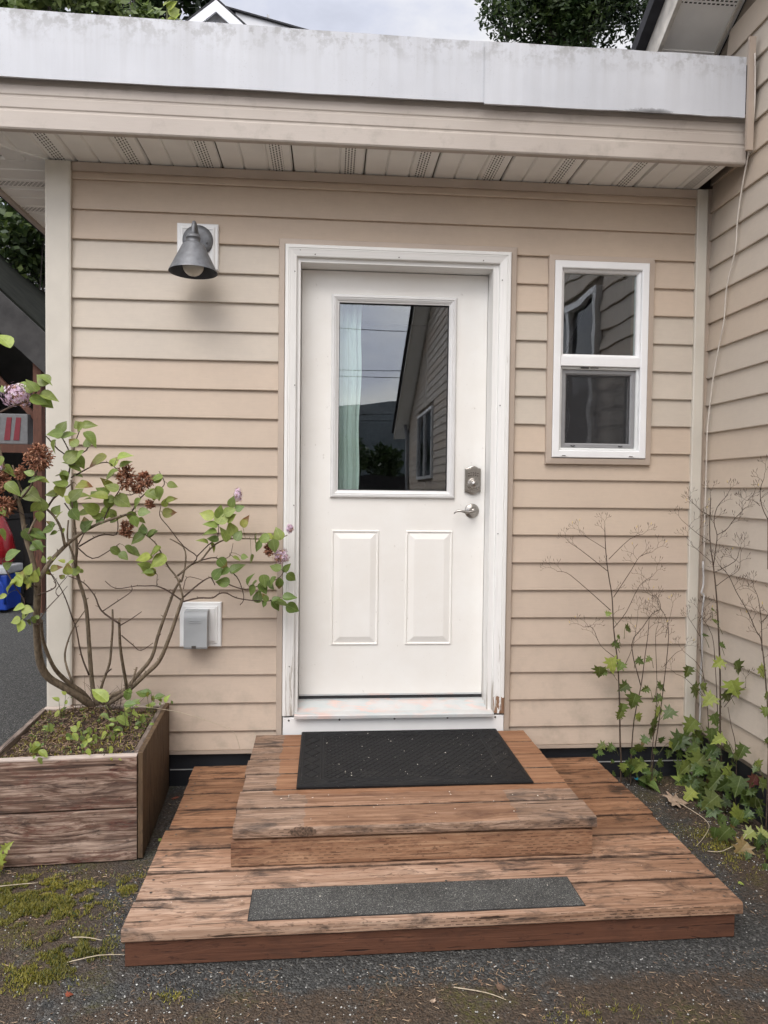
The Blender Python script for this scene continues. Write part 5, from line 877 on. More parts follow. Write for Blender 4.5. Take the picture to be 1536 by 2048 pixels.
WEED_STEMS=[[([(2.464,-0.09,0.119),(2.457,-0.09,0.212),(2.45,-0.09,0.397),(2.437,-0.09,0.573),(2.415,-0.09,0.728),(2.405,-0.09,0.868),(2.383,-0.09,0.986),(2.37,-0.09,1.088),(2.364,-0.09,1.185)],0.0035,0.0012),([(2.399,-0.09,0.809),(2.261,-0.09,0.927),(2.193,-0.09,0.978),(2.148,-0.09,0.985)],0.0015,0.0007),([(2.383,-0.09,0.986),(2.258,-0.09,1.08),(2.205,-0.09,1.113)],0.0015,0.0007),([(2.386,-0.09,1.041),(2.482,-0.09,1.133),(2.542,-0.09,1.155)],0.0013,0.0007),([(2.416,-0.09,0.728),(2.474,-0.09,0.802),(2.532,-0.09,0.92),(2.592,-0.09,0.964)],0.0014,0.0007),([(2.412,-0.09,0.868),(2.493,-0.09,0.993),(2.529,-0.09,1.052),(2.589,-0.09,1.075)],0.0014,0.0007),([(2.434,-0.09,0.587),(2.357,-0.09,0.647),(2.318,-0.09,0.728),(2.276,-0.09,0.732)],0.0012,0.0006),([(2.37,-0.09,1.088),(2.309,-0.09,1.124),(2.271,-0.09,1.146)],0.001,0.0006)],[([(2.511,-0.09,0.119),(2.521,-0.09,0.304),(2.55,-0.09,0.46),(2.566,-0.09,0.603),(2.576,-0.09,0.683),(2.581,-0.09,0.764)],0.0025,0.001),([(2.55,-0.09,0.46),(2.501,-0.09,0.647),(2.551,-0.09,0.729),(2.596,-0.09,0.793),(2.634,-0.09,0.816),(2.618,-0.09,0.867),(2.583,-0.09,0.878)],0.0018,0.0006),([(2.465,-0.09,0.543),(2.508,-0.09,0.646),(2.528,-0.09,0.787)],0.0012,0.0006)],[([(2.599,-0.12,0.106),(2.625,-0.12,0.312),(2.642,-0.12,0.468),(2.66,-0.12,0.689),(2.646,-0.12,0.778),(2.619,-0.12,0.821)],0.0025,0.0008),([(2.592,-0.12,0.106),(2.606,-0.12,0.312),(2.611,-0.12,0.468),(2.599,-0.12,0.69),(2.609,-0.12,0.746)],0.0018,0.0007),([(2.64,-0.12,0.556),(2.692,-0.12,0.615),(2.722,-0.12,0.63)],0.001,0.0006),([(2.645,-0.12,0.689),(2.672,-0.12,0.821)],0.001,0.0006)],[([(2.841,-0.286,0.145),(2.837,-0.267,0.27),(2.829,-0.255,0.552),(2.82,-0.236,0.834),(2.815,-0.21,0.998),(2.81,-0.181,1.125),(2.807,-0.178,1.224),(2.805,-0.185,1.324)],0.004,0.0012),([(2.814,-0.206,1.029),(2.813,-0.221,1.096),(2.811,-0.233,1.163),(2.809,-0.21,1.217),(2.808,-0.233,1.283),(2.808,-0.312,1.338)],0.0018,0.0008),([(2.815,-0.219,0.999),(2.815,-0.367,1.061),(2.863,-0.37,1.103)],0.0014,0.0007),([(2.81,-0.178,1.133),(2.804,-0.1,1.154),(2.763,-0.09,1.189),(2.725,-0.09,1.22)],0.0012,0.0006),([(2.813,-0.193,1.039),(2.806,-0.1,1.078),(2.774,-0.09,1.109)],0.0012,0.0006),([(2.811,-0.233,1.163),(2.812,-0.307,1.193),(2.81,-0.367,1.241),(2.832,-0.385,1.27),(2.878,-0.385,1.283)],0.0012,0.0006),([(2.817,-0.23,0.94),(2.818,-0.307,0.984),(2.824,-0.381,1.026),(2.882,-0.381,1.071)],0.0012,0.0006),([(2.807,-0.174,1.246),(2.803,-0.122,1.262),(2.797,-0.09,1.278),(2.774,-0.09,1.301)],0.0012,0.0006),([(2.833,-0.291,0.422),(2.83,-0.38,0.511),(2.833,-0.442,0.55),(2.867,-0.442,0.55)],0.0012,0.0007),([(2.839,-0.255,0.177),(2.833,-0.24,0.393),(2.827,-0.217,0.587),(2.822,-0.195,0.715),(2.814,-0.104,0.789)],0.0022,0.0008)],[([(2.816,-0.624,0.412),(2.812,-0.605,0.596),(2.811,-0.594,0.669),(2.811,-0.565,0.777),(2.814,-0.528,0.801),(2.814,-0.472,0.865),(2.762,-0.472,0.948),(2.727,-0.472,1.015),(2.685,-0.472,1.058)],0.0025,0.0008),([(2.812,-0.572,0.733),(2.809,-0.568,0.843),(2.809,-0.546,0.928),(2.81,-0.52,0.963)],0.0016,0.0007),([(2.809,-0.568,0.843),(2.803,-0.616,0.879),(2.798,-0.646,0.925)],0.0012,0.0006),([(2.791,-0.619,1.247),(2.795,-0.574,1.295),(2.795,-0.559,1.359),(2.79,-0.589,1.404)],0.0015,0.0007),([(2.797,-0.619,1.057),(2.791,-0.619,1.247)],0.0018,0.0014),([(2.796,-0.559,1.298),(2.801,-0.5,1.32),(2.804,-0.455,1.316)],0.001,0.0006)],[([(2.835,-0.18,0.21),(2.831,-0.165,0.338),(2.827,-0.15,0.454),(2.822,-0.121,0.548),(2.817,-0.106,0.688),(2.814,-0.095,0.754),(2.815,-0.121,0.794)],0.002,0.0007),([(2.823,-0.128,0.528),(2.81,-0.09,0.568),(2.777,-0.09,0.595),(2.744,-0.09,0.622)],0.0012,0.0006),([(2.817,-0.106,0.688),(2.797,-0.09,0.73),(2.772,-0.09,0.766)],0.0012,0.0006),([(2.828,-0.158,0.402),(2.804,-0.09,0.45),(2.756,-0.09,0.496),(2.714,-0.09,0.514)],0.0011,0.0006)],[([(2.839,-0.394,0.186),(2.836,-0.38,0.3),(2.835,-0.35,0.356),(2.833,-0.32,0.431)],0.002,0.0009)]]
WEED_LEAVES=[(2.343,-0.122,0.561,-1.53,0.069,0),(2.398,-0.103,0.597,-1.41,0.079,1),(2.446,-0.132,0.581,-2.13,0.052,0),(2.507,-0.13,0.595,-0.57,0.043,3),(2.576,-0.127,0.601,-2.42,0.035,0),(2.376,-0.123,0.539,-2.67,0.043,0),(2.488,-0.095,0.472,-2.56,0.061,3),(2.621,-0.102,0.469,-0.53,0.057,3),(2.566,-0.138,0.465,-2.61,0.043,0),(2.516,-0.117,0.434,-1.86,0.087,0),(2.448,-0.137,0.396,-1.74,0.061,0),(2.633,-0.127,0.421,-2.67,0.052,3),(2.685,-0.131,0.366,-2.52,0.069,3),(2.644,-0.108,0.359,-2.27,0.061,1),(2.585,-0.137,0.321,-1.0,0.078,3),(2.522,-0.109,0.338,-0.95,0.052,1),(2.578,-0.122,0.272,-0.73,0.078,3),(2.441,-0.138,0.36,-1.92,0.052,0),(2.532,-0.12,0.205,-1.35,0.07,0),(2.381,-0.11,0.2,-2.64,0.052,0),(2.424,-0.099,0.192,-2.37,0.044,3),(2.456,-0.134,0.123,-1.6,0.052,1),(2.491,-0.09,0.075,-1.63,0.044,3),(2.513,-0.106,0.133,-1.65,0.07,0),(2.571,-0.098,0.114,-2.47,0.079,1),(2.614,-0.133,0.127,-0.55,0.052,3),(2.625,-0.098,0.076,-2.21,0.07,1),(2.564,-0.131,0.068,-0.87,0.061,0),(2.686,-0.092,0.196,-0.48,0.079,1),(2.753,-0.136,0.562,-1.9,0.061,0),(2.805,-0.413,0.652,-1.08,0.071,3),(2.802,-0.324,0.637,-2.48,0.057,1),(2.788,-0.105,0.468,-1.08,0.079,0),(2.8,-0.148,0.484,-0.97,0.06,0),(2.809,-0.387,0.567,-1.23,0.087,1),(2.811,-0.266,0.467,-2.4,0.074,1),(2.8,-0.344,0.51,-0.92,0.08,3),(2.8,-0.118,0.311,-2.25,0.096,0),(2.805,-0.255,0.382,-1.16,0.066,3),(2.736,-0.126,0.249,-2.17,0.095,3),(2.815,-0.093,0.243,-0.8,0.079,3),(2.8,-0.351,0.312,-2.81,0.064,1),(2.808,-0.243,0.274,-0.97,0.075,0),(2.808,-0.253,0.32,-1.57,0.075,3),(2.8,-0.198,0.178,-2.24,0.102,0),(2.819,-0.135,0.109,-0.79,0.078,0),(2.769,-0.103,0.052,-1.8,0.114,1),(2.8,-0.215,0.079,-0.54,0.076,4),(2.813,-0.341,0.149,-2.37,0.097,3),(2.777,-0.242,0.052,-0.4,0.075,0),(2.747,-0.408,0.089,-2.46,0.102,0),(2.774,-0.133,0.117,-2.32,0.078,0),(2.8,-0.475,0.197,-1.93,0.092,3),(2.81,-0.579,0.246,-1.88,0.066,5),(2.808,-0.569,0.294,-0.94,0.059,1),(2.804,-0.498,0.332,-2.07,0.068,3),(2.801,-0.595,0.221,-0.2,0.059,0),(2.766,-0.473,0.064,-0.79,0.077,1),(2.8,-0.502,0.069,-1.81,0.076,1),(2.8,-0.581,0.157,-1.45,0.081,3),(2.8,-0.404,0.065,-2.67,0.055,3),(2.654,-0.651,0.073,-2.16,0.079,3),(2.693,-0.703,0.042,-2.36,0.077,4),(2.75,-0.652,0.059,-2.63,0.057,1),(2.714,-0.777,0.056,-0.87,0.068,0),(2.788,-0.656,0.421,-1.13,0.043,0),(2.796,-0.628,0.53,-1.71,0.043,0),(2.792,-0.587,0.675,-1.01,0.059,1),(2.809,-0.617,0.576,-0.73,0.044,0),(2.8,-0.31,0.199,-2.07,0.073,0),(2.8,-0.356,0.189,-1.08,0.072,1),(2.8,-0.246,0.146,-1.44,0.083,0),(2.728,-0.252,0.043,-2.55,0.075,1),(2.713,-0.371,0.053,-0.33,0.064,0),(2.79,-0.102,0.149,-1.74,0.07,1),(2.746,-0.1,0.112,-1.93,0.061,0),(2.819,-0.421,0.269,-0.67,0.055,0),(2.8,-0.515,0.147,-1.26,0.053,0),(2.816,-0.597,0.101,-0.37,0.059,1),(2.802,-0.651,0.057,-2.58,0.065,1),(2.8,-0.279,0.251,-2.28,0.074,3),(2.8,-0.155,0.198,-2.77,0.069,0),(2.8,-0.345,0.268,-0.28,0.064,0),(2.765,-0.208,0.081,-1.77,0.084,0),(2.8,-0.218,0.04,-2.9,0.084,0),(2.8,-0.379,0.123,-0.52,0.072,3),(2.468,-0.09,0.728,-0.3,0.055,3),(2.413,-0.09,0.665,-0.7,0.046,3),(2.376,-0.09,0.791,0.23,0.032,1),(2.431,-0.09,0.691,-0.55,0.028,0),(2.82,-0.226,0.832,-0.23,0.037,0),(2.822,-0.245,0.785,0.15,0.037,0),(2.82,-0.159,0.704,0.18,0.032,3),(2.825,-0.293,0.697,-0.45,0.037,3)]
PLANTER_LEAVES=[(0.247,-0.321,0.485,2.4,0.083,1),(0.277,-0.308,0.418,-0.53,0.062,0),(0.247,-0.315,0.388,-1.56,0.049,1),(0.282,-0.451,0.402,-2.44,0.04,1),(0.31,-0.448,0.397,-1.85,0.035,0),(0.297,-0.341,0.39,-1.81,0.046,3),(0.158,-0.37,0.423,-2.1,0.041,1),(0.185,-0.529,0.431,-0.81,0.034,1),(0.2,-0.482,0.423,-1.61,0.049,1),(0.198,-0.392,0.409,-1.47,0.035,0),(0.212,-0.423,0.39,-2.3,0.03,1),(0.259,-0.589,0.419,-2.54,0.033,1),(0.232,-0.554,0.415,-1.25,0.029,1),(0.273,-0.585,0.426,-2.74,0.028,1),(0.28,-0.652,0.419,-1.27,0.027,1),(0.148,-0.469,0.411,-1.55,0.029,3),(0.064,-0.56,0.412,-1.07,0.043,1),(0.069,-0.601,0.407,-0.83,0.037,1),(0.112,-0.651,0.414,-0.46,0.041,1),(0.095,-0.596,0.413,-2.65,0.042,0),(0.284,-0.191,0.452,1.33,0.054,3),(0.33,-0.397,0.493,0.25,0.05,3),(0.35,-0.381,0.483,0.76,0.046,3),(0.329,-0.26,0.459,0.27,0.032,3),(0.294,-0.258,0.424,-1.27,0.037,0),(0.332,-0.287,0.428,-0.45,0.031,0),(0.374,-0.146,0.466,2.82,0.05,3),(0.347,-0.109,0.446,2.71,0.05,0),(0.395,-0.179,0.457,0.3,0.044,3),(0.366,-0.094,0.389,2.8,0.039,1),(0.456,-0.252,0.46,1.15,0.035,1),(0.303,-0.195,0.485,2.72,0.032,0),(0.371,-0.29,0.415,-1.4,0.037,0),(0.391,-0.299,0.409,-2.57,0.031,0),(0.364,-0.296,0.391,-1.95,0.031,0),(0.38,-0.291,0.424,-1.74,0.026,1),(0.06,-0.423,0.433,-1.12,0.035,0),(0.023,-0.359,0.404,-0.92,0.031,1),(0.015,-0.194,0.411,-2.28,0.038,1),(0.026,-0.19,0.419,-2.0,0.027,1),(0.022,-0.225,0.461,2.48,0.032,1),(0.358,-0.663,0.429,-1.08,0.027,1),(0.379,-0.708,0.434,-2.18,0.018,1),(0.237,-0.425,0.39,-2.07,0.03,0),(0.045,-0.215,0.485,2.35,0.022,1),(0.178,-0.201,0.389,-0.42,0.049,0)]
# ------------------------------------------------------------------ wall lamp
lamp = thing('wall_lamp', 'grey metal barn-style wall lamp with white bulb left of the door', 'lamp', (0.539, 0, 2.29))
m_ = MB(); m_.nested(0.4505, 0.6285, 2.294, 2.494, [(0, -0.001), (0, -0.022), (0.004, -0.026), (0.014, -0.026), (0.018, -0.030), (0.026, -0.032), (0.0265, -0.0285), (0.030, -0.0285)], cap=True); part(m_, 'mounting_block', 'pvc_white', lamp)
lc = (0.541, -0.029, 2.418)
m_ = MB(); m_.lathe([(0.066, 0.0), (0.066, 0.004), (0.062, 0.010), (0.045, 0.014), (0.020, 0.017), (0.0, 0.017)], lc, 'y', 36)
m_.lathe([(0.0045, 0.0), (0.0045, 0.004), (0.0, 0.005)], (0.582, -0.042, 2.405), 'y', 10); part(m_, 'back_plate', 'lamp_metal', lamp)
LY = -0.150; lxc = 0.5445
m_ = MB(); m_.tube([(lc[0], -0.040, 2.425), (lc[0], -0.075, 2.452), (lc[0] + 0.001, -0.115, 2.462), (lxc, -0.140, 2.450), (lxc, LY, 2.425), (lxc, LY, 2.395)], 0.0085, 0.0085, 12, sub=4); part(m_, 'arm', 'lamp_metal', lamp)
m_ = MB(); c = (lxc, LY, 2.245)
m_.lathe([(0.0, 0.160), (0.012, 0.160), (0.022, 0.156), (0.028, 0.149), (0.0305, 0.144), (0.0305, 0.140), (0.0275, 0.139), (0.0275, 0.121), (0.034, 0.119), (0.043, 0.114), (0.046, 0.110), (0.095, 0.012), (0.0995, 0.004), (0.1005, 0.0)], c, 'z', 48)
m_.lathe([(0.1005, 0.0), (0.0985, 0.0005), (0.093, 0.011), (0.044, 0.108), (0.0, 0.112)], c, 'z', 48, 1); part(m_, 'lamp_shade', ['lamp_metal', 'lamp_inner'], lamp)
m_ = MB(); m_.lathe([(0.016, 0.105), (0.018, 0.075)] + [(0.044 * math.sin(R(a)), 0.028 - 0.044 * math.cos(R(a))) for a in range(150, -1, -12)], c, 'z', 32); part(m_, 'bulb', 'bulb_glass', lamp)
# ------------------------------------------------------------------ outdoor outlet
out = thing('wall_outlet', 'grey weatherproof outlet cover on white block low on the wall', 'outlet', (0.555, 0, 0.64))
m_ = MB(); m_.nested(0.466, 0.648, 0.6365, 0.8365, [(0, -0.001), (0, -0.022), (0.004, -0.026), (0.016, -0.026), (0.019, -0.030), (0.026, -0.030), (0.028, -0.034), (0.030, -0.034)], cap=True); part(m_, 'mounting_block', 'pvc_white', out)
pf = [(-0.034, 0.646), (-0.088, 0.642), (-0.092, 0.650), (-0.092, 0.770)] + [(-0.064 - 0.028 * math.cos(R(a)), 0.770 + 0.036 * math.sin(R(a))) for a in range(15, 91, 15)] + [(-0.034, 0.808)]
m_ = MB(); m_.prism(pf, 0.497, 0.596, lambda a, p, q: (a, p, q)); 
for zz in (0.764, 0.756): m_.box(0.520, 0.568, -0.0945, -0.0915, zz, zz + 0.003)
cov = part(m_, 'cover', 'cover_grey', out)
m_ = MB(); m_.box(0.531, 0.549, -0.0945, -0.0915, 0.6445, 0.656); part(m_, 'latch', 'screw_dark', cov)

# ------------------------------------------------------------------ wooden landing
def plank(w_, d, t, seed, bev=0.004, wavy=0.0):
    """board lying along x from 0..w, y 0..d, z 0..t with eased, slightly worn edges"""
    rng = random.Random(seed); mp = MB(); n = max(2, int(w_ / 0.06)); rows = []
    prof = [(0.0, bev), (0.0, t - bev * 1.6), (bev * 0.5, t - bev * 0.4), (bev * 1.6, t), (d - bev, t), (d, t - bev), (d, bev), (d - bev, 0), (bev, 0)]
    e0, e1 = rng.uniform(-0.003, 0.003), rng.uniform(-0.003, 0.003)
    for i in range(n + 1):
        x = w_ * i / n; j = [noise.noise(Vector((x * 9, seed * 3.1, k * 1.7))) * wavy for k in range(3)]
        rows.append([(x + (e0 if i == 0 else e1 if i == n else 0), p + (j[0] if p < d * 0.3 else j[1]) * 0.8, q + j[2] * 0.5 * (q > t * 0.5)) for p, q in prof])
    k = len(prof); vs = [p for r_ in rows for p in r_]
    fs = [(k * i + a, k * i + (a + 1) % k, k * i + k + (a + 1) % k, k * i + k + a) for i in range(n) for a in range(k)]
    fs += [tuple(range(k)), tuple(k * n + a for a in range(k))]
    mp.add(vs, fs); return mp
plat = thing('wooden_landing', 'wide low wooden landing of weathered planks on the asphalt', 'landing', (0.563, -1.222, 0), R(0.9))
for i in range(8):
    plank(1.812, 0.1405, 0.038, i + 1, 0.005, 0.0022).build('deck_board', 'deck_wood', plat, (random.uniform(-0.005, 0.005), 0.1462 * i, 0.0775 + random.uniform(-0.0012, 0.0012))).color = (1, 1, 1, 0.0 if i == 0 else 1.0)
m_ = plank(1.79, 0.036, 0.074, 31, 0.003, 0.001); m_.build('skirt_board', 'skirt_wood', plat, (0.006, 0.013, 0.002))
for x in (0.006, 1.76):
    m_ = MB(); m_.box(0, 0.036, 0.05, 1.13, 0.002, 0.076); m_.build('side_board', 'skirt_wood', plat, (x, 0, 0))
m_ = MB()
for i in range(8):
    for x in (0.03, 0.93, 1.77):
        for q in (0.035, 0.105): disc(m_, (x + random.uniform(-.01, .01), 0.145 * i + q, 0.1168), 0.0042, 8, 'z')
m_.build('screw_head', 'screw_dark', plat)['kind'] = 'stuff'
step = thing('wooden_step', 'upper wooden step box standing on the landing below the door', 'step', (0.820, -0.924, 0.1165), R(0.8))
for i in range(6):
    plank(1.207, 0.1395, 0.038, 40 + i, 0.006, 0.0018).build('deck_board', 'step_wood', step, (random.uniform(-0.003, 0.003), 0.1448 * i, 0.0955 + random.uniform(-0.001, 0.001))).color = (1, 1, 1, 0.0 if i == 0 else 1.0)
plank(1.203, 0.036, 0.087, 60, 0.003, 0.001).build('riser', 'riser_wood', step, (-0.003, 0.010, 0.0015))
for x in (0.0, 1.166):
    m_ = MB(); m_.box(0, 0.034, 0.048, 0.84, 0.001, 0.0925); m_.build('side_board', 'riser_wood', step, (x, 0, 0))
m_ = MB(); n = 14; vs = []
for j in range(7):
    for i in range(n + 1):
        e = math.sin(math.pi * i / n) * math.sin(math.pi * j / 6); x = .185 + .085 * i / n; wz = .30 + .70 * math.sin(math.pi * i / n) ** .6 + .12 * math.sin(i * 2.3); z_ = .1165 + .0165 * (j / 3 - 1) * wz
        vs.append((x + .006 * noise.noise(Vector((i * .7, j * .9, 3))), -.0012 - .0045 * e * (0.5 + noise.noise(Vector((i * .8, j * 1.1, 7)))) , z_ + .003 * noise.noise(Vector((i * .5, j, 1)))))
m_.add(vs, [(j * (n + 1) + i, j * (n + 1) + i + 1, (j + 1) * (n + 1) + i + 1, (j + 1) * (n + 1) + i) for j in range(6) for i in range(n)], 0, True)
o = m_.build('bark_knot', 'knot_wood', step)
# ------------------------------------------------------------------ mats
def bars(mbx, segs, z, wd, h, mi=0):
    for (x0, y0, x1, y1) in segs:
        d = Vector((x1 - x0, y1 - y0)); L = d.length
        if L < 1e-4: continue
        d /= L; nx, ny = -d.y * wd / 2, d.x * wd / 2
        mbx.add([(x0 - nx, y0 - ny, z), (x1 - nx, y1 - ny, z), (x1 + nx, y1 + ny, z), (x0 + nx, y0 + ny, z), (x0 - nx * .5, y0 - ny * .5, z + h), (x1 - nx * .5, y1 - ny * .5, z + h), (x1 + nx * .5, y1 + ny * .5, z + h), (x0 + nx * .5, y0 + ny * .5, z + h)], [(4, 5, 6, 7), (0, 1, 5, 4), (1, 2, 6, 5), (2, 3, 7, 6), (3, 0, 4, 7)], mi)
dm = thing('door_mat', 'black rubber doormat with a raised lattice pattern on the step', 'doormat', (1.012, -0.640, 0.2515), R(0.4))
MW, MD = 0.882, 0.588
m_ = MB(); m_.add([(0, 0, 0), (MW, 0, 0), (MW, MD, 0), (0, MD, 0), (0, 0, .006), (MW, 0, .006), (MW, MD, .006), (0, MD, .006), (.008, .008, .0095), (MW - .008, .008, .0095), (MW - .008, MD - .008, .0095), (.008, MD - .008, .0095)],
                  [(0, 3, 2, 1)] + [(j, (j + 1) % 4, 4 + (j + 1) % 4, 4 + j) for j in range(4)] + [(4 + j, 4 + (j + 1) % 4, 8 + (j + 1) % 4, 8 + j) for j in range(4)] + [(8, 9, 10, 11)])
m_.build('mat_base', 'mat_rubber', dm)
B_ = 0.10; seg = []
def rect(x0, y0, x1, y1): return [(x0, y0, x1, y0), (x1, y0, x1, y1), (x1, y1, x0, y1), (x0, y1, x0, y0)]
m_ = MB(); seg += rect(.016, .016, MW - .016, MD - .016) + rect(B_, B_ * .62, MW - B_, MD - B_ * .62) + rect(B_ - .012, B_ * .62 - .010, MW - B_ + .012, MD - B_ * .62 + .010)
def lattice(x0, y0, x1, y1, nx, ny):
    s = []; dx, dy = (x1 - x0) / nx, (y1 - y0) / ny
    for i in range(nx):
        for j in range(ny):
            a, b_ = x0 + dx * i, y0 + dy * j
            s += [(a, b_ + dy / 2, a + dx / 2, b_ + dy), (a + dx / 2, b_ + dy, a + dx, b_ + dy / 2), (a + dx, b_ + dy / 2, a + dx / 2, b_), (a + dx / 2, b_, a, b_ + dy / 2)]
    return s
seg += lattice(.022, .075, B_ - .018, MD - .075, 1, 6) + lattice(MW - B_ + .018, .075, MW - .022, MD - .075, 1, 6)
seg += lattice(B_ + .01, .020, MW - B_ - .01, B_ * .62 - .014, 9, 1) + lattice(B_ + .01, MD - B_ * .62 + .014, MW - B_ - .01, MD - .020, 9, 1)
for cx_, cy_ in ((.05, .036), (MW - .05, .036), (.05, MD - .036), (MW - .05, MD - .036)): seg += rect(cx_ - .022, cy_ - .012, cx_ + .022, cy_ + .012)
bars(m_, seg, 0.0094, 0.0038, 0.0016)
m_.build('border_pattern', 'mat_rubber', dm)['kind'] = 'stuff'
m_ = MB(); bars(m_, lattice(B_ + .006, B_ * .62 + .006, MW - B_ - .006, MD - B_ * .62 - .006, 22, 12), 0.0094, 0.0075, 0.0018)
m_.build('tread_lattice', 'mat_rubber', dm)['kind'] = 'stuff'
# fallen blossom crumbs on the mat and boards
m_ = MB(); rng = random.Random(77)
for _ in range(150):
    r_ = rng.random()
    if r_ < .45: x, y, z_ = rng.uniform(1.05, 1.86), rng.uniform(-.60, -.08), .2635
    elif r_ < .7: x, y, z_ = rng.uniform(.85, 2.0), rng.uniform(-.90, -.66), .2515
    else: x, y, z_ = rng.uniform(.6, 2.3), rng.uniform(-1.20, -.95), .1175
    s = rng.choice([.0009, .0013, .0018, .003]); a = rng.uniform(0, 6.28)
    m_.add([(x + s * math.cos(a + q) * rng.uniform(.6, 1.6), y + s * math.sin(a + q) * rng.uniform(.6, 1.6), z_ + (.001 if q else .002)) for q in (0, 1.57, 3.14, 4.71)], [(0, 1, 2, 3)])
tag(m_.build('blossom_crumbs', 'speck', fix=False), 'tiny pale blossom crumbs on the doormat and step', 'crumbs', kind='stuff')
# bark pocket in the nosing of the step
gs = thing('grip_strip', 'grey gritty anti-slip strip stuck across the front of the landing', 'grip strip', (0.905, -1.199, 0.1166), R(1.0))
m_ = MB(); m_.box(0, 0.984, 0, 0.1515, 0, 0.0022); m_.build('grit_surface', 'grit', gs)
m_ = MB(); m_.box(-0.003, 0.987, -0.003, 0.1545, 0, 0.0012); m_.build('backing', 'rubber_black', gs)

# ------------------------------------------------------------------ planter box
pln = thing('planter_box', 'square weathered wooden planter box left of the landing', 'planter', (0.447, -0.635, 0), R(3.8))
PW, PD = 0.50, 0.60
plank(PW - 0.004, 0.030, 0.187, 71, 0.003, 0.003).build('plank', 'planter_wood', pln, (-PW, 0, 0.004))
plank(PW - 0.006, 0.030, 0.190, 72, 0.004, 0.003).build('plank', 'planter_wood', pln, (-PW + 0.002, -0.001, 0.195))
m_ = MB(); m_.box(-0.001, 0.017, 0.006, PD, 0.006, 0.392, 0, 0.003); m_.build('side_panel', 'planter_side_wood', pln)
m_ = MB(); m_.box(-0.019, -0.002, 0.034, PD - 0.002, 0.20, 0.390, 0, 0.003); m_.build('side_rail', 'planter_edge_wood', pln)
m_ = MB(); m_.box(-PW - 0.012, -PW + 0.008, 0.03, PD, 0.006, 0.386, 0, 0.003); m_.build('side_panel', 'planter_edge_wood', pln)
plank(PW, 0.026, 0.386, 75, 0.003, 0.002).build('back_panel', 'planter_wood', pln, (-PW, PD - 0.02, 0.004))
m_ = MB(); m_.box(-0.062, -0.0195, 0.0315, 0.072, 0.03, 0.378, 0, 0.003); m_.build('corner_block', 'shed_rake', pln)
m_ = MB(); n = 44; vs = []
for j in range(n + 1):
    for i in range(n + 1):
        x = -PW + 0.01 + (PW - 0.03) * i / n; y = 0.031 + (PD - 0.055) * j / n
        hgt = 0.362 + 0.034 * math.exp(-((x + 0.33) ** 2 + (y - 0.50) ** 2) / 0.02) + 0.012 * noise.noise(Vector((x * 14, y * 14, 1))) + 0.010 * noise.noise(Vector((x * 45, y * 45, 2)))
        vs.append((x, y, hgt))
m_.add(vs, [(j * (n + 1) + i, j * (n + 1) + i + 1, (j + 1) * (n + 1) + i + 1, (j + 1) * (n + 1) + i) for j in range(n) for i in range(n)], 0, True)
m_.build('soil', 'soil', pln)
ca, sa = math.cos(R(3.8)), math.sin(R(3.8))
def in_planter(lx, ly): return (0.447 + lx * ca - ly * sa, -0.635 + lx * sa + ly * ca)

# ------------------------------------------------------------------ litter, moss, pebbles (nobody could count them)
def blade(mbx, p, d, L, w_, mi=0):
    s = Vector((-d.y, d.x, 0)); s = s.normalized() * w_ if s.length > 1e-5 else Vector((w_, 0, 0))
    q = p + d * L; mbx.add([p - s, p + s, q], [(0, 1, 2)], mi)
rng = random.Random(3)
moss = MB()
PATCH = [(0.12, -0.79, .15, .075), (0.30, -0.85, .13, .075), (0.05, -0.86, .12, .09), (0.22, -0.94, .16, .07), (0.16, -0.86, .2, .09), (0.42, -1.145, .07, .06), (0.36, -1.10, .10, .06), (0.47, -0.80, .05, .06), (0.34, -1.22, .10, .06), (0.72, -1.335, .05, .02), (1.84, -1.465, .10, .035), (2.62, -0.66, .09, .14)]
WTS = [a[2] * a[3] * (0.35 if a[0] > .6 else 1.0) for a in PATCH]
for _ in range(48000):
    px, py, rx, ry = rng.choices(PATCH, WTS)[0]
    x, y = rng.gauss(px, rx * .62), rng.gauss(py, ry * .62)
    nn = noise.noise(Vector((x * 22, y * 22, 0.3))) + 0.5 * noise.noise(Vector((x * 60, y * 60, 4)))
    if nn < -0.05: continue
    if 0.55 < x < 2.38 and y > -1.225: continue
    if -0.06 < x < 0.45 and y > -0.64: continue
    hgt = 0.004 + 0.012 * max(0, nn)
    d = Vector((rng.uniform(-1, 1), rng.uniform(-1, 1), rng.uniform(.5, 1.4))).normalized()
    blade(moss, Vector((x, y, hgt * rng.uniform(0, .8))), d, rng.uniform(.005, .012), rng.uniform(.0009, .0018), 0 if rng.random() < .8 else 1)
tag(moss.build('moss', ['moss', 'foliage_mid'], fix=False), 'yellow-green moss growing in patches on the asphalt', 'moss', kind='stuff')
lit = MB()
def stick(mbx, x, y, z, L, w_, a, mi, tilt=0.0, bend=0.0):
    d = Vector((math.cos(a), math.sin(a), tilt)); s = Vector((-math.sin(a), math.cos(a), 0)) * w_
    p0 = Vector((x, y, z)) - d * L / 2; p2 = p0 + d * L; p1 = (p0 + p2) / 2 + Vector((-math.sin(a), math.cos(a), 0)) * bend * L; up = Vector((0, 0, w_ * 1.2))
    mbx.add([p0 - s, p0 + s, p0 + up, p1 - s, p1 + s, p1 + up, p2], [(0, 3, 5, 2), (1, 2, 5, 4), (3, 6, 5), (4, 5, 6)], mi)
ZONES = [((0.0, 0.75), (-1.6, -0.68), 2400), ((0.55, 2.6), (-1.62, -1.24), 3800), ((2.40, 2.85), (-1.3, -0.05), 700), ((0.44, 0.56), (-1.1, 0.0), 420), ((2.36, 2.84), (-0.45, -0.02), 900)]
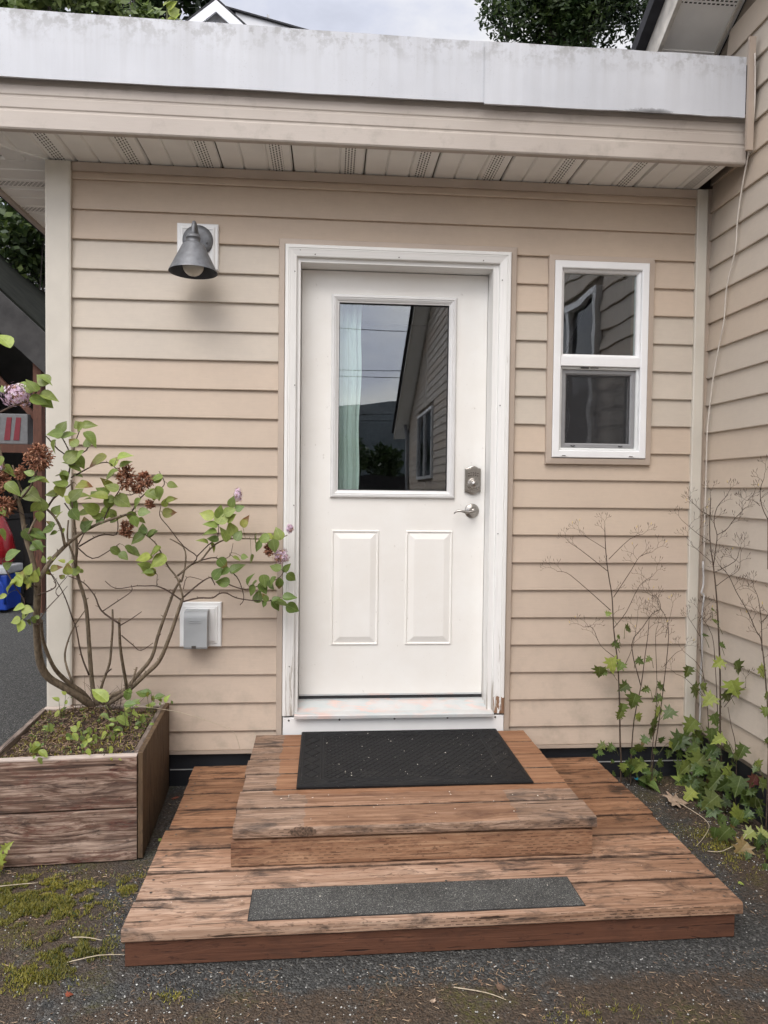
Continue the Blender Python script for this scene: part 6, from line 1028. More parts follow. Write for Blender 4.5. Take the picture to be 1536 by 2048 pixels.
for (xa, xb), (ya, yb), cnt in ZONES:
    for _ in range(cnt):
        x, y = rng.uniform(xa, xb), rng.uniform(ya, yb)
        if noise.noise(Vector((x * 5, y * 5, 9))) + 0.4 * noise.noise(Vector((x * 17, y * 17, 2))) < rng.uniform(-0.25, 0.25): continue
        if 0.55 < x < 2.385 and y > -1.23: continue
        if -0.06 < x < 0.46 and y > -0.64: continue
        if rng.random() < .62: stick(lit, x, y, rng.uniform(.001, .006), rng.uniform(.006, .022), rng.uniform(.0005, .0011), rng.uniform(0, 6.28), 0 if rng.random() < .42 else 2, rng.uniform(-.15, .15), rng.uniform(-.15, .15))
        else:
            s = rng.uniform(.002, .0055); a = rng.uniform(0, 6.28); vs = [(x + s * math.cos(a + k * 1.57) * rng.uniform(.4, 1.2), y + s * math.sin(a + k * 1.57) * rng.uniform(.4, 1.2), rng.uniform(.001, .005)) for k in range(4)]
            lit.add(vs + [(x, y, .0005)], [(0, 1, 2, 3)], 1)
tag(lit.build('leaf_litter', ['needle', 'bark_chip', 'needle_dark'], fix=False), 'scattered dry needles and bark crumbs on the asphalt', 'litter', kind='stuff')
peb = MB()
for _ in range(1500):
    z_ = rng.choice(ZONES[:3]); x, y = rng.uniform(*z_[0]), rng.uniform(*z_[1])
    if (0.55 < x < 2.385 and y > -1.23) or (-0.06 < x < 0.46 and y > -0.64): continue
    s = rng.choice([.0012, .0016, .002, .0026, .0034]); vs = [(x + s * rng.uniform(.7, 1.2) * a, y + s * rng.uniform(.7, 1.2) * b_, s * .5 + s * .8 * c_) for a, b_, c_ in ((1, 0, 0), (-1, 0, 0), (0, 1, 0), (0, -1, 0), (0, 0, 1))]
    peb.add(vs, [(0, 2, 4), (2, 1, 4), (1, 3, 4), (3, 0, 4)])
tag(peb.build('pebbles', 'pebble', fix=False), 'tiny pale pebbles scattered over the asphalt', 'pebbles', kind='stuff')
# litter and moss on the planter soil
sl = MB()
for _ in range(2600):
    lx, ly = rng.uniform(-PW + .02, -.03), rng.uniform(.04, PD - .04); x, y = in_planter(lx, ly)
    z_ = 0.362 + 0.034 * math.exp(-((lx + 0.33) ** 2 + (ly - 0.50) ** 2) / 0.02) + rng.uniform(.0, .012)
    r_ = rng.random()
    if r_ < .45: stick(sl, x, y, z_ + .004, rng.uniform(.006, .03), rng.uniform(.0005, .0012), rng.uniform(0, 6.28), rng.choice([0, 1]), rng.uniform(-.4, .5), rng.uniform(-.2, .2))
    elif r_ < .8:
        d = Vector((rng.uniform(-1, 1), rng.uniform(-1, 1), rng.uniform(.5, 1.4))).normalized(); blade(sl, Vector((x, y, z_)), d, rng.uniform(.008, .02), rng.uniform(.0015, .003), 2)
    else:
        s = rng.uniform(.004, .010); sl.add([(x + s * math.cos(k * 1.57 + r_ * 60), y + s * math.sin(k * 1.57 + r_ * 60), z_ + rng.uniform(.002, .010)) for k in range(4)], [(0, 1, 2, 3)], rng.choice([1, 1, 3]))
o = sl.build('planter_litter', ['needle', 'bark_chip', 'moss', 'foliage_light'], fix=False); o.parent = pln; o.matrix_parent_inverse = (Matrix.Translation((0.447, -0.635, 0)) @ Matrix.Rotation(R(3.8), 4, 'Z')).inverted(); o['kind'] = 'stuff'

# ------------------------------------------------------------------ leaves
def leaf_mesh(name, outline_, fold=0.18, droop=0.25, mat='leaf'):
    """outline_: (x, halfwidth) from base 0 to tip 1; folded along the midrib"""
    mp = MB(); vs = []; n = len(outline_)
    for x, hw in outline_:
        zc = -droop * x * x
        vs += [(x, 0, zc), (x, hw, zc + fold * hw), (x, -hw, zc + fold * hw)]
    fs = []
    for i in range(n - 1):
        a, b_ = 3 * i, 3 * i + 3
        fs += [(a, b_, b_ + 1, a + 1), (a, a + 2, b_ + 2, b_)]
    mp.add(vs, fs, 0, True); return mp.data(name, mat)
LILAC = [leaf_mesh('lilac_leaf_shape', [(-0.04, 0.02), (0.0, 0.20), (0.10, 0.34), (0.25, 0.41), (0.42, 0.40), (0.62, 0.30), (0.80, 0.17), (0.93, 0.06), (1.02, 0.0)], .22, .18),
         leaf_mesh('lilac_leaf_shape', [(-0.03, 0.02), (0.02, 0.15), (0.14, 0.27), (0.30, 0.33), (0.48, 0.31), (0.66, 0.23), (0.84, 0.11), (1.02, 0.0)], .5, .30),
         leaf_mesh('lilac_leaf_shape', [(-0.05, 0.03), (0.0, 0.23), (0.11, 0.37), (0.27, 0.43), (0.45, 0.41), (0.64, 0.30), (0.82, 0.15), (1.02, 0.0)], .08, .08)]
def jag(pts, fold, droop):
    """lobed leaf: closed outline fan about the midrib"""
    mp = MB(); vs = [(0.45, 0, -droop * .2)]
    full = pts + [(x, -y) for x, y in reversed(pts[1:-1])]
    for x, y in full: vs.append((x, y, -droop * x * x + fold * abs(y)))
    n = len(full); mp.add(vs, [(0, 1 + i, 1 + (i + 1) % n) for i in range(n)], 0, False); return mp.data('lobed_leaf_shape', 'leaf')
LOBED = [jag([(0, 0), (0.05, 0.16), (-0.09, 0.38), (0.10, 0.33), (0.16, 0.30), (0.20, 0.58), (0.30, 0.42), (0.36, 0.25), (0.46, 0.30), (0.60, 0.47), (0.60, 0.28), (0.62, 0.17), (0.74, 0.19), (0.80, 0.10), (1.02, 0.0)], .15, .2),
         jag([(0, 0), (0.02, 0.20), (-0.05, 0.34), (0.14, 0.25), (0.24, 0.50), (0.34, 0.34), (0.40, 0.20), (0.55, 0.38), (0.58, 0.18), (0.74, 0.18), (0.80, 0.08), (1.0, 0.0)], .4, .35)]
TOOTH = [jag([(0, 0), (0.04, 0.12), (0.12, 0.18), (0.15, 0.25), (0.26, 0.27), (0.30, 0.32), (0.42, 0.31), (0.47, 0.34), (0.58, 0.29), (0.64, 0.29), (0.73, 0.21), (0.80, 0.18), (0.90, 0.08), (1.0, 0.0)], .25, .22)]
TONES = {0: (0.225, 0.295, 0.07), 1: (0.33, 0.40, 0.085), 2: (0.29, 0.29, 0.07), 3: (0.135, 0.20, 0.05), 4: (0.33, 0.23, 0.10), 5: (0.16, 0.04, 0.05), 6: (0.07, 0.115, 0.028)}
def put_leaf(data, name, parent, x, y, z, ang, size, tone, rng_, facing=(0.05, -1.0, 0.55), jit=0.45, yj=0.35):
    d = Vector((math.cos(ang), rng_.uniform(-yj, yj), math.sin(ang))).normalized()
    nrm = Vector(facing) + Vector((rng_.uniform(-jit, jit), rng_.uniform(-jit, jit), rng_.uniform(-jit, jit)))
    nrm = nrm - d * nrm.dot(d); nrm.normalize(); s = nrm.cross(d)
    o = bpy.data.objects.new(name, data); COL.objects.link(o); o.parent = parent
    Mx = Matrix((( d.x, s.x, nrm.x, x), (d.y, s.y, nrm.y, y), (d.z, s.z, nrm.z, z), (0, 0, 0, 1)))
    Mx = Mx @ Matrix.Scale(size, 4)
    pi = Matrix.Translation(parent.location) if parent else Matrix.Identity(4)
    o.matrix_basis = pi.inverted() @ Mx
    c = TONES[tone]; k = rng_.uniform(.82, 1.18); h_ = rng_.uniform(.92, 1.10)
    o.color = (c[0] * k * h_, c[1] * k, c[2] * k, 0.0 if tone == 2 else (0.35 if rng_.random() < .06 else 1.0))
    return o
# ------------------------------------------------------------------ lilac
lil = thing('lilac_shrub', 'leggy lilac shrub with fading flower heads growing from the planter box', 'shrub', (0.12, -0.10, 0.37))
rng = random.Random(8)
for i, (pts, r0, r1) in enumerate(LILAC_BRANCHES[:-1]):
    m_ = MB(); m_.tube(pts, r0, r1, 8 if r0 > .005 else 5, sub=3)
    # buds and old leaf scars
    for k in range(1, len(pts) - 1):
        p = Vector(pts[k]); e = Vector((rng.uniform(-1, 1), rng.uniform(-1, .3), rng.uniform(.1, 1))).normalized(); rr = r0 + (r1 - r0) * k / len(pts)
        if r0 < .012: m_.tube([p, p + e * (rr + rng.uniform(.004, .012))], max(.0012, rr * .5), .0008, 5, sub=1)
    o = m_.build('branch', 'lilac_bark' if r0 > .0045 else 'twig_bark'); o.parent = lil; o.location = -lil.location
m_ = MB()
for L_ in LILAC_LEAVES:
    a, b_ = Vector(L_[0:3]), Vector(L_[6:9])
    mid = (a + b_) / 2 + Vector((0, -.006, .006)); 
    if (a - b_).length < 0.14: m_.tube([b_, mid, a], .0011, .0009, 4, sub=2)
o = m_.build('leaf_stalks', 'weed_stem_green'); o['kind'] = 'stuff'; o.parent = lil; o.location = -lil.location
for L_ in LILAC_LEAVES:
    ang = math.atan2(0.7 * math.sin(L_[3]), math.cos(L_[3]))
    put_leaf(rng.choice(LILAC), 'leaf', lil, L_[0], L_[1], L_[2], ang, L_[4] * 0.98, L_[5], rng, facing=(0.05, -.85, .85), jit=.55)
    if L_[0] < 0.30 and rng.random() < .3:
        put_leaf(rng.choice(LILAC), 'leaf', lil, L_[0] + rng.uniform(-.035, .035), L_[1] + rng.uniform(.0, .05), L_[2] + rng.uniform(-.03, .03), ang + rng.uniform(-1.2, 1.2), L_[4] * rng.uniform(.7, 1.0), L_[5] if L_[5] != 2 else 0, rng, facing=(0.05, -.8, .9), jit=.6)
for (x, y, z, rx, rz_, tone) in LILAC_FLOWERS:
    rx *= .86; rz_ *= .9
    m_ = MB(); n = int(80 + rx * rz_ * 110000); n = min(n, 620)
    stem = Vector((x, y, z))
    for _ in range(n):
        d = Vector((rng.gauss(0, 1), rng.gauss(0, 1), rng.gauss(0, 1))).normalized(); k = rng.uniform(.35, 1.0) ** .6
        tp = 1.0 - 0.25 * d.z if tone == 0 else 1.0
        c = stem + Vector((d.x * rx * k * tp, d.y * rx * .8 * k * tp, d.z * rz_ * k)); c += Vector((rng.gauss(0, .003), rng.gauss(0, .003), rng.gauss(0, .003)))
        u = d.orthogonal().normalized(); u = (u * math.cos(k * 50) + d.cross(u) * math.sin(k * 50)); v_ = d.cross(u)
        mi = (0 if rng.random() < .6 else (1 if rng.random() < .6 else 3)) if tone == 0 else ((2 if rng.random() < .78 else 3) if tone == 1 else rng.choice([0, 0, 1, 2, 3]))
        s = rng.uniform(.0038, .006) if tone != 1 else rng.uniform(.003, .006)
        if tone == 1:
            t_ = (d + Vector((rng.uniform(-.7, .7), rng.uniform(-.7, .7), rng.uniform(-.7, .7)))).normalized()
            m_.tube([c - t_ * s, c + t_ * s * 1.6], s * .62, s * .4, 4, mi, sub=1)
            if rng.random() < .25: m_.tube([stem + (c - stem) * .3, c], .0006, .0005, 3, 2, sub=1)
        else:
            for q in range(4):
                a = q * math.pi / 2; e1 = u * math.cos(a) + v_ * math.sin(a); e2 = u * math.cos(a + .5) + v_ * math.sin(a + .5); e3 = u * math.cos(a - .5) + v_ * math.sin(a - .5)
                m_.add([c, c + e3 * s * .8 + d * s * .15, c + e1 * s * 1.35 + d * s * .05, c + e2 * s * .8 + d * s * .15], [(0, 1, 2, 3)], mi)
    o = m_.build('flower_head', ['petal_pink', 'petal_pale', 'petal_brown', 'petal_tan'], fix=False); o.parent = lil; o.location = -lil.location
    o['label'] = {0: 'pale pink lilac flower head', 1: 'withered brown flower head', 2: 'half-faded pink and brown flower head'}[tone]
m_ = MB(); m_.tube(LILAC_BRANCHES[-1][0], .0014, .0008, 5, sub=4); tag(m_.build('dry_stalk', 'dry_straw'), 'long pale dry stalk arching from the planter towards the step', 'stalk')
# fine dead twigs around the lilac foot
m_ = MB()
for _ in range(34):
    p = Vector((rng.gauss(.16, .06), rng.gauss(-.10, .04), .38)); q = p + Vector((rng.uniform(-.10, .12), rng.uniform(-.06, .05), rng.uniform(.03, .16)))
    m_.tube([p, (p + q) / 2 + Vector((rng.uniform(-.02, .02), 0, rng.uniform(0, .02))), q], .0013, .0006, 4, sub=2)
o = m_.build('dead_twigs', 'twig_bark'); o['kind'] = 'stuff'; o.parent = lil; o.location = -lil.location

# ------------------------------------------------------------------ small weeds in the planter
rng = random.Random(14)
groups = {}
PLANT_CENTRES = [(0.235, -0.27), (0.16, -0.40), (-0.02, -0.45), (0.24, -0.10), (0.31, -0.06), (0.02, -0.18)]
PLANT_LABELS = ['toothed-leaf weed right of the lilac foot in the planter', 'small yellow-green weed near the planter front', 'round-leaved seedling at the planter front left corner', 'dark leafy weed against the right lilac stems', 'upright weed at the back right corner of the planter', 'seedlings at the back left of the planter']
for L_ in PLANTER_LEAVES:
    g = min(range(6), key=lambda q: (L_[0] - PLANT_CENTRES[q][0]) ** 2 + (L_[1] - PLANT_CENTRES[q][1]) ** 2); groups.setdefault(g, []).append(L_)
for g, ls in sorted(groups.items()):
    cx_, cy_ = sum(l[0] for l in ls) / len(ls), sum(l[1] for l in ls) / len(ls)
    t_ = thing('planter_weed', PLANT_LABELS[g], 'weed', (cx_, cy_, .36), group='weeds in the planter')
    m_ = MB()
    for l in ls:
        p = Vector((cx_ + (l[0] - cx_) * .45, cy_ + (l[1] - cy_) * .45, .355)); q = Vector(l[:3]); m_.tube([p, (p + q) / 2 + Vector((0, 0, .01)), q], .0012, .0009, 4, sub=2)
        put_leaf(rng.choice(TOOTH + TOOTH + LILAC[:2]), 'leaf', t_, *l[:5], l[5], rng, facing=(0, -.6, .9))
        for _ in range(2):
            put_leaf(rng.choice(TOOTH), 'leaf', t_, l[0] + rng.uniform(-.03, .03), l[1] + rng.uniform(-.03, .03), max(.365, l[2] - rng.uniform(0, .03)), rng.uniform(0, 6.28), l[4] * rng.uniform(.35, .7), rng.choice([0, 1, 3]), rng, facing=(0, -.5, .9))
    o = m_.build('stem', 'weed_stem_green'); o.parent = t_; o.location = -t_.location

# ------------------------------------------------------------------ tall weeds in the corner
rng = random.Random(21)
WEED_LABELS = ['tall bare-topped weed nearest the landing below the window', 'thin weed with an arching top between landing and corner', 'weed with paired upright stems left of the corner trim', 'tallest weed with tiny yellow flowers against the right-hand wall', 'weed cut by the right edge of the picture', 'slender dark-stemmed weed in front of the corner trim', 'short straight weed stalk low against the right-hand wall']
def panicle(mbx, p, d, L, depth, r_):
    q = p + d * L; mbx.tube([p, (p + q) / 2 + Vector((rng.uniform(-.003, .003), 0, .002)), q], r_, r_ * .75, 3, 0, sub=1, cap=False)
    if depth == 0:
        e = (d + Vector((rng.uniform(-.4, .4), rng.uniform(-.3, .3), .8))).normalized()
        mbx.tube([q, q + e * .006, q + e * .0105], .0011, .0006, 4, 1 if rng.random() > .05 else 2, sub=1); return
    for s in (-1, 1):
        a = rng.uniform(.35, .75) * s; e = Vector((d.x * math.cos(a) - d.z * math.sin(a), d.y + rng.uniform(-.35, .35), d.x * math.sin(a) + d.z * math.cos(a) + .12)).normalized()
        panicle(mbx, q, e, L * rng.uniform(.5, .85), depth - 1, r_ * .8)
weeds = []
for k, stems in enumerate(WEED_STEMS):
    base = stems[0][0][0]
    t_ = thing('corner_weed', WEED_LABELS[k], 'weed', (base[0], base[1], 0.0), group='tall weeds in the wall corner'); weeds.append(t_)
    m_ = MB()
    for si, (pts, r0, r1) in enumerate(stems):
        pts = [Vector((min(p[0], 2.83), p[1], p[2])) for p in pts]
        if si == 0 or (k in (2, 3) and r0 > .0015 and pts[0].z < .3): pts = [Vector((pts[0].x, pts[0].y, -.01))] + pts
        m_.tube(pts, r0 * 1.3, r1 * 1.35, 5, 0, sub=3)
        end = pts[-1]; d = (pts[-1] - pts[-2]).normalized(); d = (d + Vector((0, 0, .4))).normalized()
        if k != 6: panicle(m_, end, d, rng.uniform(.025, .035), 3, .0009)
        for j in range(1, len(pts) - 1):
            nb = 2 if r1 < .001 else 1
            for _ in range(nb):
                if pts[j].z > .62 and rng.random() < .8:
                    a = rng.choice([-1, 1]) * rng.uniform(.6, 1.1); e = Vector((math.sin(a), rng.uniform(-.4, .2), math.cos(a))).normalized()
                    panicle(m_, pts[j].lerp(pts[j + 1], rng.uniform(0, .8)), e, rng.uniform(.018, .04), rng.choice([1, 2, 2]), .0009)
    o = m_.build('stem', ['weed_stem', 'weed_stem', 'flower_yellow']); o.parent = t_; o.location = -t_.location
m_ = MB()
stalks = {}
for L_ in WEED_LEAVES:
    k = min(range(len(weeds)), key=lambda q: (weeds[q].location.x - L_[0]) ** 2 + (weeds[q].location.y - L_[1]) ** 2)
    t_ = weeds[k]
    x = min(L_[0], 2.80)
    o = put_leaf(rng.choice(LOBED), 'leaf', t_, x, L_[1], L_[2], L_[3], L_[4], L_[5], rng, facing=(-.2, -.9, .7))
    kq = rng.uniform(.38, .72) if L_[5] in (0, 3) else .85
    o.color = (o.color[0] * kq, o.color[1] * kq, o.color[2] * kq, o.color[3])
    sb = stalks.setdefault(k, MB()); p = Vector((x, L_[1], L_[2])); q = Vector((t_.location.x + (x - t_.location.x) * .35, t_.location.y + (L_[1] - t_.location.y) * .35, max(0.0, L_[2] - .05)))
    if (p - q).length < .3: sb.tube([q, (p + q) / 2 + Vector((0, 0, .01)), p], .0013, .001, 4, sub=2)
    if L_[2] < .30:
        for _ in range(2): put_leaf(rng.choice(LOBED), 'leaf', t_, min(x + rng.uniform(-.06, .05), 2.80), min(L_[1] + rng.uniform(-.05, .04), -.06), max(.02, L_[2] - rng.uniform(.0, .06)), rng.uniform(-3.1, 0), L_[4] * rng.uniform(.45, .8), 6, rng, facing=(-.2, -.8, .8))
for k, sb in stalks.items():
    o = sb.build('leaf_stalks', 'weed_stem_green'); o['kind'] = 'stuff'; o.parent = weeds[k]; o.location = -weeds[k].location
# small ground plants and single fallen things
def ground_leaf(name, data, label, cat, x, y, size, ang, tone, mat=None, z=.006, nrm=(0, -.25, 1)):
    t_ = bpy.data.objects.new(name, data if mat is None else data.copy()); COL.objects.link(t_)
    if mat: t_.data.materials.clear(); t_.data.materials.append(MAT[mat])
    d = Vector((math.cos(ang), math.sin(ang), 0)); n_ = Vector(nrm); n_ = (n_ - d * n_.dot(d)).normalized(); s = n_.cross(d)
    t_.matrix_basis = Matrix(((d.x, s.x, n_.x, x), (d.y, s.y, n_.y, y), (d.z, s.z, n_.z, z), (0, 0, 0, 1))) @ Matrix.Scale(size, 4)
    t_.color = (*TONES[tone], 1.0); return tag(t_, label, cat)
ground_leaf('fallen_leaf', LOBED[0], 'crumpled tan dry leaf on the asphalt right of the landing', 'leaf', 2.585, -0.305, .10, .1, 4, 'dry_leaf_tan', .022)
ground_leaf('green_leaf', LILAC[1], 'long green leaf lying folded beside the landing', 'leaf', 2.552, -0.09, .105, -1.0, 3, None, .03)
ground_leaf('fallen_leaf', LOBED[1], 'small orange-red leaf on the asphalt near the front left', 'leaf', 0.445, -1.318, .022, .6, 4, 'dry_leaf_red')
ground_leaf('fallen_leaf', LOBED[0], 'reddish leaf fragment in the gap beside the planter', 'leaf', 0.475, -0.14, .035, 2.0, 4, 'dry_leaf_red')
ground_leaf('fallen_leaf', LOBED[1], 'brown curled leaf on the ground in front of the landing', 'leaf', 1.585, -1.36, .035, .3, 4, 'bark_chip')
ground_leaf('fallen_leaf', LOBED[1], 'tan leaf scrap at the bottom of the photo right of centre', 'leaf', 1.41, -1.40, .020, 2.3, 4, 'dry_leaf_tan')
ground_leaf('fallen_leaf', LILAC[1], 'tiny yellow-green leaf on the asphalt right of the landing corner', 'leaf', 2.535, -0.905, .022, -.3, 1)
ground_leaf('fallen_leaf', LILAC[0], 'small pale leaf in the gap between planter and landing', 'leaf', 0.488, -0.50, .022, .4, 1)
m_ = MB(); n = 8
for j in range(3):
    for i in range(n): pass
vs = [(2.545 + .036 * i / n + rng.uniform(-.003, .003), -0.045 - .012 * j + rng.uniform(-.003, .003), .012 + rng.uniform(0, .010)) for j in range(3) for i in range(n + 1)]
m_.add(vs, [(j * 9 + i, j * 9 + i + 1, j * 9 + 10 + i, j * 9 + 9 + i) for j in range(2) for i in range(8)]); tag(m_.build('candy_wrapper', 'wrapper_blue'), 'scrap of bright blue wrapper on the ground near the corner weeds', 'wrapper')
for (pts, lab) in (([(2.62, -.30, .02), (2.64, -.45, .03), (2.655, -.505, .012), (2.58, -.60, .012), (2.52, -.655, .008)], 'bent pale straw on the asphalt right of the landing'),
                   ([(2.545, -.69, .006), (2.60, -.70, .010), (2.70, -.66, .03), (2.73, -.64, .05)], 'pale straw reaching under the right edge plants'),
                   ([(1.47, -1.345, .004), (1.55, -1.375, .008), (1.60, -1.40, .004)], 'brown twig on the ground in front of the landing'),
                   ([(0.38, -1.085, .014), (0.42, -1.09, .016), (0.47, -1.10, .012)], 'short straw lying on the moss patch'),
                   ([(-0.02, -0.80, .010), (0.10, -0.79, .014), (0.16, -0.78, .012)], 'pale twig on the moss by the planter'),
                   ([(0.40, -1.185, .006), (0.48, -1.165, .010), (0.555, -1.16, .006)], 'thin stick touching the front left corner of the landing')):
    m_ = MB(); m_.tube(pts, .0017, .001, 5, sub=3); tag(m_.build('dry_straw', 'dry_straw'), lab, 'straw', 'dry straws and twigs on the ground')
# bright weed at the left edge beside the planter
t_ = thing('edge_weed', 'bright green weed at the left edge below the planter', 'weed', (0.0, -0.70, 0))
for q in range(6): put_leaf(rng.choice(LOBED), 'leaf', t_, .005 + rng.uniform(-.04, .03), -.71 + rng.uniform(-.02, .02), .03 + rng.uniform(0, .06), rng.uniform(-2.5, 1), rng.uniform(.03, .06), 1, rng, facing=(0, -.7, .8))
# ------------------------------------------------------------------ background at the left: open shed with its contents
shed = thing('open_shed', 'dark open lean-to shed with sloping roof behind the left corner', 'shed', (-3.2, 5.5, 0))
SLP = (2.937 - 3.378) / 0.477
def sz(x): return 2.937 + SLP * (x + 1.847)
m_ = MB(); m_.prism([(-4.4, sz(-4.4) - .42), (-1.70, sz(-1.70) - .42), (-1.70, sz(-1.70)), (-4.4, sz(-4.4))], 4.40, 4.46, lambda a, p, q: (p, a, q)); part(m_, 'barge_board', 'shed_rake', shed)
m_ = MB(); m_.prism([(-4.4, sz(-4.4) - .05), (-1.60, sz(-1.60) - .05), (-1.60, sz(-1.60) + .03), (-4.4, sz(-4.4) + .03)], 4.465, 8.2, lambda a, p, q: (p, a, q)); part(m_, 'roof', 'shed_roof', shed)
for (x, y) in ((-1.985, 4.47), (-4.2, 4.47), (-1.985, 7.9)):
    m_ = MB(); m_.box(x, x + .085, y, y + .09, 0, sz(x) - .06); part(m_, 'post', 'shed_wood', shed)
m_ = MB(); m_.prism([(-4.3, 0), (-1.62, 0), (-1.62, sz(-1.62) - .06), (-4.3, sz(-4.3) - .06)], 8.0, 8.08, lambda a, p, q: (p, a, q)); m_.box(-4.4, -4.32, 4.56, 8.0, 0, 4.5); part(m_, 'back_wall', 'shed_black', shed)
m_ = MB(); m_.box(-4.3, -1.72, 4.50, 4.545, 1.69, 1.778); m_.box(-4.3, -1.9, 4.546, 5.4, 1.74, 1.778); part(m_, 'shelf', 'shed_wood', shed)
m_ = MB(); m_.prism([(-2.50, 2.62), (-1.90, 1.98), (-1.90, 1.90), (-2.50, 2.54)], 4.60, 4.66, lambda a, p, q: (p, a, q)); part(m_, 'brace', 'shed_wood', shed)
bx = thing('carton', 'white carton with red panels on the shed shelf', 'carton', (-2.45, 4.7, 1.778))
m_ = MB(); m_.box(-2.85, -2.06, 4.52, 4.95, 1.779, 2.10, 0, .01); part(m_, 'box_body', 'carton_white_shaded', bx)
for (x0, x1) in ((-2.30, -2.22), (-2.205, -2.125), (-2.5, -2.34)):
    m_ = MB(); m_.prism([(x0, 1.82), (x1 - .02, 1.82), (x1, 2.06), (x0 + .03, 2.06)], 4.515, 4.519, lambda a, p, q: (p, a, q)); part(m_, 'red_panel', 'carton_red', bx)
cl = thing('cooler', 'blue cooler with white lid on the shed floor', 'cooler', (-2.5, 4.6, 0))
m_ = MB(); m_.box(-2.95, -2.25, 4.45, 4.80, 0.03, 0.41, 0, .02); part(m_, 'cooler_body', 'cooler_blue_shaded', cl)
m_ = MB(); m_.box(-2.97, -2.235, 4.43, 4.82, 0.412, 0.50, 0, .02); part(m_, 'lid', 'cooler_white_shaded', cl)
m_ = MB(); m_.tube([(-2.33, 4.43, .42), (-2.33, 4.40, .36), (-2.27, 4.40, .30), (-2.26, 4.43, .10)], .014, .014, 6); part(m_, 'handle', 'cooler_blue_shaded', cl)
fl = thing('red_float', 'rounded glossy red plastic float standing in the shed', 'float', (-2.52, 4.7, 0.5))
m_ = MB(); m_.lathe([(0.001, 0.62), (0.03, 0.60), (0.05, 0.55), (0.13, 0.42), (0.20, 0.25), (0.235, 0.08), (0.22, -0.05), (0.15, -0.12), (0.001, -0.14)], (-2.52, 4.7, .58), 'z', 28); part(m_, 'float_body', 'red_plastic_shaded', fl)
m_ = MB(); m_.lathe([(0.0, 0.11), (0.10, 0.11), (0.10, 0.0), (0.0, 0.0)], (-2.52, 4.7, .44), 'z', 16); part(m_, 'base_ring', 'gasket_dark', fl)
for i, (x, y, w_, d, h_, lab) in enumerate([(-2.05, 5.2, .5, .5, .8, 'black plastic bin standing in the dark of the shed'), (-2.9, 5.6, .6, .6, .95, 'dark crate at the back of the shed'), (-1.95, 6.4, .4, .5, .7, 'low dark box behind the shed post')]):
    m_ = MB(); m_.box(x - w_ / 2, x + w_ / 2, y - d / 2, y + d / 2, 0, h_, 0, .03); m_.box(x - w_ / 2 - .02, x + w_ / 2 + .02, y - d / 2 - .02, y + d / 2 + .02, h_ + .001, h_ + .05, 0, .01); tag(m_.build('storage_bin', 'shed_black'), lab, 'bin', 'bins inside the shed')

# ------------------------------------------------------------------ trees
def tree(name, label, base, top, crown, n, size, mats, seed, clumps=26, limbs=9, group='trees behind the house'):
    rg = random.Random(seed); t_ = thing(name, label, 'tree', base, group=group)
    (cx_, cy_, cz_), (rx, ry, rz_) = crown
    m_ = MB(); b0 = Vector(base); tp = Vector(top)
    m_.tube([b0, b0.lerp(tp, .35) + Vector((rg.uniform(-.15, .15), 0, 0)), b0.lerp(tp, .7) + Vector((rg.uniform(-.2, .2), 0, 0)), tp], .02 * (tp - b0).length, .006 * (tp - b0).length, 9, sub=3)
    cl_ = []
    for k in range(clumps):
        d = Vector((rg.gauss(0, 1), rg.gauss(0, 1), rg.gauss(0, 1))).normalized() * rg.uniform(.35, .95)
        cl_.append((Vector((cx_ + d.x * rx, cy_ + d.y * ry, cz_ + d.z * rz_)), rg.uniform(.22, .42)))
    for k in range(limbs):
        e = cl_[k % clumps][0]; s_ = b0.lerp(tp, rg.uniform(.45, .95)); m_.tube([s_, s_.lerp(e, .5) + Vector((0, 0, rg.uniform(-.1, .25))), e], .005 * (tp - b0).length, .0015 * (tp - b0).length, 6, sub=3)
    o = m_.build('trunk', 'tree_bark'); o.parent = t_; o.location = -t_.location
    m_ = MB(); rm = min(rx, ry, rz_)
    for _ in range(n):
        c, cr = rg.choice(cl_); d = Vector((rg.gauss(0, 1), rg.gauss(0, 1), rg.gauss(0, .8))); d = d / max(d.length, .01) * rg.random() ** .45 * cr * rm * 1.25
        p = c + d; u = Vector((rg.gauss(0, 1), rg.gauss(0, 1), rg.gauss(0, .6))).normalized(); v_ = u.orthogonal().normalized(); v_ = (v_ + u.cross(v_) * rg.uniform(-1, 1)).normalized()
        L = size * rg.uniform(.6, 1.3); wd = L * .26
        m_.add([p, p + u * L * .45 + v_ * wd, p + u * L, p + u * L * .45 - v_ * wd], [(0, 1, 2, 3)], rg.choices(range(len(mats)), [3, 2, 1][:len(mats)])[0])
    o = m_.build('crown', list(mats), fix=False); o.parent = t_; o.location = -t_.location
    return t_
tree('broadleaf_tree', 'dark broadleaf tree above the roof beside the right-hand gable', (5.4, 10.5, 0.3), (5.3, 10.5, 11.5), ((5.75, 10.5, 11.4), (1.75, 1.5, 2.2)), 30000, .125, ['foliage_dark', 'foliage_mid'], 5, 70, 14)
tree('leafy_tree', 'bright green leafy tree showing over the roof at the top left', (-0.7, 6.6, 0), (-2.4, 6.6, 7.0), ((-3.0, 6.6, 7.75), (1.75, .9, .62)), 8500, .13, ['foliage_pale', 'foliage_light', 'foliage_mid'], 6, 34, 10)
tree('mountain_ash', 'green feathery tree seen under the eave at the left', (-3.9, 8.6, 0), (-3.5, 8.4, 4.2), ((-3.4, 8.3, 5.3), (1.5, .9, 1.5)), 9000, .13, ['foliage_dark', 'foliage_mid', 'foliage_light'], 7, 60, 12)
tree('conifer_tree', 'dark bluish tree behind the bright leaves at the top left', (-3.2, 15.0, 1.6), (-3.2, 15.0, 15.0), ((-3.6, 15.0, 14.6), (2.3, 1.4, 2.6)), 4200, .3, ['foliage_dark'], 9, 30, 8)
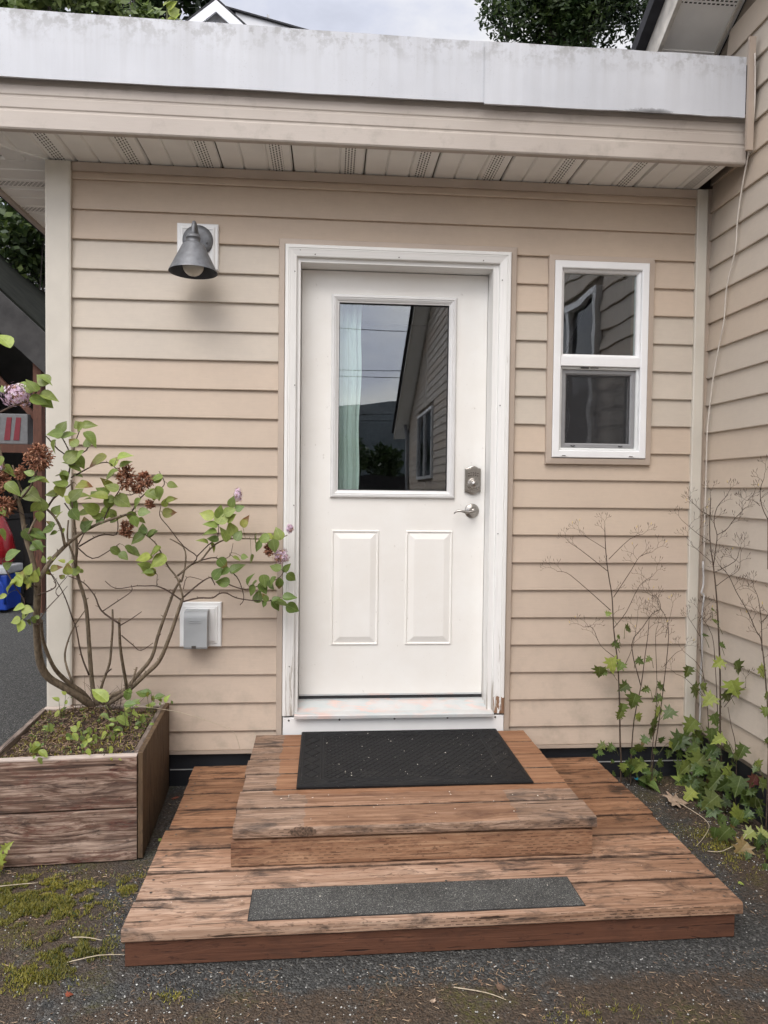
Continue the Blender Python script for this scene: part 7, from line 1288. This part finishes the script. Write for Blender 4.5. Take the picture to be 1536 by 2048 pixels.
# young shoot standing up behind the roof edge
t_ = thing('roof_shoot', 'slim leafy shoot with yellow-green leaves in front of the white gable', 'shoot', (-0.62, 4.3, 3.1))
m_ = MB(); m_.tube([(-0.62, 4.3, 3.2), (-0.60, 4.3, 4.8), (-0.575, 4.3, 6.2), (-0.57, 4.3, 6.75)], .02, .008, 6, sub=2); o = m_.build('stem', 'weed_stem_green'); o.parent = t_; o.location = -t_.location
rng = random.Random(33)
for k in range(12): put_leaf(LILAC[k % 2], 'leaf', t_, -0.57 + rng.uniform(-.05, .07), 4.28, 6.05 + .05 * k + rng.uniform(-.02, .02), rng.choice([.5, 2.6, 1.0, 2.1]) + rng.uniform(-.3, .3), rng.uniform(.12, .18), 1, rng)

# ------------------------------------------------------------------ houses on the slope
gh = thing('white_gable_house', 'white gabled house on the slope showing above the roof', 'house', (-1.4, 15, 1.5))
def gz(v): return v
GY = 14.0; s_ = 17.1812 / 15.1811
PX, PZ = -1.634, 12.72
m_ = MB(); m_.prism([(PX - 2.9, 2.0), (PX + 2.9, 2.0), (PX + 2.9, PZ - 2.45), (PX, PZ - .1), (PX - 2.9, PZ - 2.45)], GY, GY + 6, lambda a, p, q: (p, a, q)); part(m_, 'wall', 'house_white', gh)
for sgn in (-1, 1):
    m_ = MB(); m_.prism([(PX, PZ + .05), (PX + sgn * 3.3, PZ - 2.69), (PX + sgn * 3.3, PZ - 2.74), (PX, PZ)], GY - .18, GY + 6.2, lambda a, p, q: (p, a, q)); part(m_, 'roof', 'roof_black', gh)
    m_ = MB(); m_.prism([(PX, PZ - .01), (PX + sgn * 3.3, PZ - 2.75), (PX + sgn * 3.3, PZ - 3.02), (PX, PZ - .28)], GY - .175, GY - .12, lambda a, p, q: (p, a, q)); part(m_, 'barge_board', 'house_white', gh)
    m_ = MB(); m_.prism([(PX, PZ - .34), (PX + sgn * 2.9, PZ - 2.75), (PX + sgn * 2.9, PZ - 2.80), (PX, PZ - .39)], GY - .02, GY - .003, lambda a, p, q: (p, a, q)); part(m_, 'shadow_trim', 'house_grey', gh)
m_ = MB(); m_.prism([(PX - .75, PZ - 1.75), (PX + .75, PZ - 1.75), (PX + .75, PZ - 1.45), (PX, PZ - .98), (PX - .75, PZ - 1.45)], GY - .03, GY - .01, lambda a, p, q: (p, a, q)); part(m_, 'gable_window', 'gasket_dark', gh)
WY = 15.7
m_ = MB(); m_.prism([(PX + .2, 2.0), (2.4, 2.0), (2.4, 12.80), (PX + .2, 13.70)], WY, WY + 5, lambda a, p, q: (p, a, q)); part(m_, 'side_wing', 'house_white', gh)
m_ = MB(); m_.prism([(PX - .1, 13.79), (3.0, 12.74), (3.0, 12.70), (PX - .1, 13.75)], WY - .07, WY + 5.2, lambda a, p, q: (p, a, q)); part(m_, 'roof', 'roof_black', gh)
m_ = MB(); m_.prism([(PX + .2, 13.35), (2.4, 12.44), (2.4, 12.40), (PX + .2, 13.31)], WY - .03, WY - .004, lambda a, p, q: (p, a, q)); part(m_, 'shadow_trim', 'house_grey', gh)
m_ = MB(); m_.tube([(-.62, 15.9, 13.4), (-.62, 15.9, 13.78)], .035, .035, 8); part(m_, 'vent_pipe', 'house_grey', gh)
gb = thing('grey_house', 'grey-sided house with red balcony slats behind the shed', 'house', (-5.0, 11.2, 1.0))
for k in range(9):
    m_ = MB(); m_.box(-4.52, -2.0, 10.5, 10.56, 3.6 + .22 * k, 3.6 + .22 * k + .214); part(m_, 'siding_board', 'house_grey', gb)
m_ = MB(); m_.box(-8.0, -2.0, 10.57, 12.5, .4, 6.2); part(m_, 'wall', 'house_grey', gb)
m_ = MB(); m_.box(-4.62, -4.53, 10.44, 10.56, 3.3, 6.0); part(m_, 'corner_trim', 'house_white', gb)
m_ = MB(); m_.box(-7.0, -4.55, 10.0, 10.5, 4.35, 4.43); m_.box(-7.0, -4.56, 10.0, 10.06, 5.35, 5.43); part(m_, 'balcony_frame', 'house_grey', gb)
for k in range(14):
    m_ = MB(); m_.box(-4.66 - .10 * k, -4.61 - .10 * k, 10.01, 10.04, 4.44, 5.34); part(m_, 'balcony_slat', 'red_rail', gb)
m_ = MB(); m_.box(-4.5, -2.2, 10.3, 10.49, 3.42, 3.52); part(m_, 'deck_beam', 'shed_wood', gb)

# ------------------------------------------------------------------ behind the viewer (mirrored in the glass)
fn_ = thing('board_fence', 'dark board fence across the yard behind the viewer', 'fence', (0, -16, 0))
for k in range(70):
    m_ = MB(); m_.box(-5.0 + .2 * k, -4.802 + .2 * k, -16.0, -15.97, -.02, 1.72 + .02 * math.sin(k * 5.1)); part(m_, 'board', 'dark_fence_wood', fn_)
m_ = MB(); m_.box(-5, 9, -16.06, -16.005, 1.45, 1.54); m_.box(-5, 9, -16.06, -16.005, .3, .39); part(m_, 'rail', 'dark_fence_wood', fn_)
tree('yard_tree', 'dark tree beyond the fence behind the viewer', (1.2, -32, 0), (1.2, -32, 3.4), ((1.2, -32, 3.0), (2.2, 1.4, 1.4)), 2600, .3, ['foliage_dark', 'foliage_mid'], 12, 24, 8, group='trees beyond the fence')
tree('yard_tree', 'second dark tree beyond the fence behind the viewer', (3.6, -36, 0), (3.6, -36, 3.2), ((3.6, -36, 2.7), (2.2, 1.4, 1.2)), 2200, .3, ['foliage_dark', 'foliage_mid'], 13, 24, 8, group='trees beyond the fence')
for (x, lab) in ((-9, 'left utility pole across the road behind the viewer'), (14, 'right utility pole across the road behind the viewer')):
    up = thing('utility_pole', lab, 'utility pole', (x, -40, 0), group='utility poles')
    m_ = MB(); m_.tube([(x, -40, 0), (x, -40, 12.2)], .16, .11, 10, sub=1); part(m_, 'pole', 'pole_wood', up)
    m_ = MB(); m_.box(x - .06, x + .06, -41, -39, 11.3, 11.42); part(m_, 'crossarm', 'pole_wood', up)
for (i, (za, zb_, sg)) in enumerate([(12.0, 11.3, .5), (9.1, 9.2, .5), (8.8, 8.6, .45), (6.3, 6.4, .4), (6.0, 5.9, .4)]):
    m_ = MB(); m_.tube([(-9 + 23 * t / 12, -40 + .1 * i, za + (zb_ - za) * t / 12 - sg * 4 * (t / 12) * (1 - t / 12)) for t in range(13)], .022, .022, 5, sub=1)
    tag(m_.build('overhead_wire', 'wire_black'), ['topmost overhead wire between the poles', 'second overhead wire from the top', 'middle overhead wire', 'second lowest overhead wire', 'lowest overhead wire'][i] + ' behind the viewer', 'wire', 'overhead wires')
